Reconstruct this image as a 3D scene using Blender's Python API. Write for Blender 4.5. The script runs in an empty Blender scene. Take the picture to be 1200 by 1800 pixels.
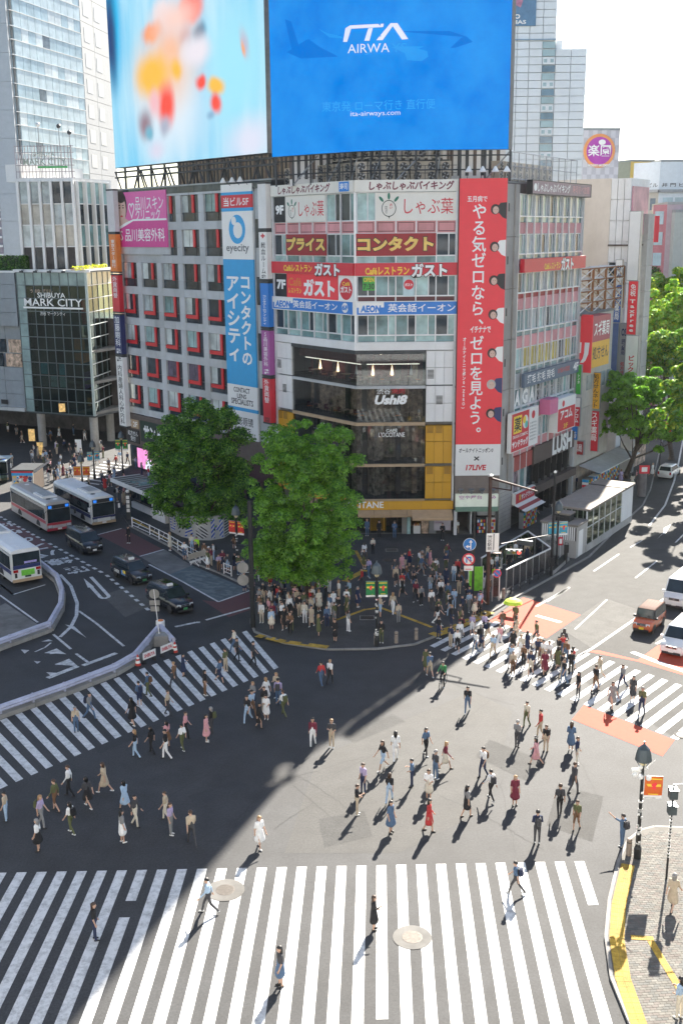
import bpy, bmesh, math, random
import numpy as np
from math import sin, cos, pi, radians, sqrt, atan2
from mathutils import Matrix, Vector
MT = Matrix.Translation; V_ = Vector
random.seed(7); RNG = np.random.default_rng(7)
SC = bpy.context.scene
COL = SC.collection

# ------------------------------------------------------------------ camera
CAM_H = 28.0; FPX = 1938.0; PITCH = math.atan(489/1938.0); ROLL = 0.0092
CF = V_((0, cos(PITCH), -sin(PITCH))); CR = V_((1, 0, 0)); CU = V_((0, sin(PITCH), cos(PITCH)))
CR2 = CR*cos(ROLL) - CU*sin(ROLL); CU2 = CU*cos(ROLL) + CR*sin(ROLL)
CPOS = V_((0, 0, CAM_H))
cd = bpy.data.cameras.new('camera'); cam = bpy.data.objects.new('camera', cd); COL.objects.link(cam)
cd.sensor_fit = 'VERTICAL'; cd.sensor_height = 36.0; cd.lens = FPX*36.0/1800.0
cd.clip_start = 0.5; cd.clip_end = 4000
mw = Matrix.Identity(4)
for i, c in enumerate((CR2, CU2, -CF)):
    for j in range(3): mw[j][i] = c[j]
mw.translation = CPOS
cam.matrix_world = mw
SC.camera = cam

# ------------------------------------------------------------------ sky, sun, exposure
SUN_EL, SUN_AZ = radians(33.5), radians(20.5)       # azimuth measured from +Y towards +X
world = bpy.data.worlds.new('World'); SC.world = world; world.use_nodes = True
nt = world.node_tree; nt.nodes.clear()
sky = nt.nodes.new('ShaderNodeTexSky'); sky.sky_type = 'NISHITA'; sky.sun_disc = False
sky.sun_elevation = SUN_EL; sky.sun_rotation = SUN_AZ; sky.air_density = 1.0; sky.dust_density = 0.7; sky.ozone_density = 1.0
bg = nt.nodes.new('ShaderNodeBackground'); bg.inputs[1].default_value = 0.058
wo = nt.nodes.new('ShaderNodeOutputWorld')
nt.links.new(sky.outputs[0], bg.inputs[0]); nt.links.new(bg.outputs[0], wo.inputs[0])
ld = bpy.data.lights.new('sun', 'SUN'); ld.energy = 5.0; ld.angle = radians(0.53); ld.color = (1.0, 0.93, 0.82)
sun = bpy.data.objects.new('sun', ld); COL.objects.link(sun)
sdir = V_((sin(SUN_AZ)*cos(SUN_EL), cos(SUN_AZ)*cos(SUN_EL), sin(SUN_EL)))
sun.rotation_euler = sdir.to_track_quat('Z', 'Y').to_euler(); sun.location = (40, 60, 90)
SC.view_settings.view_transform = 'Standard'; SC.view_settings.look = 'None'
SC.view_settings.gamma = 1.0; SC.view_settings.use_curve_mapping = False
EXPO = 2.05; SC.view_settings.exposure = EXPO
SC.render.engine = 'CYCLES'
SC.cycles.max_bounces = 8; SC.cycles.diffuse_bounces = 3; SC.cycles.glossy_bounces = 3
SC.cycles.transmission_bounces = 6; SC.cycles.transparent_max_bounces = 10
SC.cycles.sample_clamp_indirect = 6.0
SC.cycles.use_denoising = True

# ------------------------------------------------------------------ picture measurements -> points of the place
def ray(u, v): return CF*FPX + CR2*(u-600) - CU2*(v-900)
def G(u, v, z=0.0):
    d = ray(u, v); t = (z-CAM_H)/d.z
    p = CPOS + d*t
    return V_((p.x, p.y, z))
def PX(p):
    q = Vector(p)-CPOS; w = q.dot(CF)
    return 600+FPX*q.dot(CR2)/w, 900-FPX*q.dot(CU2)/w
def HGT(u, v, vt):
    b = G(u, v); lo, hi = 0.0, 80.0
    for _ in range(40):
        m = (lo+hi)/2
        if PX((b.x, b.y, m))[1] > vt: lo = m
        else: hi = m
    return m
class Face:
    """a vertical plane: s runs to the right as seen from its front, n outwards, z up"""
    def __init__(self, o, d):
        self.o = V_((o[0], o[1], 0)); self.d = V_((d[0], d[1], 0)).normalized()
        self.n = V_((self.d.y, -self.d.x, 0))
        self.M = Matrix(((self.d.x, -self.n.x, 0, self.o.x), (self.d.y, -self.n.y, 0, self.o.y), (0, 0, 1, 0), (0, 0, 0, 1)))
    def at(self, u, v, off=0.0):
        r = ray(u, v); o = self.o + self.n*off
        t = (o-CPOS).dot(self.n)/r.dot(self.n)
        p = CPOS + r*t
        return (p-o).dot(self.d), p.z
    def s(self, u, v, off=0.0): return self.at(u, v, off)[0]
    def z(self, u, v, off=0.0): return self.at(u, v, off)[1]
    def pt(self, s, n=0.0, z=0.0): return self.o + self.d*s + self.n*n + V_((0, 0, z))

# ------------------------------------------------------------------ materials
MATS = {}
def mat(name, col=(.5, .5, .5), rough=.6, metal=0., var=.12, scale=1.5, bump=0., bscale=30., emit=0., spec=.5, col2=None, dirt=0., speck=0.):
    if name in MATS: return MATS[name]
    m = bpy.data.materials.new(name); MATS[name] = m; m.use_nodes = True
    n = m.node_tree.nodes; L = m.node_tree.links
    b = n['Principled BSDF']
    b.inputs['Roughness'].default_value = rough; b.inputs['Metallic'].default_value = metal
    b.inputs['Specular IOR Level'].default_value = spec
    m.diffuse_color = (*col, 1)
    if var > 0 or col2 or dirt:
        geo = n.new('ShaderNodeNewGeometry')
        nz = n.new('ShaderNodeTexNoise'); nz.inputs['Scale'].default_value = scale; nz.inputs['Detail'].default_value = 5; nz.inputs['Roughness'].default_value = .62
        L.new(geo.outputs['Position'], nz.inputs['Vector'])
        rp = n.new('ShaderNodeValToRGB')
        a = tuple(max(0, c*(1-var)) for c in col); c2 = col2 or tuple(min(1, c*(1+var)) for c in col)
        rp.color_ramp.elements[0].position = .3; rp.color_ramp.elements[1].position = .7
        rp.color_ramp.elements[0].color = (*a, 1); rp.color_ramp.elements[1].color = (*c2, 1)
        L.new(nz.outputs['Fac'], rp.inputs['Fac'])
        out = rp.outputs['Color']
        if dirt:
            n2 = n.new('ShaderNodeTexNoise'); n2.inputs['Scale'].default_value = scale*.23; n2.inputs['Detail'].default_value = 8; n2.inputs['Roughness'].default_value = .7
            mp = n.new('ShaderNodeMapping'); mp.inputs['Scale'].default_value = (1, 1, .25)
            L.new(geo.outputs['Position'], mp.inputs['Vector']); L.new(mp.outputs[0], n2.inputs['Vector'])
            r2 = n.new('ShaderNodeValToRGB'); r2.color_ramp.elements[0].position = .42; r2.color_ramp.elements[1].position = .68
            r2.color_ramp.elements[0].color = (1, 1, 1, 1); v = 1-dirt; r2.color_ramp.elements[1].color = (v, v*.97, v*.93, 1)
            L.new(n2.outputs['Fac'], r2.inputs['Fac'])
            mx = n.new('ShaderNodeMix'); mx.data_type = 'RGBA'; mx.blend_type = 'MULTIPLY'; mx.inputs[0].default_value = 1
            L.new(out, mx.inputs[6]); L.new(r2.outputs['Color'], mx.inputs[7]); out = mx.outputs[2]
        if speck:
            n3 = n.new('ShaderNodeTexNoise'); n3.inputs['Scale'].default_value = 9; n3.inputs['Detail'].default_value = 3; n3.inputs['Roughness'].default_value = .9; L.new(geo.outputs['Position'], n3.inputs['Vector'])
            r3 = n.new('ShaderNodeMapRange'); r3.inputs['From Min'].default_value = .3; r3.inputs['From Max'].default_value = .7; r3.inputs['To Min'].default_value = 1-speck; r3.inputs['To Max'].default_value = 1+speck; L.new(n3.outputs['Fac'], r3.inputs['Value'])
            m3 = n.new('ShaderNodeVectorMath'); m3.operation = 'SCALE'; L.new(out, m3.inputs[0]); L.new(r3.outputs[0], m3.inputs['Scale']); out = m3.outputs[0]
        L.new(out, b.inputs['Base Color'])
        if emit: L.new(out, b.inputs['Emission Color'])
    else:
        b.inputs['Base Color'].default_value = (*col, 1)
        if emit: b.inputs['Emission Color'].default_value = (*col, 1)
    if emit: b.inputs['Emission Strength'].default_value = emit
    if bump:
        nb = n.new('ShaderNodeTexNoise'); nb.inputs['Scale'].default_value = bscale; nb.inputs['Detail'].default_value = 4
        g2 = n.new('ShaderNodeNewGeometry'); L.new(g2.outputs['Position'], nb.inputs['Vector'])
        bp = n.new('ShaderNodeBump'); bp.inputs['Strength'].default_value = bump; bp.inputs['Distance'].default_value = .02
        L.new(nb.outputs['Fac'], bp.inputs['Height']); L.new(bp.outputs[0], b.inputs['Normal'])
    return m
def glass(name, tint, trans, rough=.03):
    """clear glazing: part lets the room behind show, the rest mirrors the street"""
    if name in MATS: return MATS[name]
    m = bpy.data.materials.new(name); MATS[name] = m; m.use_nodes = True
    n = m.node_tree.nodes; L = m.node_tree.links; n.clear()
    o = n.new('ShaderNodeOutputMaterial'); t = n.new('ShaderNodeBsdfTransparent'); t.inputs[0].default_value = (*trans, 1)
    g = n.new('ShaderNodeBsdfGlossy'); g.inputs['Color'].default_value = (*tint, 1); g.inputs['Roughness'].default_value = rough
    fr = n.new('ShaderNodeLayerWeight'); fr.inputs[0].default_value = .5; pw = n.new('ShaderNodeMath'); pw.operation = 'POWER'; pw.inputs[1].default_value = 4; L.new(fr.outputs[1], pw.inputs[0])
    ad = n.new('ShaderNodeMath'); ad.operation = 'MULTIPLY_ADD'; ad.inputs[1].default_value = .6; ad.inputs[2].default_value = .05
    L.new(pw.outputs[0], ad.inputs[0])
    mx = n.new('ShaderNodeMixShader'); L.new(ad.outputs[0], mx.inputs[0]); L.new(t.outputs[0], mx.inputs[1]); L.new(g.outputs[0], mx.inputs[2])
    L.new(mx.outputs[0], o.inputs[0])
    return m
def pane_mat(name, base, spread=.5, rough=.06, scale=.35):
    """office window seen from outside: blinds, rooms and reflections of uneven tone"""
    if name in MATS: return MATS[name]
    m = mat(name, base, rough, var=spread, scale=scale, spec=.35 if 'dark' in name else .55)
    for x in m.node_tree.nodes:
        if x.type == 'TEX_NOISE': x.inputs['Detail'].default_value = 3
    return m
def leaf_mat(name, c1, c2, c3=None):
    if name in MATS: return MATS[name]
    m = bpy.data.materials.new(name); MATS[name] = m; m.use_nodes = True
    n = m.node_tree.nodes; L = m.node_tree.links; n.clear()
    o = n.new('ShaderNodeOutputMaterial'); geo = n.new('ShaderNodeNewGeometry')
    nz = n.new('ShaderNodeTexNoise'); nz.inputs['Scale'].default_value = .8; nz.inputs['Detail'].default_value = 6; nz.inputs['Roughness'].default_value = .75
    L.new(geo.outputs['Position'], nz.inputs['Vector'])
    rp = n.new('ShaderNodeValToRGB'); e = rp.color_ramp.elements
    e[0].position = .34; e[0].color = (*c1, 1); e[1].position = .62; e[1].color = (*c2, 1)
    L.new(nz.outputs['Fac'], rp.inputs['Fac'])
    d = n.new('ShaderNodeBsdfDiffuse'); t = n.new('ShaderNodeBsdfTranslucent'); gl = n.new('ShaderNodeBsdfGlossy'); gl.inputs['Roughness'].default_value = .38
    gl.inputs['Color'].default_value = (.5, .55, .45, 1)
    L.new(rp.outputs[0], d.inputs[0])
    hs = n.new('ShaderNodeHueSaturation'); hs.inputs['Value'].default_value = 1.5; hs.inputs['Hue'].default_value = .495; L.new(rp.outputs[0], hs.inputs['Color']); L.new(hs.outputs[0], t.inputs[0])
    a = n.new('ShaderNodeMixShader'); a.inputs[0].default_value = .42; L.new(d.outputs[0], a.inputs[1]); L.new(t.outputs[0], a.inputs[2])
    b = n.new('ShaderNodeMixShader'); b.inputs[0].default_value = .07; L.new(a.outputs[0], b.inputs[1]); L.new(gl.outputs[0], b.inputs[2])
    L.new(b.outputs[0], o.inputs[0])
    return m

# ------------------------------------------------------------------ mesh building
class MB:
    def __init__(self): self.v = []; self.f = []; self.mi = []; self.ms = []
    def m(self, material):
        if material not in self.ms: self.ms.append(material)
        return self.ms.index(material)
    def add(self, vs, fs, material):
        k = self.m(material); b = len(self.v)
        self.v += [tuple(p) for p in vs]
        for f in fs: self.f.append(tuple(i+b for i in f)); self.mi.append(k)
    def box(self, x0, x1, y0, y1, z0, z1, material):
        self.add([(x0, y0, z0), (x1, y0, z0), (x1, y1, z0), (x0, y1, z0), (x0, y0, z1), (x1, y0, z1), (x1, y1, z1), (x0, y1, z1)],
                 [(0, 3, 2, 1), (4, 5, 6, 7), (0, 1, 5, 4), (1, 2, 6, 5), (2, 3, 7, 6), (3, 0, 4, 7)], material)
    def fbox(self, s0, s1, n0, n1, z0, z1, material): self.box(s0, s1, -n1, -n0, z0, z1, material)
    def quad(self, a, b, c, d, material): self.add([a, b, c, d], [(0, 1, 2, 3)], material)
    def prism(self, pts, z0, z1, material):
        n = len(pts)
        if sum(pts[i][0]*pts[(i+1) % n][1]-pts[(i+1) % n][0]*pts[i][1] for i in range(n)) < 0: pts = pts[::-1]
        self.add([(p[0], p[1], z0) for p in pts]+[(p[0], p[1], z1) for p in pts],
                 [tuple(range(n))[::-1], tuple(range(n, 2*n))]+[(i, (i+1) % n, n+(i+1) % n, n+i) for i in range(n)], material)
    def sheet(self, pts, z, material):
        n = len(pts)
        if sum(pts[i][0]*pts[(i+1) % n][1]-pts[(i+1) % n][0]*pts[i][1] for i in range(n)) < 0: pts = pts[::-1]
        self.add([(p[0], p[1], z) for p in pts], [tuple(range(n))], material)
    def tube(self, a, b, r0, r1, material, seg=8, caps=True):
        a = Vector(a); b = Vector(b); d = (b-a)
        if d.length < 1e-6: return
        d.normalize(); x = d.orthogonal().normalized(); y = d.cross(x)
        vs = []
        for p, r in ((a, r0), (b, r1)):
            for i in range(seg):
                t = 2*pi*i/seg; vs.append(p+x*(r*cos(t))+y*(r*sin(t)))
        fs = [(i, (i+1) % seg, seg+(i+1) % seg, seg+i) for i in range(seg)]
        if caps: fs += [tuple(range(seg))[::-1], tuple(range(seg, 2*seg))]
        self.add(vs, fs, material)
    def poly_tube(self, pts, r, material, seg=6):
        for i in range(len(pts)-1): self.tube(pts[i], pts[i+1], r, r, material, seg)
    def lathe(self, prof, material, c=(0, 0, 0), seg=16):
        vs = []; fs = []
        for r, z in prof:
            for i in range(seg):
                t = 2*pi*i/seg; vs.append((c[0]+r*cos(t), c[1]+r*sin(t), c[2]+z))
        for k in range(len(prof)-1):
            for i in range(seg):
                j = (i+1) % seg; fs.append((k*seg+i, k*seg+j, (k+1)*seg+j, (k+1)*seg+i))
        fs.append(tuple(range(seg))[::-1]); fs.append(tuple(range((len(prof)-1)*seg, len(prof)*seg)))
        self.add(vs, fs, material)
    def ball(self, c, r, material, seg=10, rings=6, sc=(1, 1, 1)):
        prof = [(max(.001, r*sin(pi*k/rings)), -r*cos(pi*k/rings)) for k in range(rings+1)]
        b = len(self.v); self.lathe(prof, material, (0, 0, 0), seg)
        for i in range(b, len(self.v)):
            p = self.v[i]; self.v[i] = (c[0]+p[0]*sc[0], c[1]+p[1]*sc[1], c[2]+p[2]*sc[2])
    def stroke(self, pts, w, z, material):
        """flat painted line of width w along ground points"""
        for i in range(len(pts)-1):
            a = Vector(pts[i][:2]); b = Vector(pts[i+1][:2]); d = (b-a)
            if d.length < 1e-4: continue
            n = V_((-d.y, d.x)).normalized()*w/2
            self.sheet([a+n, a-n, b-n, b+n], z+.0004*(i % 2), material)
    def mesh(self, name, smooth=False, bevel=0.):
        me = bpy.data.meshes.new(name); me.from_pydata(self.v, [], self.f)
        for x in self.ms: me.materials.append(x)
        me.polygons.foreach_set('material_index', self.mi)
        if smooth: me.polygons.foreach_set('use_smooth', [True]*len(self.f))
        if bevel:
            bm = bmesh.new(); bm.from_mesh(me)
            bmesh.ops.remove_doubles(bm, verts=bm.verts, dist=1e-4)
            es = [e for e in bm.edges if len(e.link_faces) == 2 and e.calc_face_angle(0) > .35]
            bmesh.ops.bevel(bm, geom=es, offset=bevel, segments=2, affect='EDGES', clamp_overlap=True)
            bm.to_mesh(me); bm.free()
            me.polygons.foreach_set('use_smooth', [True]*len(me.polygons))
            try: me.set_sharp_from_angle(angle=radians(40))
            except Exception: pass
        me.update()
        return me
WM = {}
def link(o, parent, M):
    COL.objects.link(o); WM[o.name] = M
    if parent is not None:
        o.parent = parent; o.matrix_local = WM[parent.name].inverted() @ M
    else: o.matrix_local = M
    return o
def tagit(o, label=None, cat=None, group=None, kind=None):
    if label: o['label'] = label
    if cat: o['category'] = cat
    if group: o['group'] = group
    if kind: o['kind'] = kind
    return o
def thing(name, label, cat, M=None, group=None, loc=None, rz=0., kind=None):
    o = bpy.data.objects.new(name, None); o.empty_display_size = .3
    if M is None: M = MT(Vector(loc)) @ Matrix.Rotation(rz, 4, 'Z')
    return tagit(link(o, None, M), label, cat, group, kind)
def obj(name, mb, parent=None, M=None, smooth=False, bevel=0., **kw):
    me = mb if isinstance(mb, bpy.types.Mesh) else mb.mesh(name, smooth, bevel)
    o = bpy.data.objects.new(name, me)
    if M is None: M = WM[parent.name] if parent is not None else Matrix.Identity(4)
    return tagit(link(o, parent, M), **kw)
def struct(name, mb, **kw): return obj(name, mb, None, Matrix.Identity(4), kind='structure', **kw)
UNIT = {}
def pie(name, parent, F, s0, s1, n0, n1, z0, z1, material, label=None):
    """one box-shaped piece on a facade, sharing one mesh per material"""
    if material.name not in UNIT:
        b = MB(); b.box(0, 1, 0, 1, 0, 1, material); UNIT[material.name] = b.mesh('piece_'+material.name)
    if s1 < s0: s0, s1 = s1, s0
    if z1 < z0: z0, z1 = z1, z0
    FM = F.M if isinstance(F, Face) else F
    M = FM @ MT((s0, -n1, z0)) @ Matrix.Diagonal((max(s1-s0, .001), n1-n0, max(z1-z0, .001), 1))
    o = bpy.data.objects.new(name, UNIT[material.name])
    return tagit(link(o, parent, M), label)

# ------------------------------------------------------------------ lettering
TXT = {}
def glyphs(s, bold=0.0, extrude=0.0, vertical=False):
    key = (s, bold, extrude, vertical)
    if key in TXT: return TXT[key]
    def one(t):
        c = bpy.data.curves.new('lettering', 'FONT'); c.body = t; c.offset = bold; c.extrude = extrude; c.resolution_u = 2
        c.fill_mode = 'BOTH' if extrude else 'FRONT'; c.align_x = 'CENTER'
        o = bpy.data.objects.new('lettering', c); COL.objects.link(o)
        me = bpy.data.meshes.new_from_object(o.evaluated_get(bpy.context.evaluated_depsgraph_get()))
        v = np.empty(len(me.vertices)*3); me.vertices.foreach_get('co', v); v = v.reshape(-1, 3)
        f = [tuple(p.vertices) for p in me.polygons]
        bpy.data.objects.remove(o); bpy.data.curves.remove(c); bpy.data.meshes.remove(me)
        return v, f
    if not vertical:
        r = one(s)
    else:
        V = []; Fs = []; n = 0; y = 0
        for ch in s:
            if ch == ' ': y -= .5; continue
            v, f = one(ch)
            if ch in 'ー（）()〜':
                cx, cy = (v[:, 0].min()+v[:, 0].max())/2, .38
                w = v.copy(); v[:, 0] = cx+(w[:, 1]-cy); v[:, 1] = cy-(w[:, 0]-cx)
            if ch in '、。': v[:, 0] += .55; v[:, 1] += .45
            v[:, 1] += y; y -= .98
            V.append(v); Fs += [tuple(i+n for i in t) for t in f]; n += len(v)
        r = (np.concatenate(V), Fs)
    TXT[key] = r
    return r
def let(parent, F, s, s0, s1, z0, z1, n, material, bold=.02, extrude=.0, vertical=False, keep=False, slant=0., name='lettering', rot=0., back=None, bd=.05):
    if any(ord(c) >= 0x4e00 for c in s): bold = min(bold*.45, .014)
    """text fitted into a rectangle of a facade plane (keep: keep its own proportions)"""
    v, f = glyphs(s, bold, 0.03 if extrude else 0., vertical)
    v = v.copy()
    if rot:
        c, q = cos(rot), sin(rot); x, y = v[:, 0].copy(), v[:, 1].copy(); v[:, 0] = c*x-q*y; v[:, 1] = q*x+c*y
    if slant: v[:, 0] += slant*v[:, 1]
    x0, x1, y0, y1 = v[:, 0].min(), v[:, 0].max(), v[:, 1].min(), v[:, 1].max()
    sx = (s1-s0)/max(x1-x0, 1e-5); sz = (z1-z0)/max(y1-y0, 1e-5)
    if keep: sx = sz = min(sx, sz)
    X = (v[:, 0]-(x0+x1)/2)*sx+(s0+s1)/2; Z = (v[:, 1]-(y0+y1)/2)*sz+(z0+z1)/2
    if extrude: Y = -n-(v[:, 2]+.03)/.06*extrude
    else: Y = np.full(len(v), -n)
    b = MB()
    if back is not None:   # a dark backing outline, slightly larger and behind
        vb, fb = glyphs(s, bold+bd, 0., vertical); vb = vb.copy()
        if slant: vb[:, 0] += slant*vb[:, 1]
        b.add(list(zip((vb[:, 0]-(x0+x1)/2)*sx+(s0+s1)/2, np.full(len(vb), -n+.006), (vb[:, 1]-(y0+y1)/2)*sz+(z0+z1)/2)), fb, back)
    b.add(list(zip(X, Y, Z)), f, material)
    FM = F.M if isinstance(F, Face) else F
    return obj(name, b, parent, FM)
def sign(F, s0, s1, z0, z1, material, label, n=.05, depth=.15, texts=(), name='sign_board', cat='sign', group=None, frame=None):
    """a sign of its own: panel (with edge trim) and its lettering; texts = (string, fx0, fx1, fz0, fz1, material, options)"""
    FM = F.M if isinstance(F, Face) else F
    t = thing(name, label, cat, FM @ MT((s0, -n, z0)), group)
    b = MB(); b.fbox(s0, s1, n, n+depth, z0, z1, material); obj('panel', b, t, FM)
    if frame is not None:
        e = .07; b = MB()
        b.fbox(s0-e, s1+e, n+.002, n+depth+.03, z1, z1+e, frame); b.fbox(s0-e, s1+e, n+.002, n+depth+.03, z0-e, z0, frame)
        b.fbox(s0-e, s0, n+.002, n+depth+.03, z0, z1, frame); b.fbox(s1, s1+e, n+.002, n+depth+.03, z0, z1, frame)
        obj('frame', b, t, FM)
    w, h = s1-s0, z1-z0
    for x in texts:
        st, a, b2, c, d, mt = x[:6]; kw = dict(x[6]) if len(x) > 6 else {}
        let(t, FM, st, s0+a*w, s0+b2*w, z0+c*h, z0+d*h, n+depth+.008, mt, **kw)
    return t
# ================================================================== SETTING: ground, roads, kerbs, painted markings
A_ASPH = mat('asphalt', (.036, .0365, .038), .8, var=.22, scale=.55, bump=.35, bscale=55, dirt=.25, speck=.45)
A_LIGHT = mat('asphalt_worn', (.046, .0455, .044), .88, var=.2, scale=.8, bump=.5, bscale=60, dirt=.2, speck=.45)
A_LIGHT2 = mat('asphalt_bus_lane', (.085, .083, .078), .9, var=.16, scale=1.1, bump=.4, bscale=60, dirt=.25, speck=.45)
A_DARK = mat('asphalt_fresh', (.028, .029, .031), .8, var=.2, scale=.9, bump=.4, bscale=60, speck=.45)
CONC = mat('concrete', (.30, .29, .27), .85, var=.15, scale=1.2, bump=.25, bscale=40, dirt=.3)
CONC_D = mat('concrete_dirty', (.17, .165, .155), .9, var=.3, scale=.7, bump=.25, bscale=40, dirt=.45)
PAVE = mat('paving', (.055, .054, .052), .8, var=.22, scale=.9, bump=.35, bscale=30, dirt=.35, speck=.45)
PAVE_T = mat('paving_tan', (.125, .118, .104), .85, var=.2, scale=1.3, bump=.3, bscale=30, dirt=.25)
KERB = mat('kerb_stone', (.27, .26, .245), .85, var=.2, scale=1.5, bump=.3, dirt=.3)
def paint(name, col, wear):
    """road paint with worn, dirty patches that let the asphalt through"""
    m = mat(name, col, .75, var=.06, scale=3)
    n = m.node_tree.nodes; L = m.node_tree.links; b = n['Principled BSDF']
    src = b.inputs['Base Color'].links[0].from_socket
    geo = n.new('ShaderNodeNewGeometry'); nz = n.new('ShaderNodeTexNoise'); nz.inputs['Scale'].default_value = 2.6; nz.inputs['Detail'].default_value = 9; nz.inputs['Roughness'].default_value = .78
    L.new(geo.outputs['Position'], nz.inputs['Vector'])
    rp = n.new('ShaderNodeValToRGB'); rp.color_ramp.elements[0].position = .57-wear*.16; rp.color_ramp.elements[1].position = .70
    rp.color_ramp.elements[0].color = (0, 0, 0, 1); rp.color_ramp.elements[1].color = (wear, wear, wear, 1)
    L.new(nz.outputs['Fac'], rp.inputs['Fac'])
    mx = n.new('ShaderNodeMix'); mx.data_type = 'RGBA'; L.new(rp.outputs[0], mx.inputs[0]); L.new(src, mx.inputs[6]); mx.inputs[7].default_value = (.07, .07, .068, 1)
    L.new(mx.outputs[2], b.inputs['Base Color'])
    return m
W_PAINT = paint('white_road_paint', (.60, .60, .59), .7)
W_WORN = paint('white_road_paint_worn', (.62, .62, .61), .95)
RED_PAINT = paint('salmon_road_paint', (.46, .085, .05), .25); RED_PAINT.node_tree.nodes['Principled BSDF'].inputs['Specular IOR Level'].default_value = .12
MAROON = paint('maroon_road_paint', (.105, .038, .040), .4)
YEL = mat('tactile_yellow', (.46, .29, .035), .8, var=.3, scale=4, dirt=.5)
BLUEBRK = mat('bluish_brick', (.105, .135, .145), .85, var=.2, scale=2, bump=.3, dirt=.25)
CRACK = mat('crack_tar', (.022, .022, .022), .8, var=.2)
IRON = mat('cast_iron', (.07, .062, .055), .55, .7, var=.35, scale=9, bump=.4, bscale=60)

def gp(*uv): return [G(u, v) for u, v in uv]
b = MB(); b.sheet([(-300, -60), (300, -60), (300, 400), (-300, 400)], 0, A_ASPH); struct('ground', b)
def patch(name, uv, m, z=.004):
    b = MB(); b.sheet(gp(*uv), z, m); return struct(name, b)
# differently aged asphalt fields of the junction and the right-hand road
patch('road', [(905, 1052), (985, 992), (1034, 980), (1096, 918), (1128, 890), (1152, 820), (1180, 720), (1195, 640), (1400, 640), (1500, 900), (1500, 1250), (1190, 1300), (858, 1092)], A_LIGHT, .003)
patch('road_patch', [(985, 1105), (1063, 1052), (1140, 1078), (1100, 1100), (1040, 1140)], A_LIGHT2, .006)
patch('road_patch', [(560, 1330), (830, 1215), (900, 1250), (860, 1420), (700, 1500), (500, 1500)], mat('asphalt_mid', (.041, .040, .038), .8, var=.18, scale=.8, bump=.5, bscale=60, dirt=.2, speck=.45), .003)
patch('road_patch', [(180, 1047), (255, 1020), (290, 1055), (220, 1085)], A_LIGHT2, .005)
patch('road_patch', [(0, 1065), (10, 1060), (70, 1100), (68, 1104), (5, 1130), (-30, 1140), (-60, 1060)], CONC_D, .005)
patch('bus_bay', [(246, 978), (290, 966), (338, 994), (297, 1010)], CONC_D, .006)
patch('bus_bay', [(172, 940), (217, 929), (287, 966), (246, 978)], MAROON, .0061)
patch('bus_bay', [(355, 1055), (384, 1058), (440, 1040), (440, 1072), (402, 1085)], MAROON, .0062)
patch('bus_bay', [(0, 915), (40, 928), (95, 962), (60, 972), (0, 945)], MAROON, .0063)
for q in ([(330, 1400), (420, 1370), (440, 1385), (345, 1418)], [(600, 1290), (690, 1255), (712, 1268), (622, 1306)], [(860, 1300), (960, 1340), (930, 1375), (835, 1330)], [(560, 1440), (640, 1425), (655, 1470), (570, 1490)], [(150, 1300), (300, 1240), (330, 1260), (175, 1325)], [(980, 1380), (1060, 1400), (1040, 1480), (960, 1450)]): patch('road_patch', q, A_DARK if q[0][0] % 20 else A_LIGHT, .0045)
# brick lay-by, laid as real bricks in one field
def brick_field(name, poly, ang, bw, bl, z0, h, mats, kind='stuff', gap=.012, parent=None, inset=0.):
    xs = [p.x for p in poly]; ys = [p.y for p in poly]
    ca, sa = cos(ang), sin(ang); cx, cy = sum(xs)/len(xs), sum(ys)/len(ys)
    R = max(math.hypot(p.x-cx, p.y-cy) for p in poly)+1
    def inside(x, y):
        c = False; j = len(poly)-1
        for i in range(len(poly)):
            if (poly[i].y > y) != (poly[j].y > y) and x < (poly[j].x-poly[i].x)*(y-poly[i].y)/(poly[j].y-poly[i].y)+poly[i].x: c = not c
            j = i
        return c
    b = MB(); rnd = random.Random(3)
    ny = int(R/bw); nx = int(R/bl)+1
    for j in range(-ny, ny):
        for i in range(-nx, nx):
            x = (i+.5*(j % 2))*bl; y = j*bw
            q = [(cx+ca*a-sa*c, cy+sa*a+ca*c) for a, c in ((x+gap/2, y+gap/2), (x+bl-gap/2, y+gap/2), (x+bl-gap/2, y+bw-gap/2), (x+gap/2, y+bw-gap/2))]
            if all(inside(*p) for p in q):
                zz = z0+h+rnd.uniform(-.003, .003)
                b.add([(p[0], p[1], z0) for p in q]+[(p[0], p[1], zz) for p in q], [(4, 5, 6, 7), (0, 1, 5, 4), (1, 2, 6, 5), (2, 3, 7, 6), (3, 0, 4, 7)], rnd.choice(mats))
    return obj(name, b, parent, Matrix.Identity(4), kind=kind)
patch('bus_bay', [(297, 1010), (338, 994), (440, 1038), (384, 1058)], BLUEBRK, .0064)
brick_field('bay_bricks', gp((299, 1010), (338, 995), (437, 1038), (384, 1056)), -.62, .3, .62, .007, .012,
            [BLUEBRK, mat('bluish_brick_dark', (.085, .11, .12), .85, var=.2, scale=2), mat('bluish_brick_pale', (.13, .16, .165), .85, var=.2, scale=2)])
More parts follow.
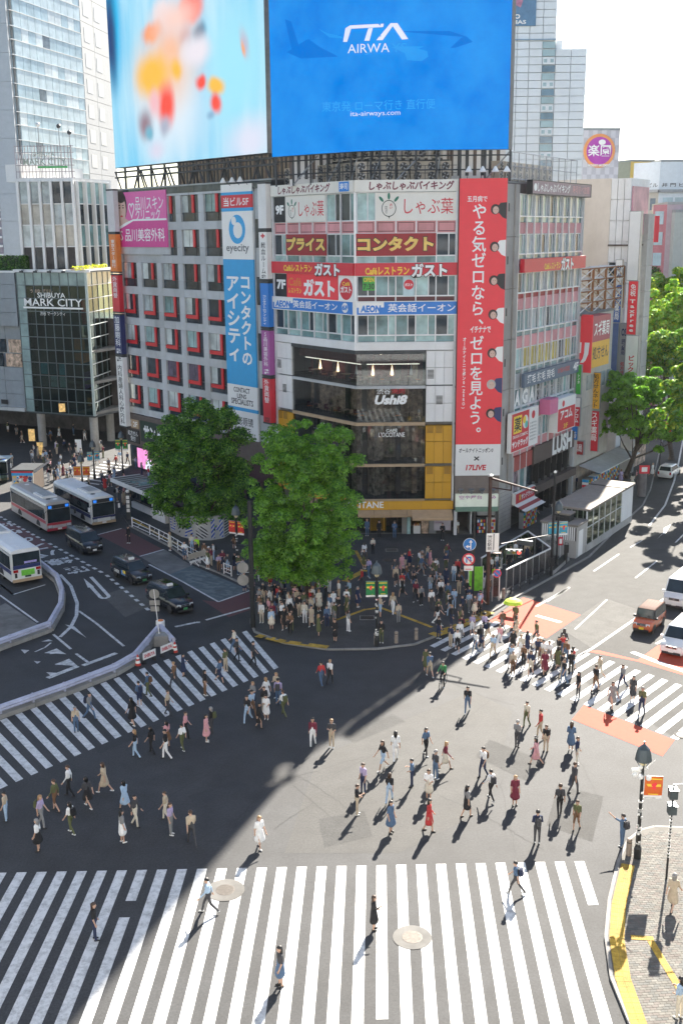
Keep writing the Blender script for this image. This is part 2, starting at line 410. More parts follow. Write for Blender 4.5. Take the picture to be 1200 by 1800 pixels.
# cracks and seams in the asphalt
b = MB()
def crack(uv, w, jit=.05, n=14):
    P = gp(*uv); pts = []
    for i in range(len(P)-1):
        for k in range(n): pts.append(P[i].lerp(P[i+1], k/n)+V_((RNG.normal()*jit, RNG.normal()*jit, 0)))
    pts.append(P[-1]); b.stroke(pts, w, .0075, CRACK)
for uv, w, j in [(((300, 1500), (420, 1440), (470, 1380), (640, 1330)), .022, .05), (((900, 1290), (880, 1380), (905, 1500)), .022, .05), (((640, 1240), (700, 1300), (690, 1400)), .018, .03), (((1000, 1300), (1060, 1420)), .02, .03), (((120, 1340), (260, 1400), (330, 1480)), .022, .05), (((525, 1365), (560, 1385), (610, 1420)), .035, .05), (((480, 1458), (512, 1436), (550, 1412)), .03, .05), (((515, 1380), (600, 1452)), .02, .01),
                 (((770, 1398), (830, 1422), (880, 1450), (955, 1494)), .03, .04), (((860, 1232), (800, 1278), (745, 1320), (700, 1360)), .025, .01),
                 (((780, 1195), (850, 1225), (905, 1240)), .02, .01), (((585, 1362), (640, 1335), (700, 1300)), .02, .01), (((240, 1440), (330, 1380), (520, 1275)), .03, .01),
                 (((130, 1055), (150, 1085), (210, 1130)), .03, .03), (((50, 1040), (110, 1100)), .03, .03), (((1090, 1000), (1010, 1062)), .02, .01)]: crack(uv, w, j)
obj('asphalt_cracks', b, None, Matrix.Identity(4), kind='structure')

# pavements with kerbs
def pavement(name, pts, m, h=.12, kerb=None):
    b = MB(); b.prism([(p[0], p[1]) for p in pts], -.05, h, m)
    o = struct(name, b)
    if kerb:
        P = [V_((p[0], p[1], 0)) for p in kerb]
        for i in range(len(P)-1):
            d = P[i+1]-P[i]; L = d.length; n = max(1, int(L/1.0)); d.normalize(); nn = V_((-d.y, d.x, 0))
            for k in range(n):
                a = P[i]+d*(L*k/n+.008); e = P[i]+d*(L*(k+1)/n-.008)
                kb = MB(); zz = h+.004+.003*((k*7) % 3)
                kb.prism([(a-nn*.07)[:2], (e-nn*.07)[:2], (e+nn*.07)[:2], (a+nn*.07)[:2]], -.04, zz, KERB)
                obj('kerb_stone', kb, o, Matrix.Identity(4))
    return o
KF = gp((228, 925), (300, 962), (336, 989), (385, 1008), (445, 1036), (441, 1095), (448, 1112), (500, 1132), (576, 1143), (662, 1142), (728, 1134), (790, 1110), (858, 1080), (905, 1052), (962, 1020), (1034, 980), (1096, 918), (1128, 890), (1142, 862), (1152, 822), (1166, 760), (1180, 700))
plaza = pavement('pavement', KF+[V_((95, 260, 0)), V_((-8, 260, 0)), V_((-12, 152, 0)), V_((-26.6, 136.2, 0))]+gp((222, 862), (214, 905)), PAVE, .12, KF)
KR = gp((1320, 1462), (1200, 1458), (1150, 1456), (1126, 1462), (1103, 1480), (1086, 1516), (1070, 1585), (1064, 1650), (1074, 1722), (1106, 1800), (1150, 1880))
corner = pavement('pavement', KR+[G(1700, 1880), G(1700, 1470)], PAVE_T, .12, KR)
brick_field('paving_bricks', [G(u, v, .12) for u, v in ((1150, 1459), (1126, 1466), (1106, 1483), (1090, 1518), (1075, 1585), (1069, 1650), (1079, 1722), (1111, 1800), (1160, 1880), (1500, 1880), (1500, 1470), (1200, 1461))], .08, .14, .24, .118, .012,
            [PAVE_T, mat('paver_grey', (.105, .104, .096), .85, var=.2, scale=3, dirt=.2), mat('paver_pale', (.15, .142, .125), .85, var=.2, scale=3, dirt=.2), mat('paver_rose', (.125, .108, .096), .85, var=.2, scale=3, dirt=.2)], parent=corner)
# tactile paving tiles, each a piece with its raised studs
b = MB(); b.box(-.145, .145, -.145, .145, 0, .012, YEL)
for i in range(4):
    for j in range(4):
        x, y = -.105+.07*i, -.105+.07*j
        b.add([(x-.022, y-.022, .012), (x+.022, y-.022, .012), (x+.022, y+.022, .012), (x-.022, y+.022, .012), (x-.012, y-.012, .017), (x+.012, y-.012, .017), (x+.012, y+.012, .017), (x-.012, y+.012, .017)], [(4, 5, 6, 7), (0, 1, 5, 4), (1, 2, 6, 5), (2, 3, 7, 6), (3, 0, 4, 7)], YEL)
TACT = b.mesh('tactile_tile')
def tactile(parent, path, rows, z, skip=0.):
    P = [V_((p.x, p.y, 0)) for p in path]; acc = 0.
    for i in range(len(P)-1):
        d = P[i+1]-P[i]; L = d.length; d.normalize(); n = V_((-d.y, d.x, 0)); k = acc
        while k < L-.1:
            for r in range(rows):
                if random.random() < skip: continue
                q = P[i]+d*(k+.15)+n*((r-(rows-1)/2)*.3)
                M = MT((q.x, q.y, z+random.uniform(-.002, .002))) @ Matrix.Rotation(atan2(d.y, d.x), 4, 'Z')
                obj('tactile_tile', TACT, parent, M)
            k += .3
        acc = k-L
tactile(corner, [G(u, v, .12) for u, v in ((1103, 1520), (1087, 1590), (1083, 1650), (1094, 1720), (1122, 1800), (1150, 1850))], 2, .131)
tactile(corner, [G(u, v, .12) for u, v in ((1108, 1648), (1140, 1650), (1164, 1690), (1210, 1765), (1250, 1830))], 1, .131)
tactile(plaza, [G(u, v, .12) for u, v in ((452, 1117), (500, 1128), (578, 1138))], 2, .125, .25)
tactile(plaza, [G(u, v, .12) for u, v in ((760, 1117), (800, 1103), (858, 1076))], 3, .125, .2)
tactile(plaza, [G(u, v, .12) for u, v in ((590, 1090), (640, 1072), (668, 1068), (760, 1103))], 1, .125)
tactile(plaza, [G(u, v, .12) for u, v in ((605, 1022), (640, 1003))], 2, .125)
tactile(plaza, [G(u, v, .12) for u, v in ((625, 968), (640, 995))], 1, .125)
tactile(plaza, [G(u, v, .12) for u, v in ((232, 912), (280, 940), (330, 966))], 1, .125)

# ---- crosswalks: every stripe a piece
def crosswalk(name, stripes, m=W_PAINT, label=None):
    e = tagit(link(bpy.data.objects.new(name, None), None, Matrix.Identity(4)), kind='structure')
    for i, s in enumerate(stripes):
        b = MB(); b.sheet([p[:2] for p in s], .009, m); obj('crosswalk_stripe', b, e)
    return e
# near one: stripes run away from the viewer, 0.9 m apart
p_t = G(670, 1521); p_b = G(671.5, 1800); dv = (p_b-p_t).normalized(); tl = G(20, 1533); tr = G(1000, 1513.5); du = (tr-tl).normalized()
pitch = .907
st = []
for k in range(-25, 11):
    c = p_t+du*(pitch*k)
    top = 0.
    x0, x1 = c-du*.225, c+du*.225
    Ls = [(0, 22.)]
    if k == 10: Ls = [(0, 3.4)]
    if k == -12: Ls = [(0, 2.4), (3.6, 22.)]
    if k == 0: Ls = [(0, 10.2), (10.5, 22.)]
    for a, bb in Ls: st.append([x0+dv*a, x1+dv*a, x1+dv*bb, x0+dv*bb])
crosswalk('near_crosswalk', st)
def strip_walk(name, a0, a1, b0, b1, k0, k1, n, w, m=W_PAINT):
    """stripe k of n between end points (a0->a1 along one edge, b0->b1 along the other)"""
    st = []
    for k in range(k0, k1):
        A = a0+(a1-a0)*(k/n); B = b0+(b1-b0)*(k/n)
        ua = (a1-a0).normalized()*w/2; ub = (b1-b0).normalized()*w/2
        st.append([A-ua, A+ua, B+ub, B-ub])
    return crosswalk(name, st, m)
strip_walk('left_crosswalk', G(33, 1254.5), G(271, 1167.7), G(112.8, 1338), G(337, 1240), -6, 19, 10, .46)
strip_walk('right_crosswalk', G(740+635/2.609, 1000+580/2.609), G(740+950/2.609, 1000+700/2.609), G(740+875/2.609, 1000+425/2.609), G(740+1180/2.609, 1000+530/2.609), -11, 12, 5, .47)
strip_walk('far_crosswalk', G(112, 862), G(182, 812), G(150, 868), G(226, 818), 0, 11, 10, .42)
# ---- painted lines and areas
b = MB()
def line(uv, w, m=W_PAINT, z=.009): b.stroke(gp(*uv), w, z, m)
def dash(uv, w, on, off, m=W_PAINT):
    P = gp(*uv); s = 0.
    for i in range(len(P)-1):
        d = P[i+1]-P[i]; L = d.length; d.normalize(); k = s
        while k+on < L: b.stroke([P[i]+d*k, P[i]+d*(k+on)], w, .009, m); k += on+off
        s = max(0, k-L)
dash(((0, 908), (86.7, 955), (187.5, 1010.8), (270, 1079.7)), .3, .62, .62)
line(((246, 978), (288, 966)), .2); line(((172, 940), (214, 929)), .2)
line(((262, 992), (320, 1022), (384, 1058)), .17); line(((384, 1058), (440, 1038)), .17)
line(((308, 1102), (345, 1094), (352, 1094)), .3, W_WORN); line(((362, 1090), (440, 1068)), .25)
line(((0, 1027), (24, 1045), (80, 1028)), .17); line(((24, 1045), (-20, 1012)), .17)
line(((0, 1046), (67, 1094)), .17)
line(((0, 1146), (67, 1098)), .01)
line(((106, 1010), (125, 1030), (136, 1060), (135, 1082), (125, 1102), (106, 1120)), .27)
line(((139, 1074), (170, 1096), (218, 1136)), .2, W_WORN); line(((94, 1115), (125, 1141)), .2, W_WORN); line(((134, 1149), (156, 1165)), .2, W_WORN)
line(((84, 1192), (137, 1171)), .42, W_WORN); line(((146, 1170), (205, 1148)), .38, W_WORN)
line(((960, 1058), (1000, 1032)), .17); line(((942, 1066), (1000, 1033)), .2); line(((1043, 1004), (1087, 974)), .17); line(((1116, 1016), (1154, 986)), .15); line(((1186, 954), (1215, 925)), .15)
line(((1140, 924), (1168, 888), (1184, 846), (1192, 812), (1200, 770)), .2)
line(((1016, 1153), (1040, 1140), (1120, 1085), (1170, 1050)), .22)
line(((1110, 1146), (1150, 1162), (1260, 1200)), .45); line(((1152, 1132), (1200, 1105)), .2); line(((1010, 1106), (1066, 1054)), .12)
line(((942, 1082), (985, 1094)), .4)
line(((1107, 962), (1128, 950)), .12)
b.sheet([p[:2] for p in gp((1178, 922), (1166, 928), (1164, 938), (1154, 948), (1162, 939), (1169, 938))], .009, W_PAINT)
# arrows
z2 = lambda x, y: (90+x/6, 960+y/6)
b.sheet([p[:2] for p in gp(z2(345, 340), z2(390, 440), z2(457, 430))], .0095, W_PAINT)
line((z2(425, 432), z2(528, 545), z2(560, 553), z2(595, 545), z2(612, 530), z2(600, 515), z2(422, 325)), .3)
for tri in [((115, 1098), (131, 1101), (152, 1121)), ((37, 1142), (52, 1143), (44, 1149)), ((73, 1128), (86, 1124), (94, 1127)), ((78, 1148), (100, 1140), (117, 1150)), ((96, 1168), (122, 1158), (137, 1171)), ((82, 1182), (104, 1183), (90, 1188)), ((60, 1162), (72, 1163), (66, 1167))]:
    b.sheet([p[:2] for p in gp(*tri)], .0085, W_WORN)
line(((62, 1146), (80, 1138), (90, 1130)), .14, W_WORN); line(((88, 1149), (110, 1147)), .2, W_WORN); line(((98, 1168), (130, 1165)), .25, W_WORN)
struct('lane_markings', b)
patch('red_paint', [(858, 1092), (919, 1050), (1020, 1081), (960, 1122)], RED_PAINT, .0085)
patch('red_paint', [(1025.5, 1239.5), (1184.6, 1301), (1163.5, 1329.6), (1004.5, 1264.5)], RED_PAINT, .0085)
patch('red_paint', [(1030, 1145), (1050, 1143), (1120, 1160), (1156, 1134), (1230, 1150), (1230, 1196), (1120, 1163)], RED_PAINT, .0078)
# lettering painted on the bus lane (read by drivers coming towards the viewer)
p0 = G(1, 925); p1 = G(133, 1010); dd = (p1-p0).normalized()      # travel direction
rt = V_((dd.y, -dd.x, 0))
roadtxt = MB()
for ch, (u, v), w, h in [('路', (132, 1002), 2.3, 2.1), ('線', (105, 987), 2.3, 2.1), ('バ', (83, 974), 2.2, 2.0), ('ス', (64, 962), 2.2, 2.0), ('の', (43, 949), 1.8, 1.8), ('り', (21, 935), 1.8, 1.8), ('ば', (6, 924), 1.8, 1.8)]:
    v_, f_ = glyphs(ch, .025); c = G(u, v); v_ = v_.copy()
    v_[:, 0] = (v_[:, 0]-(v_[:, 0].min()+v_[:, 0].max())/2)/np.ptp(v_[:, 0])*w; v_[:, 1] = (v_[:, 1]-(v_[:, 1].min()+v_[:, 1].max())/2)/np.ptp(v_[:, 1])*h
    roadtxt.add([tuple(V_((c.x, c.y, .0105))+rt*x+dd*y) for x, y, _ in v_], f_, W_PAINT)
struct('road_lettering', roadtxt)
# manholes: a pale concrete ring with an iron cover in the middle
def manhole(u, v, r, ring, lab, m=CONC):
    p = G(u, v); zb = .012 if not (600 < u < 900 and v < 1100) else .124
    t = thing('manhole', lab, 'manhole', loc=(p.x, p.y, zb)); b = MB()
    b.lathe([(ring, 0), (ring, .006), (ring-.02, .01), (r+.02, .01)], m, seg=28)
    obj('collar', b, t); b = MB(); b.lathe([(r, .004), (r, .014), (r-.03, .016)], IRON, seg=24)
    for k in range(-4, 5):
        w = sqrt(max(.0, (r-.05)**2-(k*r*.2)**2)); b.box(-w, w, k*r*.2-.012, k*r*.2+.012, .015, .02, IRON)
    obj('cover', b, t)
manhole(396, 1565, .42, .85, 'round iron manhole cover in a pale ring, left one on the near crosswalk', CONC_D)
manhole(724, 1648, .42, .80, 'round iron manhole cover in a pale ring, right one on the near crosswalk', CONC_D)
manhole(759, 993, .34, .5, 'round manhole with a pale ring on the paving before the banner building', CONC_D)
manhole(680, 987, .36, .44, 'dark round manhole in the paving behind the lamp with green banners', IRON)
manhole(1199, 1292, .35, .5, 'manhole beside the red paint at the right edge of the picture', A_LIGHT2)
for (u, v, lab) in ((688, 967, 'small dark square hatch in the paving below the yellow shop'), (645, 1086, 'square iron hatch in the paving beside the lamp with green banners')):
    p = G(u, v, .12); t = thing('access_hatch', lab, 'hatch', loc=(p.x, p.y, .122)); b = MB(); b.box(-.5, .5, -.4, .4, 0, .012, IRON); obj('cover', b, t)
    b = MB()
    for x0, x1, y0, y1 in ((-.56, .56, -.46, -.4), (-.56, .56, .4, .46), (-.56, -.5, -.4, .4), (.5, .56, -.4, .4)): b.box(x0, x1, y0, y1, 0, .015, KERB)
    obj('frame', b, t)
# ================================================================== BUILDINGS
STEEL = mat('steel_grey', (.30, .31, .32), .45, .6, var=.1)
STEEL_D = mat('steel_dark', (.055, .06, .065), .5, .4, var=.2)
ALU = mat('aluminium', (.66, .67, .68), .4, .25, var=.08)
WHITE = mat('white_panel', (.74, .74, .73), .5, var=.05, scale=.6, dirt=.12)
WHITE_S = mat('white_sign', (.80, .80, .78), .4, var=.03, scale=.6, dirt=.06)
BLACK = mat('black_trim', (.015, .016, .018), .5, var=.2)
GREYP = mat('grey_cladding', (.50, .52, .53), .55, var=.1, scale=.5, dirt=.22)
GREYP2 = mat('grey_cladding_dark', (.43, .45, .46), .55, var=.1, scale=.5, dirt=.22)
DARKG = pane_mat('dark_glass', (.030, .044, .056), .6, .05, .5)
CURT = pane_mat('curtained_glass', (.52, .57, .55), .4, .12, .45)
CURT2 = pane_mat('grey_blind_glass', (.33, .38, .39), .45, .12, .6)
TEALG = pane_mat('teal_glass', (.12, .22, .225), .6, .08, .5)
TEALG2 = pane_mat('pale_teal_glass', (.29, .43, .42), .4, .1, .6)
REDT = mat('red_trim', (.60, .022, .030), .4, var=.08)
PINKP = mat('pink_panel', (.66, .30, .31), .6, var=.12, scale=.7, dirt=.35)
MAROONP = mat('maroon_panel', (.10, .018, .022), .5, var=.2)
SIGNRED = mat('sign_red', (.60, .022, .040), .45, var=.06)
SIGNDRED = mat('sign_dark_red', (.30, .012, .018), .5, var=.08)
BANRED = mat('banner_red', (.82, .045, .060), .5, var=.03)
GOLD = mat('sign_gold', (.76, .52, .13), .5, var=.1)
YELT = mat('sign_yellow', (.85, .60, .05), .5, var=.05)
SKYB = mat('sign_sky_blue', (.03, .34, .66), .45, var=.04)
BLUE = mat('sign_blue', (.02, .19, .58), .45, var=.04)
NAVY = mat('sign_navy', (.02, .03, .12), .45, var=.08)
MAG = mat('sign_magenta', (.62, .045, .26), .45, var=.05)
PINK = mat('sign_pink', (.72, .12, .36), .45, var=.05)
PURP = mat('sign_purple', (.36, .09, .30), .5, var=.06)
ORNG = mat('sign_orange', (.74, .20, .03), .5, var=.06)
GREENS = mat('sign_green', (.05, .36, .05), .45, var=.06)
DGREEN = mat('sign_dark_green', (.010, .032, .022), .5, var=.3)
OCHRE = mat('ochre_cladding', (.62, .32, .012), .5, var=.05, scale=.5, dirt=.1)
TAN = mat('tan_trim', (.42, .30, .185), .55, var=.1)
BROWN = mat('brown_panel', (.115, .088, .075), .6, var=.15)
BEIGE = mat('beige_render', (.72, .64, .56), .8, var=.08, scale=.4, dirt=.18)
TEXTW = mat('lettering_white', (.82, .82, .80), .45, var=.0)
TEXTK = mat('lettering_black', (.02, .02, .022), .5, var=.0)
TEXTR = mat('lettering_red', (.55, .02, .035), .45, var=.0)
MAR_T = mat('lettering_maroon', (.16, .015, .035), .5, var=.0)
SKIN_F = mat('printed_skin', (.62, .42, .34), .6, var=.06)
HAIR_F = mat('printed_hair', (.03, .02, .018), .6, var=.1)
ROOFM = mat('roof_membrane', (.22, .22, .21), .9, var=.2, scale=.5, dirt=.3)
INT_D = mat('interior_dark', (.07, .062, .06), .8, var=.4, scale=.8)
INT_B = mat('interior_brown', (.50, .36, .26), .8, var=.8, scale=1.6)
INT_M = mat('interior_maroon', (.17, .05, .06), .7, var=.5, scale=.8)
GLASS = glass('shop_glass', (.75, .8, .82), (.72, .74, .75))
GLASS_G = glass('green_glass', (.75, .85, .83), (.50, .60, .57))
LITPANEL = mat('lit_sign_face', (.80, .45, .16), .5, var=.5, scale=3, emit=.12)

KP = V_((1.45, 101.6, 0)); dLF = V_((.61197, -.79088, 0))
LFo = KP - dLF*12.829
LF = Face(LFo, dLF); RF = Face(KP, (1, 0)); BF = Face((10.631, 101.2), (1, 0))
dA = V_((.64468, -.76445, 0)); FA = Face((-26.386, 135.444), dA)
dD = V_((.54065, .84124, 0)); FD = Face((14.838, 101.2), dD)

# ---------------------------------------------------------------- grey office block with red window trim
ob = thing('office_building', 'grey panelled office block with rows of windows trimmed by red bars', 'building', FA.M)
b = MB(); b.fbox(0, 30.9, -13.5, -.32, 0, 32.6, GREYP2); b.fbox(0, 30.9, -13.5, -.06, 32.6, 33.2, STEEL_D)
obj('wall', b, ob, FA.M)
b = MB(); b.fbox(0, 30.9, -13.4, -.3, 33.2, 33.35, ROOFM); obj('roof', b, ob, FA.M)
rowz = [32.2, 28.58, 24.94, 21.29, 17.66, 14.01, 10.45]
for k in range(9):      # dark strip along the roof edge, in lengths
    pie('parapet_panel', ob, FA, .05+3.42*k, 3.42*(k+1), -.06, .02, 32.45, 33.15, DARKG)
pie('coping', ob, FA, -.05, 30.95, -.3, .1, 33.15, 33.3, STEEL)
for r, zt in enumerate(rowz):
    znext = rowz[r+1] if r+1 < len(rowz) else 6.9
    for k in range(6):
        s0 = .71+4.52*k
        if r < 2 and k < 2: continue
        # window with its panes and bars
        wz = zt-2.75
        w = MB(); w.fbox(s0, s0+3.45, -.30, -.26, wz, zt, BLACK)
        for a, c, d, e in ((s0+2.44, s0+2.5, wz, zt), (s0, s0+3.45, zt-1.9, zt-1.84), (s0+1.2, s0+1.24, zt-1.84, zt)): w.fbox(a, c, -.258, -.2, d, e, STEEL_D)
        wo_ = obj('window', w, ob, FA.M)
        pm = [CURT, CURT2, DARKG, TEALG, CURT][(r*3+k*2+(r*k) % 3) % 5] if r not in (5,) else ([DARKG, DARKG, mat('purple_curtain_glass', (.11, .09, .13), .15, var=.5, scale=1.5), mat('purple_curtain_glass', (.11, .09, .13)), CURT, DARKG][k])
        if r in (4, 6): pm = TEALG2 if k % 2 else CURT
        pie('pane', wo_, FA, s0+.04, s0+1.2, -.256, -.225, zt-1.8, zt-.04, pm)
        pie('pane', wo_, FA, s0+1.24, s0+2.05, -.256, -.222, zt-1.8, zt-.04, pm if (r+k) % 3 else DARKG)
        pie('pane', wo_, FA, s0+2.56, s0+3.42, -.256, -.225, zt-1.8, zt-.04, DARKG)
        pie('pane', wo_, FA, s0+.04, s0+2.4, -.256, -.225, wz+.04, zt-1.94, DARKG)
        pie('pane', wo_, FA, s0+2.56, s0+3.42, -.256, -.225, wz+.04, zt-1.94, DARKG)
        pie('red_bar', wo_, FA, s0+2.06, s0+2.46, -.22, -.08, zt-1.86, zt, REDT)
        if r >= 3: pie('red_bar', wo_, FA, s0, s0+2.46, -.22, -.081, zt-2.26, zt-1.862, REDT)
        # pier beside the window and spandrel below, as separate cladding panels
        m1, m2 = (GREYP, GREYP2) if (r+k) % 4 else (GREYP2, GREYP)
        pie('cladding_panel', ob, FA, s0+3.47, s0+4.50, -.3, .0, zt-1.85, zt, GREYP)
        pie('cladding_panel', ob, FA, s0+3.47, s0+4.50, -.3, .001, znext+.02 if znext > 7 else 6.9, zt-1.87, m1)
        for q in range(2):
            pie('cladding_panel', ob, FA, s0+2.44*q+.01, s0+(2.42 if q == 0 else 3.45), -.3, -.001, znext+.02, wz-.01, m1 if q else GREYP)
for zt in rowz: pie('cladding_panel', ob, FA, .02, .69, -.3, 0, max(zt-3.6, 6.9), zt, GREYP)
for k in range(3): pie('cladding_panel', ob, FA, 11.6+4.5*k, 16.0+4.5*k, -.3, 0, 32.22, 32.44, GREYP)
for k in range(9): pie('cladding_panel', ob, FA, 28.0, 30.85, -.3, .01, 6.9+2.83*k, 9.7+2.83*k, DARKG if k % 2 else GREYP2)
pie('cladding_panel', ob, FA, .02, 11.6, -.3, -.02, 25.9, 32.4, GREYP)
# ground and first floor behind the trees
for k in range(8): pie('fascia_panel', ob, FA, 3.85*k, 3.85*k+3.83, -.3, .25, 2.95, 6.86, BROWN)
for k in range(10):
    pie('shop_window', ob, FA, 3.1*k+.1, 3.1*k+2.9, -.3, -.1, .2, 2.8, DARKG)
    pie('shop_pier', ob, FA, 3.1*k+2.92, 3.1*k+3.08, -.3, .1, 0, 2.9, BROWN)
b = MB(); s_, z_ = FA.at(432, 838); b.add([FA.pt(*q) - FA.o for q in ((20, .3, 4.6), (31.2, .3, 4.6), (31.2, 2.4, 3.3), (20, 2.4, 3.3))], [(0, 1, 2, 3), (3, 2, 1, 0)], mat('maroon_awning', (.13, .06, .06), .8, var=.15))
obj('awning', b, ob, MT(FA.o))
# --- signs on it
t = sign(FA, .35, 11.5, 26.72, 32.9, PINK, 'large pink clinic sign with a woman\'s face at the top left of the grey block', n=.0, depth=.12, texts=[
    ('品川スキン', .40, .95, .66, .90, TEXTW, dict(bold=.012)), ('クリニック', .40, .88, .48, .68, TEXTW, dict(bold=.012)), ('S 品川美容外科', .06, .95, .10, .34, TEXTW, dict(bold=.02)), ('♡', .26, .38, .52, .80, TEXTW, dict(bold=.01))])
b = MB(); b.fbox(.36, 11.49, .121, .126, 26.74, 29.6, MAG); obj('panel', b, t, FA.M)
b = MB(); pts = [(.4, 28.6), (2.6, 29.2), (4.2, 29.65), (11.49, 29.65), (11.49, 29.85), (4.2, 29.85), (2.5, 29.5), (.4, 28.9)]
b.add([(x, -.131, z) for x, z in pts], [tuple(range(8))], TEXTW); obj('wave', b, t, FA.M)
def flat_face(parent, FM, cx, cz, w, h, n, hair=HAIR_F, long=False):
    b = MB()
    def el(x, z, rx, rz, m, dn, a0=0, a1=2*pi, k=18): b.add([(x+rx*cos(a0+(a1-a0)*i/k), -n-dn, z+rz*sin(a0+(a1-a0)*i/k)) for i in range(k)], [tuple(range(k))], m)
    el(cx, cz+h*.12, w*.62, h*.58, hair, .001)
    el(cx, cz, w*.5, h*.5, SKIN_F, .002)
    el(cx+w*.02, cz+h*.40, w*.46, h*.16, hair, .003)
    for s_ in (-.2, .2): el(cx+s_*w, cz+h*.06, w*.08, h*.03, HAIR_F, .004); el(cx+s_*w, cz+h*.15, w*.12, h*.018, HAIR_F, .004)
    el(cx, cz-h*.26, w*.14, h*.035, TEXTR, .004); el(cx, cz-h*.10, w*.04, h*.05, mat('printed_skin_dark', (.52, .32, .25), .6, var=0), .004)
    obj('portrait', b, parent, FM)
flat_face(t, FA.M, 1.6, 31.0, 2.1, 3.0, .127)
b = MB(); b.add([(x, -.128, z) for x, z in ((.4, 28.8), (1.2, 28.9), (2.2, 29.3), (3.4, 29.6), (2.6, 29.9), (1.9, 30.0), (1.1, 30.0), (.4, 29.6))], [tuple(range(8))], SKIN_F); obj('portrait', b, t, FA.M)
# tall white and blue lens sign
zA = lambda v: FA.z(425, v)
t = thing('tall_sign', 'tall vertical white and sky blue lens shop sign on the grey block', 'sign', FA.M @ MT((22.3, 0, 7.8)))
s0, s1 = 22.29, 27.7
for vt, vb, m in ((323, 337, WHITE_S), (337, 342, SKYB), (342, 365, SIGNRED), (365, 371, SKYB), (371, 456, WHITE_S), (456, 677, SKYB), (677, 716, WHITE_S), (716, 722, SKYB), (722, 772, WHITE_S), (772, 777, SKYB)):
    pie('panel', t, FA, s0, s1, 0, .14, zA(vb)+.01, zA(vt), m)
def onA(st, u0, u1, v0, v1, m, **kw): let(t, FA, st, FA.s(u0, (v0+v1)/2), FA.s(u1, (v0+v1)/2), zA(v1), zA(v0), .15, m, **kw)
onA('当ビル5F', 395, 439, 346, 362, TEXTW, bold=.03)
onA('eyecity', 400, 440, 429, 446, mat('lettering_grey', (.16, .16, .17), .5, var=0))
onA('コンタクトの', 426, 444, 486, 640, TEXTW, bold=.03, vertical=True); onA('アイシティ', 402, 424, 486, 636, TEXTW, bold=.03, vertical=True)
onA('CONTACT', 413, 441, 681, 690, TEXTK); onA('LENS', 419, 435, 692, 700, TEXTK); onA('SPECIALISTS', 409, 447, 701, 711, TEXTK)
onA('隐形眼镜', 412, 447, 732, 747, TEXTK, bold=.015); onA('专卖店', 418, 443, 749, 763, TEXTK, bold=.015)
b = MB(); cx, cz = (s0+s1)/2, zA(403)
def ring(b, cx, cz, ro, ri, n, m, k=24, sx=1., off=(0, 0)):
    for i in range(k):
        a, c = 2*pi*i/k, 2*pi*(i+1)/k
        b.quad((cx+ro*sx*cos(a), -n, cz+ro*sin(a)), (cx+ro*sx*cos(c), -n, cz+ro*sin(c)), (cx+off[0]+ri*sx*cos(c), -n, cz+off[1]+ri*sin(c)), (cx+off[0]+ri*sx*cos(a), -n, cz+off[1]+ri*sin(a)), m)
def disc(b, cx, cz, r, n, m, sx=1., k=24): b.add([(cx+r*sx*cos(2*pi*i/k), -n, cz+r*sin(2*pi*i/k)) for i in range(k)], [tuple(range(k))], m)
ring(b, cx, cz, 1.45, .8, .15, SKYB, off=(.12, -.1)); disc(b, cx-.55, cz+.85, .42, .152, WHITE_S); obj('emblem', b, t, FA.M)
t = sign(FA, 22.29, 27.6, FA.z(430, 826), FA.z(430, 787), WHITE_S, 'white blood donation sign with a small red cross between the two big trees', n=0, depth=.12, texts=[('渋谷ハチ公前', .06, .62, .66, .92, TEXTK), ('献血ルーム', .06, .62, .38, .62, TEXTK), ('✚', .48, .6, .08, .3, TEXTR, dict(bold=.03))])
b = MB()
for q in (-1, 1): b.add([(26.4+q*.35, -.13, FA.z(430, 792)), (26.4+q*.75, -.13, FA.z(430, 796)), (26.4+q*.5, -.13, FA.z(430, 803))], [(0, 1, 2)], TEXTR)
disc(b, 26.4, FA.z(430, 808), .35, .13, PINK); obj('emblem', b, t, FA.M)
t = sign(FA, FA.s(252, 755), 13.2, 3.75, 6.3, DGREEN, 'dark green drugstore sign with big white letters beside the left tree', n=.26, depth=.12, texts=[('サンドラッグ', .08, .96, .2, .85, TEXTW, dict(bold=.05))])
for st, z0, z1 in (('薬 2F', 5.15, 6.2), ('処方せん\n受付', 3.3, 4.95)):
    sign(FA, .35, 3.2, z0, z1, BLACK if '処' in st else TAN, 'small black prescription sign, lower of the two by the brown corner' if '処' in st else 'small tan and black second floor pharmacy sign above the prescription sign', n=.26, depth=.1, texts=[(st, .08, .92, .12, .9, TEXTW, dict(bold=.03))])
t = thing('video_screen', 'pink street level video screen showing a presenter in white by the left tree', 'screen', FA.M @ MT((2.7, -.3, .3)))
PSCR = mat('pink_screen', (.62, .20, .42), .4, var=.25, scale=.9, emit=.35)
b = MB(); b.fbox(2.7, 8.4, .26, .5, .3, 2.95, BLACK); obj('housing', b, t, FA.M)
b = MB(); b.fbox(2.85, 8.25, .5, .51, .42, 2.85, PSCR); obj('screen', b, t, FA.M)
b = MB(); disc(b, 5.6, 2.15, .42, .516, SKIN_F, .8)
b.add([(x, -.516, z) for x, z in ((4.6, .43), (6.6, .43), (6.4, 1.3), (5.9, 1.7), (5.3, 1.7), (4.8, 1.3))], [tuple(range(6))], mat('screen_white', (.75, .8, .85), .5, var=.05, emit=.25)); obj('portrait', b, t, FA.M)
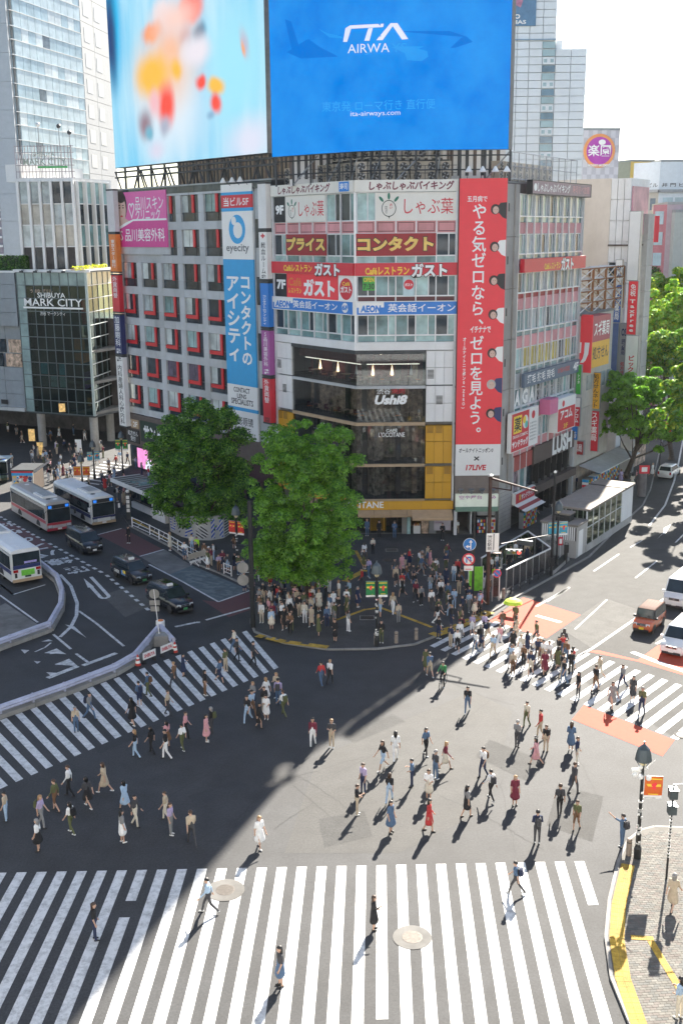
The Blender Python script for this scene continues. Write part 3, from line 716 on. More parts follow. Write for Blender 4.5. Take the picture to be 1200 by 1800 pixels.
# vertical blade signs, one stack at each end of the block
def stack(F, s0, s1, n0, n1, items, labfmt, uu):
    for vt, vb, m, st, tm, lab, o in items:
        zb, zt = F.z(uu, vb, n1), F.z(uu, vt, n1)
        t = thing('blade_sign', lab, 'sign', F.M @ MT((s0, -n0, zb)))
        b = MB(); b.fbox(s0, s1, n0, n1, zb+.05, zt-.05, m); obj('panel', b, t, F.M)
        b = MB(); b.fbox(s0-.03, s1+.03, n0, n1+.03, zt-.05, zt+.12, STEEL_D); b.fbox(s0-.03, s1+.03, n0, n1+.03, zb-.12, zb+.05, STEEL_D); obj('frame', b, t, F.M)
        w = s1-s0; h = zt-zb
        for x in st: let(t, F, x[0], s0+w*x[1], s0+w*x[2], zb+h*x[3], zb+h*x[4], n1+.008, tm if len(x) < 6 else x[5], vertical=o, bold=.02)
sL0, sL1 = FA.s(194, 460, 1.), FA.s(206, 460, 1.)
stack(FA, sL0, sL1, .4, 1.0, [
    (334, 408, mat('blank_sign', (.62, .58, .57), .5, var=.06), [], TEXTW, 'blank pale blade sign, topmost at the left end of the grey block', True),
    (411, 478, ORNG, [('東京スター銀行', .25, .8, .12, .85)], TEXTW, 'orange vertical bank blade sign at the left end of the grey block', True),
    (483, 548, SIGNRED, [('外貨両替', .2, .8, .38, .96)], TEXTW, 'red currency exchange blade sign at the left end of the grey block', True),
    (553, 621, NAVY, [('加藤眼科', .15, .85, .2, .97), ('5F', .15, .85, .02, .14)], TEXTW, 'navy eye clinic blade sign at the left end of the grey block', True),
    (625, 745, WHITE_S, [('3F', .15, .85, .93, .99), ('内科産婦人科心療内科', .18, .82, .03, .88)], TEXTK, 'long white clinic blade sign, lowest at the left end of the grey block', True)], '', 200)
sR0, sR1 = FA.s(457, 500, .7), FA.s(471, 500, .7)
stack(FA, sR0, sR1, .1, .7, [
    (322, 402, WHITE, [], TEXTW, 'blank white blade sign, topmost in the gap between the two buildings', True),
    (407, 491, WHITE_S, [('献血ルーム', .25, .78, .12, .78), ('6F', .2, .8, .03, .1), ('✚', .25, .75, .86, .96, TEXTR)], TEXTK, 'white blood donation blade sign with a red cross in the gap between buildings', True),
    (497, 575, BLUE, [('コンタクトのアイシティ', .3, .72, .06, .72)], TEXTW, 'blue lens shop blade sign in the gap between the two buildings', True),
    (580, 659, PURP, [('S品川美容外科', .25, .75, .2, .95), ('4F', .2, .85, .03, .14)], TEXTW, 'purple clinic blade sign in the gap between the two buildings', True),
    (664, 742, SIGNRED, [('外貨両替', .2, .8, .45, .97), ('両替', .2, .8, .02, .12, TEXTK)], TEXTW, 'red currency exchange blade sign, lowest in the gap between the two buildings', True)], '', 464)

# ---------------------------------------------------------------- corner building: glass below, sign bands above
cb = thing('corner_building', 'nine storey wedge shaped corner building, glass floors below and sign bands above', 'building', loc=(1.45, 101.6, 0))
I4 = Matrix.Identity(4)
pl = [FA.pt(31.3), LF.pt(0), KP, RF.pt(9.12), BF.pt(0), BF.pt(4.2), FD.pt(18.9), FD.pt(18.9)-FD.n*14, V_((4, 124, 0))]
cen = sum(pl, Vector())/len(pl)
def inset(k): return [(p+(cen-p)*k)[:2] for p in pl[1:]]
b = MB(); b.prism(inset(.035), 17.5, 32.3, INT_D); b.prism(inset(.42), .0, 17.5, INT_D); b.prism(inset(.035), 32.3, 32.45, ROOFM)
for z in (3.3, 6.72, 10.7, 14.1): b.prism(inset(.02), z, z+.22, CONC_D)
b.prism(inset(.02), -.02, .14, CONC_D)
obj('wall', b, cb, I4)
levels = [  # z0, z1 of window strips, lower strips, spandrels for the upper storeys
    (29.1, 31.56, 'w9'), (28.02, 29.1, 'pink'), (26.02, 28.0, 'w8'), (25.42, 26.0, 'low'), (24.3, 25.42, 'band'), (22.48, 24.3, 'w7'), (22.0, 22.45, 'mar'), (20.84, 22.0, 'band'), (18.95, 20.82, 'w6'), (18.38, 18.93, 'low'), (17.62, 18.36, 'ledge')]
def upper(F, bays, skip):
    for z0, z1, kind in levels:
        for i in range(len(bays)-1):
            a, c = bays[i]+.05, bays[i+1]-.05
            if kind[0] == 'w':
                w = MB(); w.fbox(a, c, -.3, -.2, z0, z1, BLACK); w.fbox(a, c, -.2, -.08, z1-.08, z1, ALU); w.fbox(a, c, -.2, -.08, z0, z0+.07, ALU)
                d = a+(c-a)*(.64 if i % 2 else .62); w.fbox(d-.04, d+.04, -.2, -.06, z0+.07, z1-.08, ALU)
                o = obj('window', w, cb, F.M)
                pie('pane', o, F, a+.02, d-.05, -.19, -.13, z0+.08, z1-.09, [TEALG, TEALG2, DARKG, TEALG][(i+int(z0)) % 4])
                pie('pane', o, F, d+.05, c-.02, -.19, -.14, z0+.08, z1-.09, [TEALG, DARKG, TEALG2][(i*2+int(z0)) % 3])
            elif kind == 'low': pie('lower_pane', cb, F, a, c, -.25, -.13, z0, z1, TEALG2 if (i+int(z0)) % 2 else TEALG)
            elif kind == 'pink':
                pie('spandrel_panel', cb, F, a, c, -.25, -.12, z0, z1, PINKP)
                for q in ((a+.12, c-.12, z1-.2, z1-.14), (a+.12, c-.12, z0+.14, z0+.2), (a+.12, a+.17, z0+.2, z1-.2), (c-.17, c-.12, z0+.2, z1-.2)): pie('spandrel_groove', cb, F, q[0], q[1], -.13, -.117, q[2], q[3], MAROONP)
            elif kind == 'mar': pie('spandrel_panel', cb, F, a, c, -.25, -.12, z0, z1, MAROONP)
            elif kind == 'ledge': pie('ledge_panel', cb, F, bays[i]+.004, bays[i+1]-.004, -.3, .12, z0, z1, WHITE)
            elif kind == 'band': pie('spandrel_panel', cb, F, a, c, -.25, -.12, z0, z1, GREYP2)
    for x in bays: pie('mullion', cb, F, x-.05, x+.05, -.25, .02, 18.36, 31.56, ALU)
    for z in (18.94, 20.83, 22.46, 25.41, 26.01, 28.01, 29.1): pie('transom', cb, F, bays[0], bays[-1], -.25, -.02, z-.03, z+.03, ALU)
baysL = [0.02+2.135*i for i in range(7)]; baysR = [.0+1.815*i for i in range(6)]
upper(LF, baysL, ()); upper(RF, baysR, ())
pie('corner_post', cb, RF, -.12, .08, -.2, .08, 17.62, 32.4, ALU); pie('end_post', cb, RF, 8.95, 9.14, -.3, .12, 3.4, 32.4, ALU); pie('end_post', cb, LF, -.12, .1, -.3, .12, 3.4, 32.4, ALU)
pie('downpipe', cb, RF, 9.16, 9.19+.1, -.2, .2, 2.5, 32.4, BLACK)
# signs of the upper floors
sL = lambda u, v, n=.1: LF.s(u, v, n); sR = lambda u, v, n=.1: RF.s(u, v, n)
CREAM = mat('cream_sign', (.74, .72, .66), .45, var=.04, scale=.5, dirt=.1)
sign(LF, -.05, 12.88, 31.57, 32.58, CREAM, 'cream roof edge sign band with maroon brush letters, left face of the corner building', n=.02, depth=.22, texts=[('しゃぶしゃぶバイキング', .10, .74, .12, .9, MAR_T, dict(bold=.035, slant=.12))])
sign(LF, 10.9, 12.3, 31.66, 32.5, BLUE, 'small square blue sushi sign on the cream band near the building corner', n=.25, depth=.05, texts=[('寿司', .1, .9, .18, .85, TEXTW, dict(bold=.03))])
sign(RF, -.05, 9.12, 31.57, 32.58, CREAM, 'cream roof edge sign band with maroon brush letters, right face above the turnip', n=.02, depth=.22, texts=[('しゃぶしゃぶバイキング', .14, .96, .12, .9, MAR_T, dict(bold=.035, slant=.12))])
sign(LF, .3, 2.05, 29.12, 31.5, BLACK, 'dark panel marked 9F at the left edge of the corner building', n=.0, depth=.06, texts=[('9F', .12, .9, .3, .68, TEXTW, dict(bold=.05))], name='floor_sign')
def turnip(parent, F, cx, cz, r, n):
    b = MB(); ring(b, cx, cz, r, r*.9, n, DGREEN, sx=.9)
    b.add([(cx-.12*r, -n, cz-r*.92), (cx+.12*r, -n, cz-r*.92), (cx+.08*r, -n, cz-r*1.25)], [(0, 1, 2)], DGREEN)
    G2 = mat('leaf_print', (.01, .15, .09), .5, var=.1)
    for a in (-.7, 0, .7):
        x, z = cx+sin(a)*r*1.45, cz+cos(a)*r*1.45; k = 10
        b.add([(x+.17*r*cos(2*pi*i/k)*cos(a)+.42*r*sin(2*pi*i/k)*sin(a), -n, z+.42*r*sin(2*pi*i/k)*cos(a)-.17*r*cos(2*pi*i/k)*sin(a)) for i in range(k)], [tuple(range(k))], G2)
    obj('emblem', b, parent, F.M)
    let(parent, F, 'わたぶじ', cx-.5*r, cx-.15*r, cz-.6*r, cz+.3*r, n+.001, TEXTK, vertical=True); let(parent, F, 'おい', cx+.1*r, cx+.45*r, cz-.05*r, cz+.6*r, n+.001, TEXTR, vertical=True)
s1_ = LF.s(597, 360); t = sign(LF, 2.2, 8.6, 29.12, 31.5, CREAM, 'cream restaurant panel with turnip emblem on the left face, beside 9F', n=.0, depth=.1, texts=[('しゃぶ葉', .34, .96, .2, .8, TEXTR, dict(bold=.005))]); turnip(t, LF, 3.3, 30.1, .62, .112)
x0 = RF.s(660, 360); t = sign(RF, x0, 9.0, 29.12, 31.5, CREAM, 'cream restaurant panel with turnip emblem on the right face above gold letters', n=.0, depth=.1, texts=[('しゃぶ葉', .35, .96, .22, .8, TEXTR, dict(bold=.005))]); turnip(t, RF, RF.s(683, 367), 30.15, .72, .112)
sign(LF, 2.2, 8.62, 26.05, 28.0, SIGNDRED, 'dark red sign with four gold letters on the left face', n=.0, depth=.1, texts=[('プライス', .02, .98, .2, .86, GOLD, dict(bold=.055, back=BLACK))])
sign(RF, .06, RF.s(766, 430), 26.05, 28.0, SIGNDRED, 'dark red sign with five gold letters on the right face', n=.0, depth=.1, texts=[('コンタクト', .02, .97, .2, .86, GOLD, dict(bold=.055, back=BLACK))])
sign(LF, -.05, 12.85, 24.32, 25.42, SIGNRED, 'red diner sign band with yellow and white letters on the left face', n=.0, depth=.3, texts=[('Caféレストラン', .16, .52, .18, .78, YELT, dict(bold=.03)), ('ガスト', .55, .85, -.1, .95, TEXTW, dict(bold=.05, back=BLACK))])
sign(RF, -.05, 9.15, 24.32, 25.42, SIGNRED, 'red diner sign band with yellow and white letters on the right face', n=.0, depth=.3, texts=[('Caféレストラン', .10, .53, .05, .7, YELT, dict(bold=.03)), ('ガスト', .55, .9, -.15, .95, TEXTW, dict(bold=.05, back=BLACK))])
sign(LF, .2, 2.1, 22.05, 24.25, BLACK, 'dark panel marked 7F below the left red diner band', n=.0, depth=.06, texts=[('7F', .12, .92, .32, .75, TEXTW, dict(bold=.05))], name='floor_sign')
sign(LF, 2.2, 10.3, 21.98, 24.3, BANRED, 'bright red diner panel beside 7F on the left face', n=.0, depth=.1, texts=[('Café', .04, .30, .5, .84, ORNG, dict(bold=.02)), ('レストラン', .04, .30, .2, .42, YELT, dict(bold=.02)), ('ガスト', .34, .95, .12, .82, TEXTW, dict(bold=.06))])
t = sign(LF, 10.4, 12.7, 21.98, 24.3, WHITE_S, 'white panel with a red oval diner logo at the corner on the seventh floor', n=.0, depth=.08)
b = MB(); disc(b, 11.55, 23.1, .98, .09, SIGNRED, .98); obj('emblem', b, t, LF.M); let(t, LF, 'ガスト', 10.75, 12.35, 22.75, 23.35, .095, TEXTW, bold=.04); let(t, LF, 'Café', 11.0, 12.1, 23.4, 23.75, .095, YELT)
sign(RF, RF.s(637, 495), RF.s(659, 495), 23.0, 24.25, GREENS, 'small green opening hours board in the seventh floor window', n=-.05, depth=.05, texts=[('OPEN', .08, .92, .6, .92, YELT, dict(bold=.02)), ('7:30', .05, .95, .08, .5, TEXTK, dict(bold=.02))])
t = sign(RF, RF.s(708, 500), RF.s(728, 500), 22.5, 24.3, mat('poster_blue', (.45, .58, .60), .5, var=.1), 'pale poster with a round red diner logo in the seventh floor window', n=-.05, depth=.04, name='poster', cat='poster'); b = MB(); disc(b, RF.s(718, 500), 23.5, .45, .0, SIGNRED); obj('emblem', b, t, RF.M); let(t, RF, 'ガスト', RF.s(711, 500), RF.s(725, 500), 23.35, 23.62, .005, TEXTW, bold=.04)
for F, s0, s1, lab, tx in ((LF, -.1, 12.7, 'blue language school sign band marked 6F on the left face', [('英会話イーオン', .27, .82, .2, .85, TEXTW, dict(bold=.035)), ('6F', .875, .945, .3, .72, BLUE, dict(bold=.05))]), (RF, .1, 9.2, 'blue language school sign band on the right face below the red oval logo', [('英会話イーオン', .31, .98, .18, .86, TEXTW, dict(bold=.035))])):
    t = sign(F, s0, s1, 20.86, 21.98, BLUE, lab, n=.0, depth=.22, frame=WHITE_S, texts=tx); w = s1-s0
    pie('panel', t, F, s0+.01, s0+w*.27, .0, .225, 21.5, 21.97, WHITE_S); pie('panel', t, F, s0+w*.02, s0+w*.22, .0, .2251, 21.0, 21.6, WHITE_S)
    let(t, F, 'AEON', s0+w*.035, s0+w*.24, 21.05, 21.7, .24, BLUE, bold=.05, slant=.1)
    if F is LF: b = MB(); disc(b, s0+w*.91, 21.42, .46, .226, WHITE_S); obj('emblem', b, t, F.M)
# lower glass storeys
gR = RF.s(747, 700); gL = LF.s(514, 680)
def storey(z0, z1, back, lab):
    for F, s0, s1, nb in ((RF, 0.02, gR, 4), (LF, gL, 12.82, 5)):
        for i in range(nb):
            a = s0+(s1-s0)*i/nb; c = s0+(s1-s0)*(i+1)/nb
            pie('glass_pane', cb, F, a+.015, c-.015, -.1, -.06, z0, z1, GLASS)
        pie('back_wall', cb, F, s0, s1, -3.4, -3.2 if F is RF else -2.3, z0, z1, back)
        for i in range(4):   # furniture-deep shelving and columns along the back of the room
            a = s0+(s1-s0)*(i+.5)/4; pie('room_pillar', cb, F, a-.25, a+.25, -2.2-.4*(i % 2), -1.9-.4*(i % 2), z0, z1, INT_B if i % 2 else INT_D)
storey(14.35, 17.25, INT_M, ''); storey(10.95, 14.05, INT_B, ''); storey(7.0, 10.6, mat('interior_green', (.36, .29, .23), .8, var=.9, scale=1.8), ''); storey(3.6, 6.7, mat('interior_dim', (.30, .26, .21), .8, var=.9, scale=2.), '')
LAMPW = mat('warm_lamp', (1., .72, .4), .5, var=0, emit=1.2)
for F, s0, s1 in ((RF, 0.0, gR), (LF, gL, 12.83)):
    pie('floor_band', cb, F, s0, s1, -.2, .06, 17.27, 17.6, STEEL_D); pie('floor_band', cb, F, s0, s1, -.2, .05, 14.07, 14.33, GREYP)
    pie('floor_band', cb, F, s0, s1, -.2, .08, 10.62, 10.93, TAN); pie('floor_band', cb, F, s0, s1, -.2, .08, 6.72, 6.98, TAN); pie('floor_band', cb, F, s0, s1, -.2, .1, 3.42, 3.58, TAN)
    pie('interior_band', cb, F, s0+.2, s1-.2, -.9, -.8, 16.35, 17.2, MAROONP)
    pie('light_strip', cb, F, s0+1., s1-.5, -1.0, -.92, 16.2, 16.27, mat('light_strip', (.9, .85, .7), .5, var=0, emit=.5))
    for k in range(3):
        x = s0+(s1-s0)*(.25+.28*k)
        t = thing('pendant_lamp', ['left', 'middle', 'right'][k]+' hanging pendant lamp behind the fourth floor glass, %s face' % ('right' if F is RF else 'left'), 'lamp', F.M @ MT((x, 1.6, 15.0)), 'pendant lamps behind the restaurant glass')
        b = MB(); b.tube((x, 1.6, 16.0), (x, 1.6, 17.2), .015, .015, BLACK, 5); obj('cord', b, t, F.M)
        b = MB(); b.lathe([(.06, 0), (.16, .1), (.05, .75), (.03, .95)], LAMPW if k < 2 else WHITE, (x, 1.6, 15.1), 10); obj('shade', b, t, F.M)
ORD = ['first', 'second', 'third', 'fourth', 'fifth', 'sixth', 'seventh', 'eighth', 'ninth', 'tenth', 'eleventh', 'twelfth', 'thirteenth', 'fourteenth', 'fifteenth', 'sixteenth']
def table_set(F, s, n, z, k, i=0):
    wh = '%s from the left on the %s floor, %s face' % (ORD[i], 'third' if z < 12 else 'fourth', 'right' if F is RF else 'left')
    o = F.M @ MT((s, -n, z))
    t = thing('dining_table', 'square dining table behind the glass, '+wh, 'table', o, 'dining tables behind the restaurant glass'); b = MB(); b.box(-.45, .45, -.4, .4, .7, .75, [INT_B, INT_M, TAN][k % 3]); obj('tabletop', b, t, o)
    b = MB(); b.tube((0, 0, 0), (0, 0, .7), .05, .05, BLACK, 6); b.lathe([(.28, 0), (.25, .03)], BLACK, seg=10); obj('leg', b, t, o)
    for q in (-1, 1):
        c = o @ MT((q*.75, 0, 0)); t = thing('dining_chair', 'chair %s of its table, table %s' % ('right' if q > 0 else 'left', wh), 'chair', c, 'chairs behind the restaurant glass'); b = MB(); b.box(-.2, .2, -.2, .2, .42, .47, [ORNG, INT_M, INT_B][(k+q) % 3]); obj('seat', b, t, c)
        b = MB(); b.box(q*.17, q*.21, -.2, .2, .47, .85, INT_B) if q > 0 else b.box(-.21, -.17, -.2, .2, .47, .85, INT_M); obj('backrest', b, t, c)
        for x in (-.17, .17):
            for y in (-.17, .17): b = MB(); b.tube((x, y, 0), (x, y, .42), .02, .02, BLACK, 4); obj('leg', b, t, c)
k = 0
for z in (14.32, 10.92):
    for F, ss in ((RF, (1.3, 3.2, 5.0)), (LF, (4.5, 7.0, 9.5, 11.6))):
        for i, s in enumerate(ss): table_set(F, s, -1.3-.3*(k % 2), z, k, i); k += 1
sR_ = lambda u, v: RF.s(u, v)
def shoptext(F, st, u0, u1, v0, v1, m, lab, n=.02, **kw):
    s0, z1 = F.at(u0, v0, n); s1, z0 = F.at(u1, v1, n)
    t = thing('shop_lettering', lab, 'sign', F.M @ MT((s0, -n, z0))); let(t, F, st, s0, s1, z0, z1, n, m, **kw); return t
t = shoptext(RF, '渋谷', 662, 686, 683, 693, TEXTW, 'white script restaurant lettering on the third floor glass', bold=.01); let(t, RF, '焼肉', RF.s(688, 688), RF.s(711, 688), RF.z(700, 692), RF.z(700, 682), .02, TEXTR, bold=.01); let(t, RF, 'Ushi8', RF.s(658, 702), RF.s(716, 702), RF.z(700, 711), RF.z(700, 694), .02, TEXTW, bold=.05, slant=.25)
shoptext(RF, 'King of Yakiniku', 656, 714, 617, 623, mat('warm_lettering', (.9, .75, .55), .5, var=0, emit=.3), 'small warm lit lettering at the top of the fourth floor glass', n=-.05, bold=.01, slant=.2)
t = shoptext(RF, "L'OCCITANE", 665, 711, 760, 768, TEXTW, 'white café lettering on the right glass above the second floor', bold=.015); let(t, RF, 'CAFÉ', RF.s(678, 757), RF.s(698, 757), RF.z(690, 759), RF.z(690, 753), .02, TEXTW, bold=.015)
t = shoptext(LF, "L'OCCITANE", 552, 588, 751, 760, TEXTW, 'white café lettering on the left glass above the bright green tree', bold=.015); let(t, LF, 'CAFÉ', LF.s(563, 745), LF.s(578, 746), LF.z(570, 749), LF.z(570, 742), .02, TEXTW, bold=.015)
# side panels: grey above, ochre below
for F, s0, s1, n in ((RF, gR+.06, 8.93, 3), (LF, .12, gL-.05, 3)):
    w = (s1-s0)/n
    for i in range(n):
        for z0, z1, m in ((16.0, 17.55, WHITE), (14.4, 15.98, WHITE), (12.7, 14.3, WHITE), (10.95, 12.68, WHITE), (9.1, 10.6, OCHRE), (7.0, 9.08, OCHRE), (5.2, 6.7, OCHRE), (3.6, 5.18, OCHRE)):
            pie('cladding_panel', cb, F, s0+w*i+.012, s0+w*(i+1)-.012, -.3, .03, z0+.01, z1-.01, m)
    for z0, i in ((15.0, 0), (12.6, 1), (9.9, 0), (9.9, 1), (6.0, 0), (6.0, 2)):
        b = MB()
        for q in range(7): b.fbox(s0+w*i+.12, s0+w*(i+1)-.12, .02, .06, z0+.12*q, z0+.12*q+.07, STEEL_D if z0 > 10.5 else mat('ochre_dark', (.25, .13, .01), .6, var=.1))
        obj('louvre', b, cb, F.M)
for F, s1 in ((RF, 9.12), (LF, 12.8)):
    n = 3 if F is RF else 4
    for i in range(n): pie('fascia_panel', cb, F, s1*i/n+.01, s1*(i+1)/n-.01, -.3, .16, 2.58, 3.4, OCHRE)
t = shoptext(RF, "L'OCCITANE", 585, 674, 882, 893, TEXTW, 'large white shop lettering on the ochre fascia next to the tree', n=.2, bold=.02)
# street level shop
AWN = mat('tan_awning', (.40, .265, .15), .8, var=.1)
def awning(F, s0, s1, zt, zb, out, m, lab=None):
    b = MB(); b.add([(s0, -.17, zt), (s1, -.17, zt), (s1, -out, zb), (s0, -out, zb), (s0, -.17, zt-.05), (s1, -.17, zt-.05), (s1, -out, zb-.22), (s0, -out, zb-.22)], [(0, 3, 2, 1), (4, 5, 6, 7), (3, 7, 6, 2), (0, 4, 7, 3), (1, 2, 6, 5)], m); return b
for i in range(4): obj('awning', awning(RF, .1+1.55*i, 1.62+1.55*i, 2.56, 2.2, .75, AWN), cb, RF.M)
obj('awning', awning(RF, 5.2, 9.0, 2.56, 2.02, 1.4, mat('tan_awning_pale', (.50, .34, .20), .8, var=.1)), cb, RF.M)
for i in range(4): obj('awning', awning(LF, 3.+2.4*i, 5.36+2.4*i, 2.56, 2.2, .75, AWN), cb, LF.M)
pie('shop_back', cb, RF, .0, 9.1, -3.2, -3.1, .1, 2.5, mat('shop_interior', (.16, .10, .055), .7, var=.55, scale=2.2)); pie('shop_back', cb, LF, .5, 12.8, -3., -2.9, .1, 2.5, INT_D)
for i, s in enumerate((0., 1.3, 2.6, 3.9)): pie('glass_door', cb, RF, s+.03, s+1.25, -.6, -.56, .12, 2.2, GLASS)
pie('door_panel', cb, RF, 1.3, 2.8, -.75, -.7, .3, 1.9, OCHRE); pie('shop_pillar', cb, RF, 4.3, 4.75, -.5, -.1, .1, 2.5, CONC); pie('shop_pillar', cb, RF, 4.78, 5.1, -.4, .0, .1, 2.5, TEALG2)
for i in range(4): pie('shop_window', cb, LF, 2.+2.7*i, 4.5+2.7*i, -.5, -.45, .2, 2.3, GLASS)
t = sign(RF, 7.35, 8.95, .45, 2.0, mat('poster_lilac', (.52, .48, .54), .5, var=.06), 'pale lilac poster wall beside the yellow shop entrance', n=-.1, depth=.05, name='poster', cat='poster', texts=[('provence', .1, .6, .62, .7, PURP, {}), ('à bientôt', .1, .5, .5, .57, PURP, {})])
for i in range(3):
    t = thing('display_shelf', ['white shop counter below the tan awning', 'dark wooden shelf with goods below the tan awning', 'narrow shelf by the pillar of the yellow shop'][i], 'shelf', RF.M @ MT((5.6+.7*i, .3, .14)))
    b = MB(); b.box(5.4+.75*i, 6.05+.75*i, .1, .5, .14, [.9, 1.5, 1.6][i], [WHITE, INT_B, STEEL][i]); obj('body', b, t, RF.M)
    b = MB()
    for q in range(12): b.box(5.42+.75*i+.05*q, 5.45+.75*i+.05*q, .12, .3, [.9, 1.5, 1.6][i], [.9, 1.5, 1.6][i]+.12+.06*(q % 3), [ORNG, WHITE, SIGNRED, YELT, DGREEN][q % 5])
    obj('goods', b, t, RF.M)

# ---- red banner block
b = MB(); b.fbox(0, 4.2, -.3, -.05, 2.6, 32.4, BROWN); obj('wall', b, cb, BF.M)
for z0, z1 in ((4.9, 6.3), (3.7, 4.88)):
    for i in range(2): pie('wall_panel', cb, BF, .05+2.05*i, 2.08+2.05*i, -.05, .0, z0, z1, mat('taupe_panel', (.21, .175, .155), .6, var=.1, dirt=.2))
t = thing('tall_banner', 'tall red advertising banner with white brush letters and leaning figures', 'banner', BF.M @ MT((2.1, -.1, 6.4)))
zB = lambda v: BF.z(840, v, .2)
zmid = zB(781)
pie('panel', t, BF, .02, 4.22, 0, .18, zmid, 32.62, BANRED); pie('panel', t, BF, .02, 4.22, 0, .18, zB(836), zmid-.01, WHITE_S)
pie('frame', t, BF, -.06, .018, 0, .2, zB(836), 32.66, BLACK)
def onB(st, u0, u1, v0, v1, m, **kw):
    vm = (v0+v1)/2; let(t, BF, st, BF.s(u0, vm, .2), BF.s(u1, vm, .2), zB(v1), zB(v0), .19, m, **kw)
onB('やる気ゼロなら、', 828, 853, 358, 570, TEXTW, vertical=True, bold=.06)
onB('ゼロを見よう。', 824, 848, 590, 760, TEXTW, vertical=True, bold=.06)
onB('オールナイトニッポン0(ZERO)', 811, 818, 593, 718, TEXTW, vertical=True, bold=.03)
onB('五月病で', 821, 856, 344, 355, TEXTW, bold=.03); onB('イチナナで', 826, 862, 573, 585, TEXTW, bold=.03)
onB('オールナイトニッポン0', 806, 866, 787, 796, TEXTK, bold=.02, slant=.2); onB('×', 832, 842, 802, 810, TEXTK); onB('17LIVE', 818, 854, 817, 827, TEXTR, bold=.04, slant=.12)
for k, (v, cloth, hr) in enumerate(((367, BLACK, HAIR_F), (433, WHITE_S, HAIR_F), (492, BLACK, HAIR_F), (552, WHITE_S, HAIR_F), (620, WHITE_S, HAIR_F), (675, NAVY, mat('printed_grey_hair', (.45, .42, .38), .6, var=.1)), (726, NAVY, HAIR_F))):
    z = zB(v); b = MB(); e = BF.s(888-(v-330)*.03, v, .2)-.0
    e = 4.2
    b.add([(x, -.186, zz) for x, zz in ((e, z+.55), (e-.55, z+.5), (e-.85, z+.15), (e-.75, z-.3), (e-.35, z-.75), (e, z-.9))], [tuple(range(6))], cloth)
    kk = 14
    b.add([(e-1.0+.42*cos(2*pi*i/kk), -.188, z-.05+.45*sin(2*pi*i/kk)) for i in range(kk)], [tuple(range(kk))], hr)
    b.add([(e-.96+.27*cos(2*pi*i/kk), -.190, z-.12+.33*sin(2*pi*i/kk)) for i in range(kk)], [tuple(range(kk))], SKIN_F)
    for q in (-.1, .1): b.add([(e-.96+q+.035*cos(2*pi*i/6), -.192, z-.08+.025*sin(2*pi*i/6)) for i in range(6)], [tuple(range(6))], HAIR_F)
    obj('portrait', b, t, BF.M)
for i in range(4):
    x = .55+1.0*i; q = thing('spotlight', ['sign spotlight under the red banner, leftmost of four', 'sign spotlight under the red banner, second from the left', 'sign spotlight under the red banner, third from the left', 'sign spotlight under the red banner, rightmost of four'][i], 'light', BF.M @ MT((x, -.5, 4.5)))
    b = MB(); b.lathe([(.08, -.15), (.12, 0), (.3, .28), (.28, .3)], STEEL, (x, -.55, 4.4), 12); obj('shade', b, q, BF.M); b = MB(); b.tube((x, 0, 4.2), (x, -.55, 4.25), .03, .03, BLACK, 5); obj('arm', b, q, BF.M)
t = sign(BF, .1, 4.1, 2.95, 4.15, mat('lightbox', (.62, .66, .56), .4, var=.1, emit=.06), 'pale lightbox shop sign with purple letters below the red banner', n=0., depth=.35, texts=[('空や屋台', .08, .62, .6, .92, PURP, dict(bold=.03)), ('み', .85, .95, .62, .9, PURP, dict(bold=.03))])
pie('lit_base', t, BF, .1, 4.1, .0, .45, 2.5, 2.94, mat('sea_green_sign', (.16, .27, .20), .5, var=.15))
pie('shop_back', cb, BF, .1, 4.1, -3, -2.9, .1, 2.5, INT_D); pie('shop_pillar', cb, BF, .0, .28, -.3, .1, .1, 2.5, WHITE); pie('shop_pillar', cb, BF, 3.95, 4.2, -.3, .05, .1, 2.5, STEEL_D); pie('shop_partition', cb, BF, 1.6, 1.7, -2.5, -.2, .1, 2.4, WHITE)
pie('shutter_box', cb, BF, 2.2, 3.9, -.3, -.05, 2.0, 2.5, STEEL)
for i, lab in enumerate(('goods rack with red packs below the lightbox sign', 'white and blue drinks cabinet below the lightbox sign')):
    q = thing('shop_rack', lab, 'rack', BF.M @ MT((2.6+1.0*i, .1, .14))); b = MB(); b.box(2.2+.95*i, 3.0+.95*i, .1, .6, .14, 1.7, STEEL_D if i == 0 else WHITE); obj('body', b, q, BF.M); b = MB()
    for r in range(4):
        for c in range(5): b.box(2.24+.95*i+.15*c, 2.37+.95*i+.15*c, .02, .1, .3+.34*r, .55+.34*r, [SIGNRED, WHITE_S, BLUE, YELT, SIGNDRED][(r*2+c) % 5])
    obj('goods', b, q, BF.M)

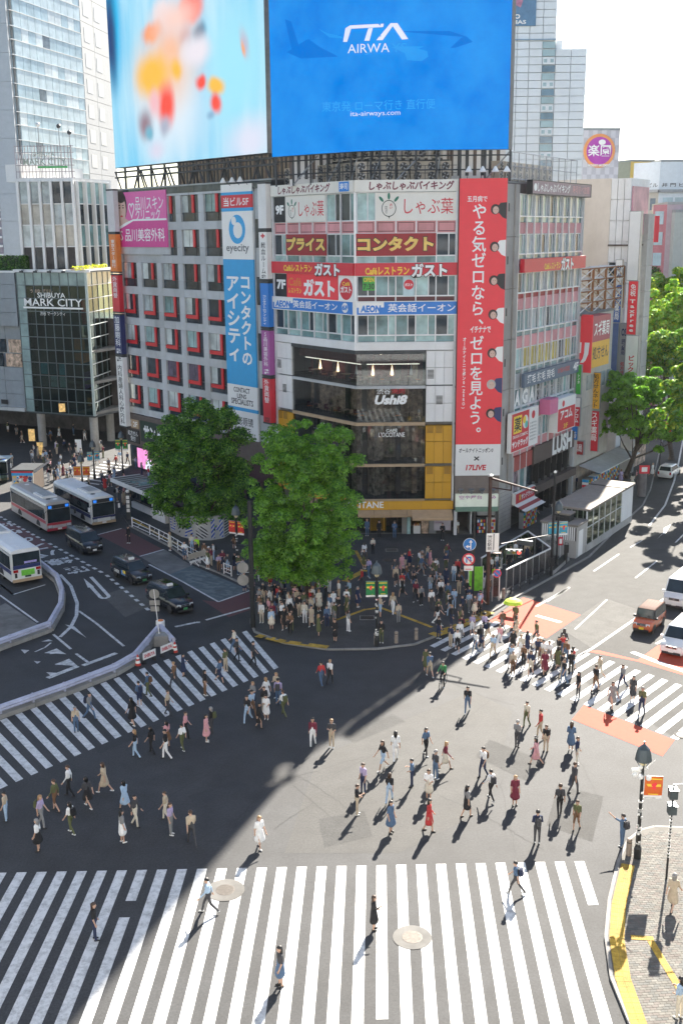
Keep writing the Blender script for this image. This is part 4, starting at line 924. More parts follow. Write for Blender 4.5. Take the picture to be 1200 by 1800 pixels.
# ---- receding right-hand facade
COLM = mat('fluted_concrete', (.40, .38, .35), .75, var=.12, scale=.6, dirt=.35)
for k in range(7):
    z0 = 4.6*k; z1 = min(z0+4.57, 32.45)
    pie('column_panel', cb, FD, .02, 1.0, -.4, .0, z0+.02, z1, COLM); pie('column_panel', cb, FD, 1.04, 1.9, -.4, -.12, z0+.02, z1, COLM); pie('column_panel', cb, FD, 1.94, 2.78, -.4, .02, z0+.02, z1, COLM)
    b = MB(); b.fbox(.4, .62, -.01, .03, z0+2.2, z0+2.9, BLACK); obj('vent', b, cb, FD.M)
bD = [2.84+1.75*i for i in range(10)]
lvD = [(29.42, 31.4, 'w'), (28.88, 29.38, 'low'), (27.87, 28.85, 'pink'), (26.05, 27.85, 'w'), (25.62, 26.0, 'low'), (24.35, 25.6, 'g'), (22.52, 24.33, 'w'), (22.02, 22.48, 'mar'), (20.98, 22.0, 'pink'), (19.0, 20.95, 'w'), (18.52, 18.96, 'low'), (17.42, 18.5, 'pink'), (15.5, 17.4, 'y'), (15.05, 15.46, 'low'), (13.6, 15.0, 'g'), (11.82, 13.58, 'w'), (11.3, 11.78, 'low'), (10.2, 11.28, 'pink'), (8.2, 10.18, 'w'), (7.1, 8.18, 'pink')]
YFILM = pane_mat('yellow_film_glass', (.44, .34, .05), .3, .2, .8)
for z0, z1, kind in lvD:
    for i in range(9):
        a, c = bD[i]+.06, bD[i+1]-.06
        if kind in 'wy':
            w = MB(); w.fbox(a, c, -.3, -.2, z0, z1, BLACK); w.fbox(a, c, -.2, -.06, z1-.07, z1, ALU); w.fbox(a, c, -.2, -.06, z0, z0+.06, ALU); d = a+(c-a)*.66; w.fbox(d-.04, d+.04, -.2, -.05, z0, z1, ALU)
            o = obj('window', w, cb, FD.M)
            pm = YFILM if kind == 'y' and i not in (0, 6, 8) else [TEALG2, TEALG, DARKG, CURT2, TEALG][(i*2+int(z0)) % 5]
            pie('pane', o, FD, a+.02, d-.05, -.19, -.12, z0+.07, z1-.08, pm); pie('pane', o, FD, d+.05, c-.02, -.19, -.13, z0+.07, z1-.08, pm if kind == 'y' else [TEALG, CURT2][i % 2])
        elif kind == 'low': pie('lower_pane', cb, FD, a, c, -.25, -.12, z0, z1, TEALG2 if i % 2 else TEALG)
        elif kind == 'pink': pie('spandrel_panel', cb, FD, a, c, -.25, -.1, z0, z1, PINKP)
        elif kind == 'mar': pie('spandrel_panel', cb, FD, a, c, -.25, -.1, z0, z1, SIGNDRED)
        else: pie('spandrel_panel', cb, FD, a, c, -.25, -.1, z0, z1, GREYP2)
for x in bD: pie('mullion', cb, FD, x-.06, x+.06, -.25, .06, 7.1, 31.4, ALU)
for z in (29.4, 26.02, 22.5, 18.98, 15.48, 11.8): pie('transom', cb, FD, bD[0], bD[-1], -.25, .08, z-.05, z+.05, ALU)
pie('end_wall', cb, FD, 18.62, 18.9, -.3, .1, 0, 32.4, GREYP2)
t = sign(FD, 4.0, 18.9, 31.42, 32.55, mat('mauve_sign', (.30, .20, .22), .5, var=.12), 'long mauve roof sign with white brush letters on the receding right facade', n=.15, depth=.55, texts=[('●', .02, .07, .2, .8, TEXTW, {}), ('しゃぶしゃぶバイキング', .08, .62, .15, .88, TEXTW, dict(bold=.02, slant=.1)), ('寿司食べ放題', .66, .97, .2, .85, mat('lettering_rose', (.65, .30, .30), .5, var=0), dict(bold=.02))], frame=BLACK)
sign(FD, 3.1, 18.7, 24.38, 25.6, SIGNRED, 'red diner sign band on the receding right facade', n=.1, depth=.45, texts=[('Caféレストラン', .30, .56, .1, .62, YELT, dict(bold=.03)), ('ガスト', .57, .78, -.1, .95, TEXTW, dict(bold=.05, back=BLACK))])
sign(FD, 4.2, 18.7, 13.62, 14.95, mat('slate_sign', (.10, .14, .20), .5, var=.1), 'slate blue hair clinic sign marked 4F on the receding right facade', n=.1, depth=.3, texts=[('薄毛 抜毛 発毛', .05, .52, .2, .85, TEXTW, dict(bold=.05)), ('お悩み相談', .58, .80, .35, .75, TEXTR, {}), ('4F', .87, .97, .22, .85, TEXTW, dict(bold=.04))])
t = thing('shop_lettering', 'large white clinic letters on the windows below the slate sign', 'sign', FD.M @ MT((3, 0, 11.9)))
for ch, s in (('A', 3.0), ('G', 4.8), ('A', 6.5)): let(t, FD, ch, s, s+1.25, 11.95, 13.4, .0, TEXTW, bold=.05)
for ch, s in zip('なび相談', (8.3, 10.1, 11.8, 13.6)): let(t, FD, ch, s, s+1.1, 11.95, 13.3, .0, mat('lettering_dim', (.35, .33, .32), .5, var=0), bold=.02)
n1 = .55
t = sign(FD, FD.s(898, 760, n1), FD.s(944, 745, n1), FD.z(900, 795, n1), FD.z(900, 729, n1), SIGNRED, 'square drugstore sign with a large medicine character on yellow, right facade', n=.15, depth=.4, frame=WHITE_S)
s0, s1, z0, z1 = FD.s(898, 760, n1), FD.s(944, 745, n1), FD.z(900, 795, n1), FD.z(900, 729, n1); w = s1-s0; h = z1-z0
pie('panel', t, FD, s0+w*.66, s1, .15, .555, z0, z1, WHITE_S); pie('panel', t, FD, s0+w*.08, s0+w*.38, .15, .556, z0+h*.46, z1-h*.08, YELT)
let(t, FD, '薬', s0+w*.10, s0+w*.36, z0+h*.5, z1-h*.12, .565, TEXTK, bold=.04); let(t, FD, 'DRUG & COSMETIC', s0+w*.06, s0+w*.62, z0+h*.34, z0+h*.42, .56, TEXTW); let(t, FD, 'サンドラッグ', s0+w*.04, s0+w*.64, z0+h*.08, z0+h*.28, .56, TEXTW, bold=.05)
b = MB(); disc(b, s0+w*.52, z0+h*.7, h*.18, .561, WHITE_S); disc(b, s0+w*.56, z0+h*.62, h*.1, .563, mat('sea_green', (.1, .5, .45), .5, var=.05)); disc(b, s0+w*.48, z0+h*.76, h*.1, .563, YELT); disc(b, s0+w*.82, z0+h*.82, h*.11, .561, SIGNRED); obj('emblem', b, t, FD.M)
for q in range(6): let(t, FD, '2F 処方せん', s0+w*.70, s0+w*.96, z0+h*(.58-.09*q), z0+h*(.63-.09*q), .562, TEXTK)
s0, s1 = FD.s(980, 720, 1.), FD.s(1010, 715, 1.); z0, z1 = FD.z(982, 759, 1.), FD.z(982, 703, 1.)
t = sign(FD, s0, s1, z0, z1, SIGNRED, 'red finance shop sign with a white upper half on the right facade', n=.1, depth=.9, frame=WHITE_S, texts=[('アコム', .15, .85, .34, .64, TEXTW, dict(bold=.04)), ('3F', .35, .6, .05, .2, YELT, {})])
pie('panel', t, FD, s0, s1, .1, 1.005, z0+(z1-z0)*.7, z1, WHITE_S); b = MB(); disc(b, s0+(s1-s0)*.3, z0+(z1-z0)*.84, (z1-z0)*.1, 1.01, SIGNRED); obj('emblem', b, t, FD.M)
t = sign(FD, FD.s(966, 715, 1.2), FD.s(980, 712, 1.2), FD.z(967, 729, 1.2), FD.z(967, 703, 1.2), mat('blank_pink_sign', (.62, .16, .30), .5, var=.06), 'blank pink cube shaped sign on the right facade', n=.1, depth=1.1)
# cosmetics shop floors with brown fascia
BRWN = mat('brown_fascia', (.085, .062, .055), .55, var=.12)
sl = FD.s(935, 775); 
for i in range(4): pie('fascia_panel', cb, FD, sl+(18.6-sl)*i/4+.01, sl+(18.6-sl)*(i+1)/4-.01, -.3, .2, 5.55, 7.3, BRWN)
shoptext(FD, 'LUSH', 971, 1004, 769, 786, TEXTW, 'large white shop letters on the brown fascia of the right facade', n=.25, bold=.05)
# fit its letters on the fascia plane
for i in range(7):
    a = sl+(18.6-sl)*i/7; c = sl+(18.6-sl)*(i+1)/7
    pie('shop_window', cb, FD, a+.05, c-.05, -.4, -.35, 3.4, 5.5, GLASS); pie('shop_post', cb, FD, a-.05, a+.05, -.4, .1, .1, 5.5, BLACK); pie('shop_window', cb, FD, a+.05, c-.05, -.5, -.45, .2, 2.5, GLASS)
pie('shop_back', cb, FD, 3, 18.5, -3.4, -3.3, 3.3, 5.6, mat('shop_stock', (.30, .22, .18), .8, var=.8, scale=2.5)); pie('shop_back', cb, FD, 3, 18.5, -3.4, -3.3, .1, 2.6, INT_B)
pie('shop_slab', cb, FD, sl, 18.6, -.5, .55, 2.55, 3.35, BRWN); pie('shop_floor', cb, FD, 3, 18.5, -3.4, -.4, 3.3, 3.38, CONC)
for i in range(3):
    a = 3.0+(sl-3.0)*i/3; c = 3.0+(sl-3.0)*(i+1)/3
    pie('spandrel_panel', cb, FD, a+.02, c-.02, -.3, .05, 5.6, 7.05, mat('brick_red_panel', (.34, .06, .05), .6, var=.1)); pie('shop_window', cb, FD, a+.06, c-.06, -.3, -.1, 3.6, 5.5, [pane_mat('poster_glass', (.20, .15, .17), .9, .15, 1.5), TEALG, DARKG][i]); pie('mullion', cb, FD, a-.04, a+.04, -.3, .1, 3.5, 7.05, ALU)
sign(FD, 3.0, sl, 2.45, 3.45, SIGNRED, 'long red drugstore sign above the striped awning on the right facade', n=.05, depth=.35, frame=WHITE_S, texts=[('サンドラッグ', .3, .97, .2, .8, TEXTW, dict(bold=.05)), ('薬', .18, .28, .2, .8, YELT, dict(bold=.03))])
t = thing('striped_awning', 'red and white striped awning over the drugstore entrance', 'awning', FD.M @ MT((3, -.3, 2.2)))
for i in range(3): 
    b = MB(); a, c = .35+.4*i, .35+.4*(i+1); zz = lambda q: 2.4-.42*(q-.35)
    b.add([(2.8, -a, zz(a)), (sl+.1, -a, zz(a)), (sl+.1, -c, zz(c)), (2.8, -c, zz(c))], [(0, 1, 2, 3)], WHITE_S if i != 1 else SIGNDRED); obj('stripe', b, t, FD.M)
b = MB(); b.tube((2.8, -1.55, 1.9), (sl+.1, -1.55, 1.9), .05, .05, WHITE_S, 6); obj('front_bar', b, t, FD.M)
pie('tiled_wall', cb, FD, .02, 2.8, -.3, .06, .1, 4.3, mat('pale_tile', (.42, .39, .36), .5, var=.12, scale=2, dirt=.2))
for r in range(10): pie('tile_joint', cb, FD, .02, 2.8, .055, .064, .45+.4*r, .47+.4*r, CONC_D)
for i in range(3):
    q = thing('goods_rack', ['colourful goods rack under the striped awning, nearest the tiled wall', 'colourful goods rack under the striped awning, middle one', 'colourful goods rack under the striped awning, farthest one'][i], 'rack', FD.M @ MT((3.2+1.0*i, -1.1, .12)))
    b = MB(); x = 3.0+1.05*i; b.box(x, x+.85, -1.3, -.8, .12, 1.75, STEEL); obj('frame', b, q, FD.M); b = MB()
    for r in range(6):
        for c in range(5): b.box(x+.02+.165*c, x+.17+.165*c, -1.42, -1.3, .2+.26*r, .42+.26*r, [SIGNRED, SKYB, YELT, WHITE_S, ORNG, GREENS, MAG][(r*3+c*2+i) % 7])
    obj('goods', b, q, FD.M)
# ---------------------------------------------------------------- roof screens and plant
def screen_mat(name, F, base, base2, axis_tilt, blobs, streak=.0, gain=.42):
    gain *= 2.5/2**EXPO
    m = bpy.data.materials.new(name); m.use_nodes = True; n = m.node_tree.nodes; L = m.node_tree.links; n.clear()
    o = n.new('ShaderNodeOutputMaterial'); e = n.new('ShaderNodeEmission'); e.inputs[1].default_value = gain
    tc = n.new('ShaderNodeTexCoord'); src = tc.outputs['Object']
    nz = n.new('ShaderNodeTexNoise'); nz.inputs['Scale'].default_value = .35; nz.inputs['Detail'].default_value = 6
    mp = n.new('ShaderNodeMapping'); mp.inputs['Rotation'].default_value = (0, axis_tilt, 0); mp.inputs['Scale'].default_value = (1, 1, .16 if streak else 1)
    L.new(src, mp.inputs['Vector']); L.new(mp.outputs[0], nz.inputs['Vector'])
    rp = n.new('ShaderNodeValToRGB'); k = rp.color_ramp.elements
    k[0].position = .3; k[0].color = (*base, 1); k[1].position = .72; k[1].color = (*base2, 1); L.new(nz.outputs['Fac'], rp.inputs['Fac'])
    col = rp.outputs[0]
    w = n.new('ShaderNodeVectorMath'); w.operation = 'SCALE'; w.inputs['Scale'].default_value = 1.7; L.new(nz.outputs['Color'], w.inputs[0])
    ws = n.new('ShaderNodeVectorMath'); ws.operation = 'ADD'; L.new(src, ws.inputs[0]); L.new(w.outputs[0], ws.inputs[1])
    for s, z, rx, rz, c, inner, rot in blobs:
        a = n.new('ShaderNodeVectorMath'); a.operation = 'SUBTRACT'; L.new(ws.outputs[0], a.inputs[0]); a.inputs[1].default_value = (s+.85, .85, z+.85)
        q = n.new('ShaderNodeMapping'); q.vector_type = 'TEXTURE'; q.inputs['Rotation'].default_value = (0, rot, 0); q.inputs['Scale'].default_value = (rx, 50, rz); L.new(a.outputs[0], q.inputs['Vector'])
        d = n.new('ShaderNodeVectorMath'); d.operation = 'LENGTH'; L.new(q.outputs[0], d.inputs[0])
        r = n.new('ShaderNodeMapRange'); r.interpolation_type = 'SMOOTHSTEP'; r.inputs['From Min'].default_value = inner; r.inputs['From Max'].default_value = 1.15; r.inputs['To Min'].default_value = 1; r.inputs['To Max'].default_value = 0
        L.new(d.outputs['Value'], r.inputs['Value'])
        x = n.new('ShaderNodeMix'); x.data_type = 'RGBA'; L.new(r.outputs[0], x.inputs[0]); L.new(col, x.inputs[6]); x.inputs[7].default_value = (*c, 1); col = x.outputs[2]
    L.new(col, e.inputs[0]); L.new(e.outputs[0], o.inputs[0])
    MATS[name] = m
    return m
def bl(F, u, v, ru, rv, c, inner=.3, rot=0., off=.5):
    s, z = F.at(u, v, off); s2 = F.s(u+ru, v, off); return (s, z, abs(s2-s), abs(F.z(u, v+rv, off)-z), c, inner, rot)
OR_, RD_, YL_, WH_, NV_, PK_ = (1., .32, .12), (1., .12, .09), (1., .58, .10), (.85, .84, .9), (.12, .25, .38), (.95, .55, .6)
sA0, zS = FA.at(203.5, 301.5, .5); sA1, _ = FA.at(470.5, 276, .5); zS = 35.6
BLB = [bl(FA, 198, 40, 26, 150, (.02, .50, .90), .2, .0), bl(FA, 196, 60, 12, 120, (.03, .08, .22), .2), bl(FA, 300, 190, 90, 140, (.80, .90, .99), .0), bl(FA, 415, 120, 70, 150, (.40, .84, 1.), .2), bl(FA, 440, 250, 60, 60, (.78, .82, .97), .1),
       bl(FA, 287, 22, 26, 34, WH_, .3), bl(FA, 335, 15, 26, 32, RD_, .45), bl(FA, 268, 58, 22, 24, OR_, .3), bl(FA, 350, 58, 16, 24, NV_, .2), bl(FA, 325, 60, 16, 30, (.5, .4, .5), .1), bl(FA, 300, 85, 26, 50, (.95, .5, .35), .1),
       bl(FA, 290, 120, 75, 95, (1., .62, .42), .0), bl(FA, 310, 30, 60, 50, (1., .70, .62), .0), bl(FA, 268, 132, 36, 46, YL_, .35), bl(FA, 310, 120, 17, 26, YL_, .2), bl(FA, 292, 185, 18, 48, RD_, .25), bl(FA, 272, 178, 14, 34, PK_, .1), bl(FA, 345, 90, 34, 36, (.9, .85, .92), .2), bl(FA, 352, 146, 12, 18, RD_, .3), bl(FA, 380, 150, 20, 20, YL_, .4), bl(FA, 380, 182, 14, 24, RD_, .3),
       bl(FA, 256, 218, 16, 36, (.35, .25, .30), .1), bl(FA, 263, 232, 9, 18, (.2, .5, .65), .1), bl(FA, 290, 222, 12, 26, (.45, .5, .62), .1), bl(FA, 430, 72, 9, 40, (.55, .55, .68), .1, -.35), bl(FA, 428, 80, 4, 22, (.95, .45, .25), .1, -.35), bl(FA, 276, 262, 20, 24, (.75, .75, .9), .1), bl(FA, 370, 205, 10, 10, (.3, .5, .7), .1)]
LSCR = screen_mat('screen_picture', FA, (.22, .66, .95), (.60, .88, 1.), .25, BLB, 1., .40)
HOUS = mat('screen_housing', (.10, .11, .12), .6, .3, var=.2)
t = thing('video_billboard', 'huge left roof screen showing a pale sky picture with orange and red blurs', 'billboard', FA.M @ MT((sA0, 0, zS)))
b = MB(); b.fbox(sA0, sA1, -.6, .49, zS, 57, HOUS); obj('housing', b, t, FA.M)
b = MB(); b.fbox(sA0+.05, sA1-.05, .495, .52, zS+.05, 56.9, LSCR); obj('screen', b, t, FA.M)
b = MB()
for zz in (zS-.5, zS-1.1): b.fbox(sA0-.8, sA1+.6, -.3, .2, zz, zz+.16, STEEL_D)
for i in range(11):
    s = sA0+.3+(sA1-sA0-.6)*i/10; b.tube((s, 0, 33.2), (s+(1.2 if i % 2 else -1.2), 0, zS-.4), .11, .11, STEEL_D, 6); b.tube((s, .6, 33.2), (s, .6, zS), .14, .14, STEEL_D, 6)
    b.tube((s, 3.2, 33.2), (s, .5, zS+6), .1, .1, STEEL_D, 6)
obj('support_frame', b, t, FA.M)
# the blue screen bends round the corner of the roof
yb = 101.25
pb0 = BF.pt(BF.s(892.5, 272, .0), 0, 0); RFs = Face((0, 101.2), (1, 0))
pr = RFs.pt(RFs.s(892.5, 272)); pk = RFs.pt(RFs.s(668, 273)); Kdir = V_((-.80, .60, 0))
FBa = Face(pk, -Kdir); s_end = FBa.s(478.5, 280)
pL = FBa.pt(s_end); pm = FBa.pt(s_end*.5)+V_((-.25, -.35, 0)); pm2 = pk.lerp(pm, .4)+V_((-.1, -.16, 0))
BP = [pL, pm, pm2, pk, pk.lerp(pr, .45), pr]
BLUES = screen_mat('blue_screen_picture', None, (.0, .21, .78), (.02, .31, .90), .1, [], 0., .42)
BLUES_L = screen_mat('blue_screen_light', None, (.02, .30, .86), (.03, .36, .9), .1, [], 0., .42)
BLUES_D = screen_mat('blue_screen_deep', None, (.0, .17, .68), (.0, .19, .72), .1, [], 0., .42)
BLUES_T = screen_mat('blue_screen_text', None, (.04, .38, .93), (.05, .40, .93), .1, [], 0., .42)
BLUES_W = screen_mat('screen_white_text', None, (.62, .72, .92), (.78, .82, .95), .1, [], 0., .42)
zQ = 35.05
t = thing('video_billboard', 'huge blue roof screen with a faint airliner and white airline lettering', 'billboard', loc=(pk.x, pk.y, zQ))
b = MB(); back = [p+V_((.5, 1.1, 0)) for p in BP]
for i in range(5):
    f0, f1 = BP[i], BP[i+1]; b.quad((f0.x, f0.y, zQ), (f1.x, f1.y, zQ), (f1.x, f1.y, 56.5), (f0.x, f0.y, 56.5), BLUES)
obj('screen', b, t, I4)
b = MB(); b.prism([p[:2] for p in ([q+V_((.03, .06, 0)) for q in BP]+back[::-1])], zQ+.02, 56.4, HOUS); obj('housing', b, t, I4)
def onQ(st, u0, u1, v0, v1, m, F=RFs, n=.03, **kw): let(t, F, st, F.s(u0, (v0+v1)/2), F.s(u1, (v0+v1)/2), F.z((u0+u1)/2, v1), F.z((u0+u1)/2, v0), n, m, **kw)
# the whole picture lies on a flat panel front of the screen; letters follow the plane of the flat part
FQ = Face((0, 101.14), (1, 0))
def curve_pts(u, v):
    """screen point for a picture position: nearest of the bent facets"""
    best = None
    for i in range(5):
        F = Face(BP[i], BP[i+1]-BP[i]); s, z = F.at(u, v); Ls = (BP[i+1]-BP[i]).length
        if -.01 <= s <= Ls+.01: return F.pt(s, .1, z)
    F = Face(BP[3], BP[4]-BP[3]); s, z = F.at(u, v); return F.pt(s, .1, z)
def picture_shape(uvs, m, dn=0.):
    P = [curve_pts(u, v) for u, v in uvs]
    b = MB(); b.add([(p.x, p.y-dn, p.z) for p in P], [tuple(range(len(P)))], m); return b
def picture_text(st, u0, u1, v0, v1, m, name='lettering', **kw):
    v_, f_ = glyphs(st, kw.get('bold', .01)); x0, x1, y0, y1 = v_[:, 0].min(), v_[:, 0].max(), v_[:, 1].min(), v_[:, 1].max(); b = MB(); sl = kw.get('slant', 0)
    vs = []
    for x, y, _ in v_:
        q = (x-x0)/(x1-x0); r = (y-y0)/(y1-y0); p = curve_pts(u0+(u1-u0)*q+sl*(r-.5), v1+(v0-v1)*r - (u1-u0)*(q-.5)*.03); vs.append((p.x, p.y-.01, p.z))
    b.add(vs, f_, m); obj(name, b, t, I4)
obj('picture_airliner', picture_shape([(505, 92), (540, 70), (600, 62), (700, 55), (790, 55), (820, 65), (830, 74), (800, 84), (700, 92), (590, 100), (530, 103)], BLUES_D), t, I4)
obj('picture_tail', picture_shape([(502, 34), (513, 38), (530, 92), (515, 92)], BLUES_D, .005), t, I4)
obj('picture_wing', picture_shape([(655, 88), (700, 82), (745, 82), (720, 92), (640, 97)], BLUES_L, .008), t, I4)
obj('picture_engine', picture_shape([(710, 92), (735, 86), (750, 90), (752, 100), (740, 108), (715, 106)], BLUES_L, .01), t, I4)
obj('picture_wing', picture_shape([(560, 50), (575, 58), (600, 64), (605, 68), (580, 66)], BLUES_L, .006), t, I4)
for (pts) in ([(604, 74), (608, 50), (616, 45), (618, 52), (611, 74)], [(616, 45), (634, 44), (634, 50), (617, 51)], [(634, 44), (674, 42), (673, 48), (634, 50)], [(648, 50), (656, 49.5), (650, 72), (641, 72)], [(662, 71), (686, 41), (693, 42), (672, 71)], [(686, 41), (698, 41), (717, 69), (706, 70)]): obj('lettering', picture_shape(pts, BLUES_W, .02), t, I4)
picture_text('AIRWA', 612, 684, 77, 93, BLUES_W, bold=.0); picture_text('YS', 688, 714, 76, 92, BLUES_L, bold=0.); picture_text('東京発 ローマ行き 直行便', 567, 764, 176, 194, BLUES_T, bold=0.); picture_text('ita-airways.com', 617, 703, 195, 206, BLUES_W, bold=.0)
b = MB()
for i in range(15):
    q = i/14*4.999; k = int(q); p = BP[k].lerp(BP[k+1], q-k)+V_((.3, .7, 0)); b.tube((p.x, p.y, 32.4), (p.x, p.y, zQ), .1, .1, STEEL_D, 6)
    if i % 2: p2 = BP[k].lerp(BP[k+1], min(1, q-k+.5))+V_((.3, .7, 0)); b.tube((p.x, p.y, 32.5), (p2.x, p2.y, zQ-.1), .07, .07, STEEL, 5)
for z in (33.4, 34.6):
    for i in range(5): p, q = BP[i]+V_((.3, .4, 0)), BP[i+1]+V_((.3, .4, 0)); b.tube((p.x, p.y, z), (q.x, q.y, z), .06, .06, STEEL_D, 5)
obj('support_frame', b, t, I4)
# condenser units on the roof
ACB = mat('condenser_beige', (.42, .37, .30), .6, var=.12, dirt=.25); ACW = mat('condenser_pale', (.55, .53, .48), .6, var=.1, dirt=.2)
acm = {}
def ac_unit(p, ang, kind, lab):
    M = MT(p) @ Matrix.Rotation(ang, 4, 'Z'); w, d, h = ((1.0, .45, .9), (1.0, .8, 1.75), (1.25, .8, 1.75))[kind]
    t = thing('air_conditioner', lab, 'air conditioner', M, 'condenser units along the roof edge')
    if kind not in acm:
        m = [ACW, ACB, ACB][kind]; b = MB(); b.box(-w/2, w/2, -d/2, d/2, .12, h, m); b.box(-w/2+.1, -w/2+.2, -d/2, d/2, 0, .12, STEEL_D); b.box(w/2-.2, w/2-.1, -d/2, d/2, 0, .12, STEEL_D)
        g = MB(); n = 1 if kind == 0 else 2
        for i in range(n):
            zc = .12+(h-.12)*(i+.5)/n; r = min(.36, (h-.12)/n*.42); q = MB()
            g.add([(r*cos(2*pi*k/14), -d/2-.012, zc+r*sin(2*pi*k/14)) for k in range(14)], [tuple(range(14))[::-1]], BLACK)
            for k in range(4): g.add([(r*.2*cos(k*pi/2), -d/2-.02, zc+r*.2*sin(k*pi/2)), (r*.9*cos(k*pi/2+.2), -d/2-.02, zc+r*.9*sin(k*pi/2+.2)), (r*.9*cos(k*pi/2+.8), -d/2-.02, zc+r*.9*sin(k*pi/2+.8))], [(0, 2, 1)], STEEL)
        l = MB()
        for k in range(9): l.box(w/2, w/2+.012, -d/2+.05, d/2-.05, .25+k*(h-.4)/9, .25+(k+.5)*(h-.4)/9, STEEL_D)
        acm[kind] = (b.mesh('housing'), g.mesh('fan_grille'), l.mesh('louvre'))
    for nm, me in zip(('housing', 'fan_grille', 'louvre'), acm[kind]): obj(nm, me, t, M)
LR = lambda F, s, n, z: F.pt(s, n, z)
angF = lambda F: atan2(F.d.y, F.d.x)
ac_ = lambda i, w: ORD[i]+' condenser unit from the left '+w
for i in range(9): ac_unit(LF.pt(.8+1.35*i, -1.6, 32.45), angF(LF), 1+(i % 2), ac_(i, 'above the left cream band'))
for i in range(7): ac_unit(RF.pt(.6+1.25*i, -1.5, 32.45), 0, 1+(i % 3 > 0), ac_(i, 'above the right cream band'))
for i in range(6): ac_unit(RF.pt(.9+1.3*i, -2.3, 34.4), 0, 0, ac_(i, 'on the upper deck, right part'))
for i in range(7): ac_unit(LF.pt(1.0+1.5*i, -2.5, 34.4), angF(LF), 0, ac_(i, 'on the upper deck, left part'))
for i in range(9): ac_unit(FD.pt(1.6+1.4*i, -1.7, 32.45), angF(FD), 1+(i % 2), ac_(i, 'behind the roof mesh of the right facade'))
b = MB(); b.prism([p[:2] for p in (LF.pt(.5, -1.9), LF.pt(12, -1.9), RF.pt(8.5, -1.8), RF.pt(8.5, -3.3), LF.pt(12, -3.6), LF.pt(.5, -3.4))], 34.2, 34.38, STEEL_D)
dk = thing('roof_deck', 'dark steel deck holding the upper condenser units below the blue screen', 'platform', loc=(1.4, 103.4, 32.45)); obj('deck', b, dk, I4)
b = MB()
for F, ss in ((LF, (1, 4, 7, 10)), (RF, (1.5, 4.5, 8))):
    for s in ss: q = F.pt(s, -2.6, 0); b.tube((q.x, q.y, 32.45), (q.x, q.y, 34.2), .07, .07, STEEL_D, 6)
obj('post', b, dk, I4)
def roof_rail(F, s0, s1, n, z, h, lab, m=STEEL_D, gap=1.5):
    t = thing('roof_railing', lab, 'railing', F.M @ MT((s0, -n, z))); b = MB()
    for q in (.5, 1.): b.tube((s0, -n, z+h*q), (s1, -n, z+h*q), .025, .025, m, 5)
    obj('rail', b, t, F.M)
    k = s0
    while k <= s1+.01: b = MB(); b.tube((k, -n, z), (k, -n, z+h), .03, .03, m, 5); obj('post', b, t, F.M); k += gap
roof_rail(LF, .2, 12.6, -.3, 32.5, 1.3, 'thin grey roof railing above the left cream band'); roof_rail(RF, .2, 9., -.3, 32.5, 1.3, 'thin grey roof railing above the right cream band')
t = thing('roof_mesh_screen', 'grey mesh screen hiding condensers on the roof of the right facade', 'screen', FD.M @ MT((3, .8, 32.45))); b = MB()
for i in range(11): x = 2.6+1.6*i; b.tube((x, .8, 32.4), (x, .8, 35.), .05, .05, STEEL, 5)
for z in (32.7, 33.8, 35.): b.tube((2.6, .8, z), (18.6, .8, z), .04, .04, STEEL, 5)
for i in range(70): x = 2.6+.23*i; b.tube((x, .8, 32.6), (x, .8, 35.), .014, .014, ALU, 3, False)
b.tube((18.6, .8, 35), (18.6, 4.5, 35), .04, .04, STEEL, 5); obj('mesh', b, t, FD.M)
for F, s, lab in ((FA, (24.0, 25.6, 27.0), 'the tall lens sign'), (BF, (.7, 1.9, 3.0, 4.0), 'the red banner')):
    for i, x in enumerate(s):
        q = thing('roof_floodlight', ('%s white roof floodlight over ' % ['first', 'second', 'third', 'fourth'][i])+lab+', counted from the left', 'light', F.M @ MT((x, -.9, 33)))
        b = MB(); b.lathe([(.3, 0), (.34, .02), (.12, .4), (.06, .5)], WHITE_S, (x, -1.0, 33.1), 12); obj('shade', b, q, F.M); b = MB(); b.tube((x, .2, 32.6), (x, -1.0, 33.55), .03, .03, BLACK, 5); obj('arm', b, q, F.M)

for F, s0, s1, n0, n1, h, lab in ((FA, 5, 30.5, -11, -6, 7, 'brown slatted plant room on the roof below the left screen'), (RF, -6, 12, -9, -6.5, 11, 'pale plant room on the roof below the blue screen'), (RF, 8.6, 13.6, -3.2, -2.6, 3.5, 'small pale roof hut below the right end of the blue screen')):  # heights raised and hut added to stop sun passing under the screens
    t = thing('plant_sun_block', lab, 'building', F.M @ MT((s0, 6, 33.2))); pie('wall', t, F, s0, s1, n0, n1, 32.4, 32.9+h, mat('plant_room_brown', (.26, .21, .16), .8, var=.3) if F is FA else WHITE)
    for k in range(int((s1-s0)/.7)): pie('slat', t, F, s0+.7*k, s0+.7*k+.3, n1, n1+.08, 33, 32.8+h, STEEL_D if k % 3 else BROWN)
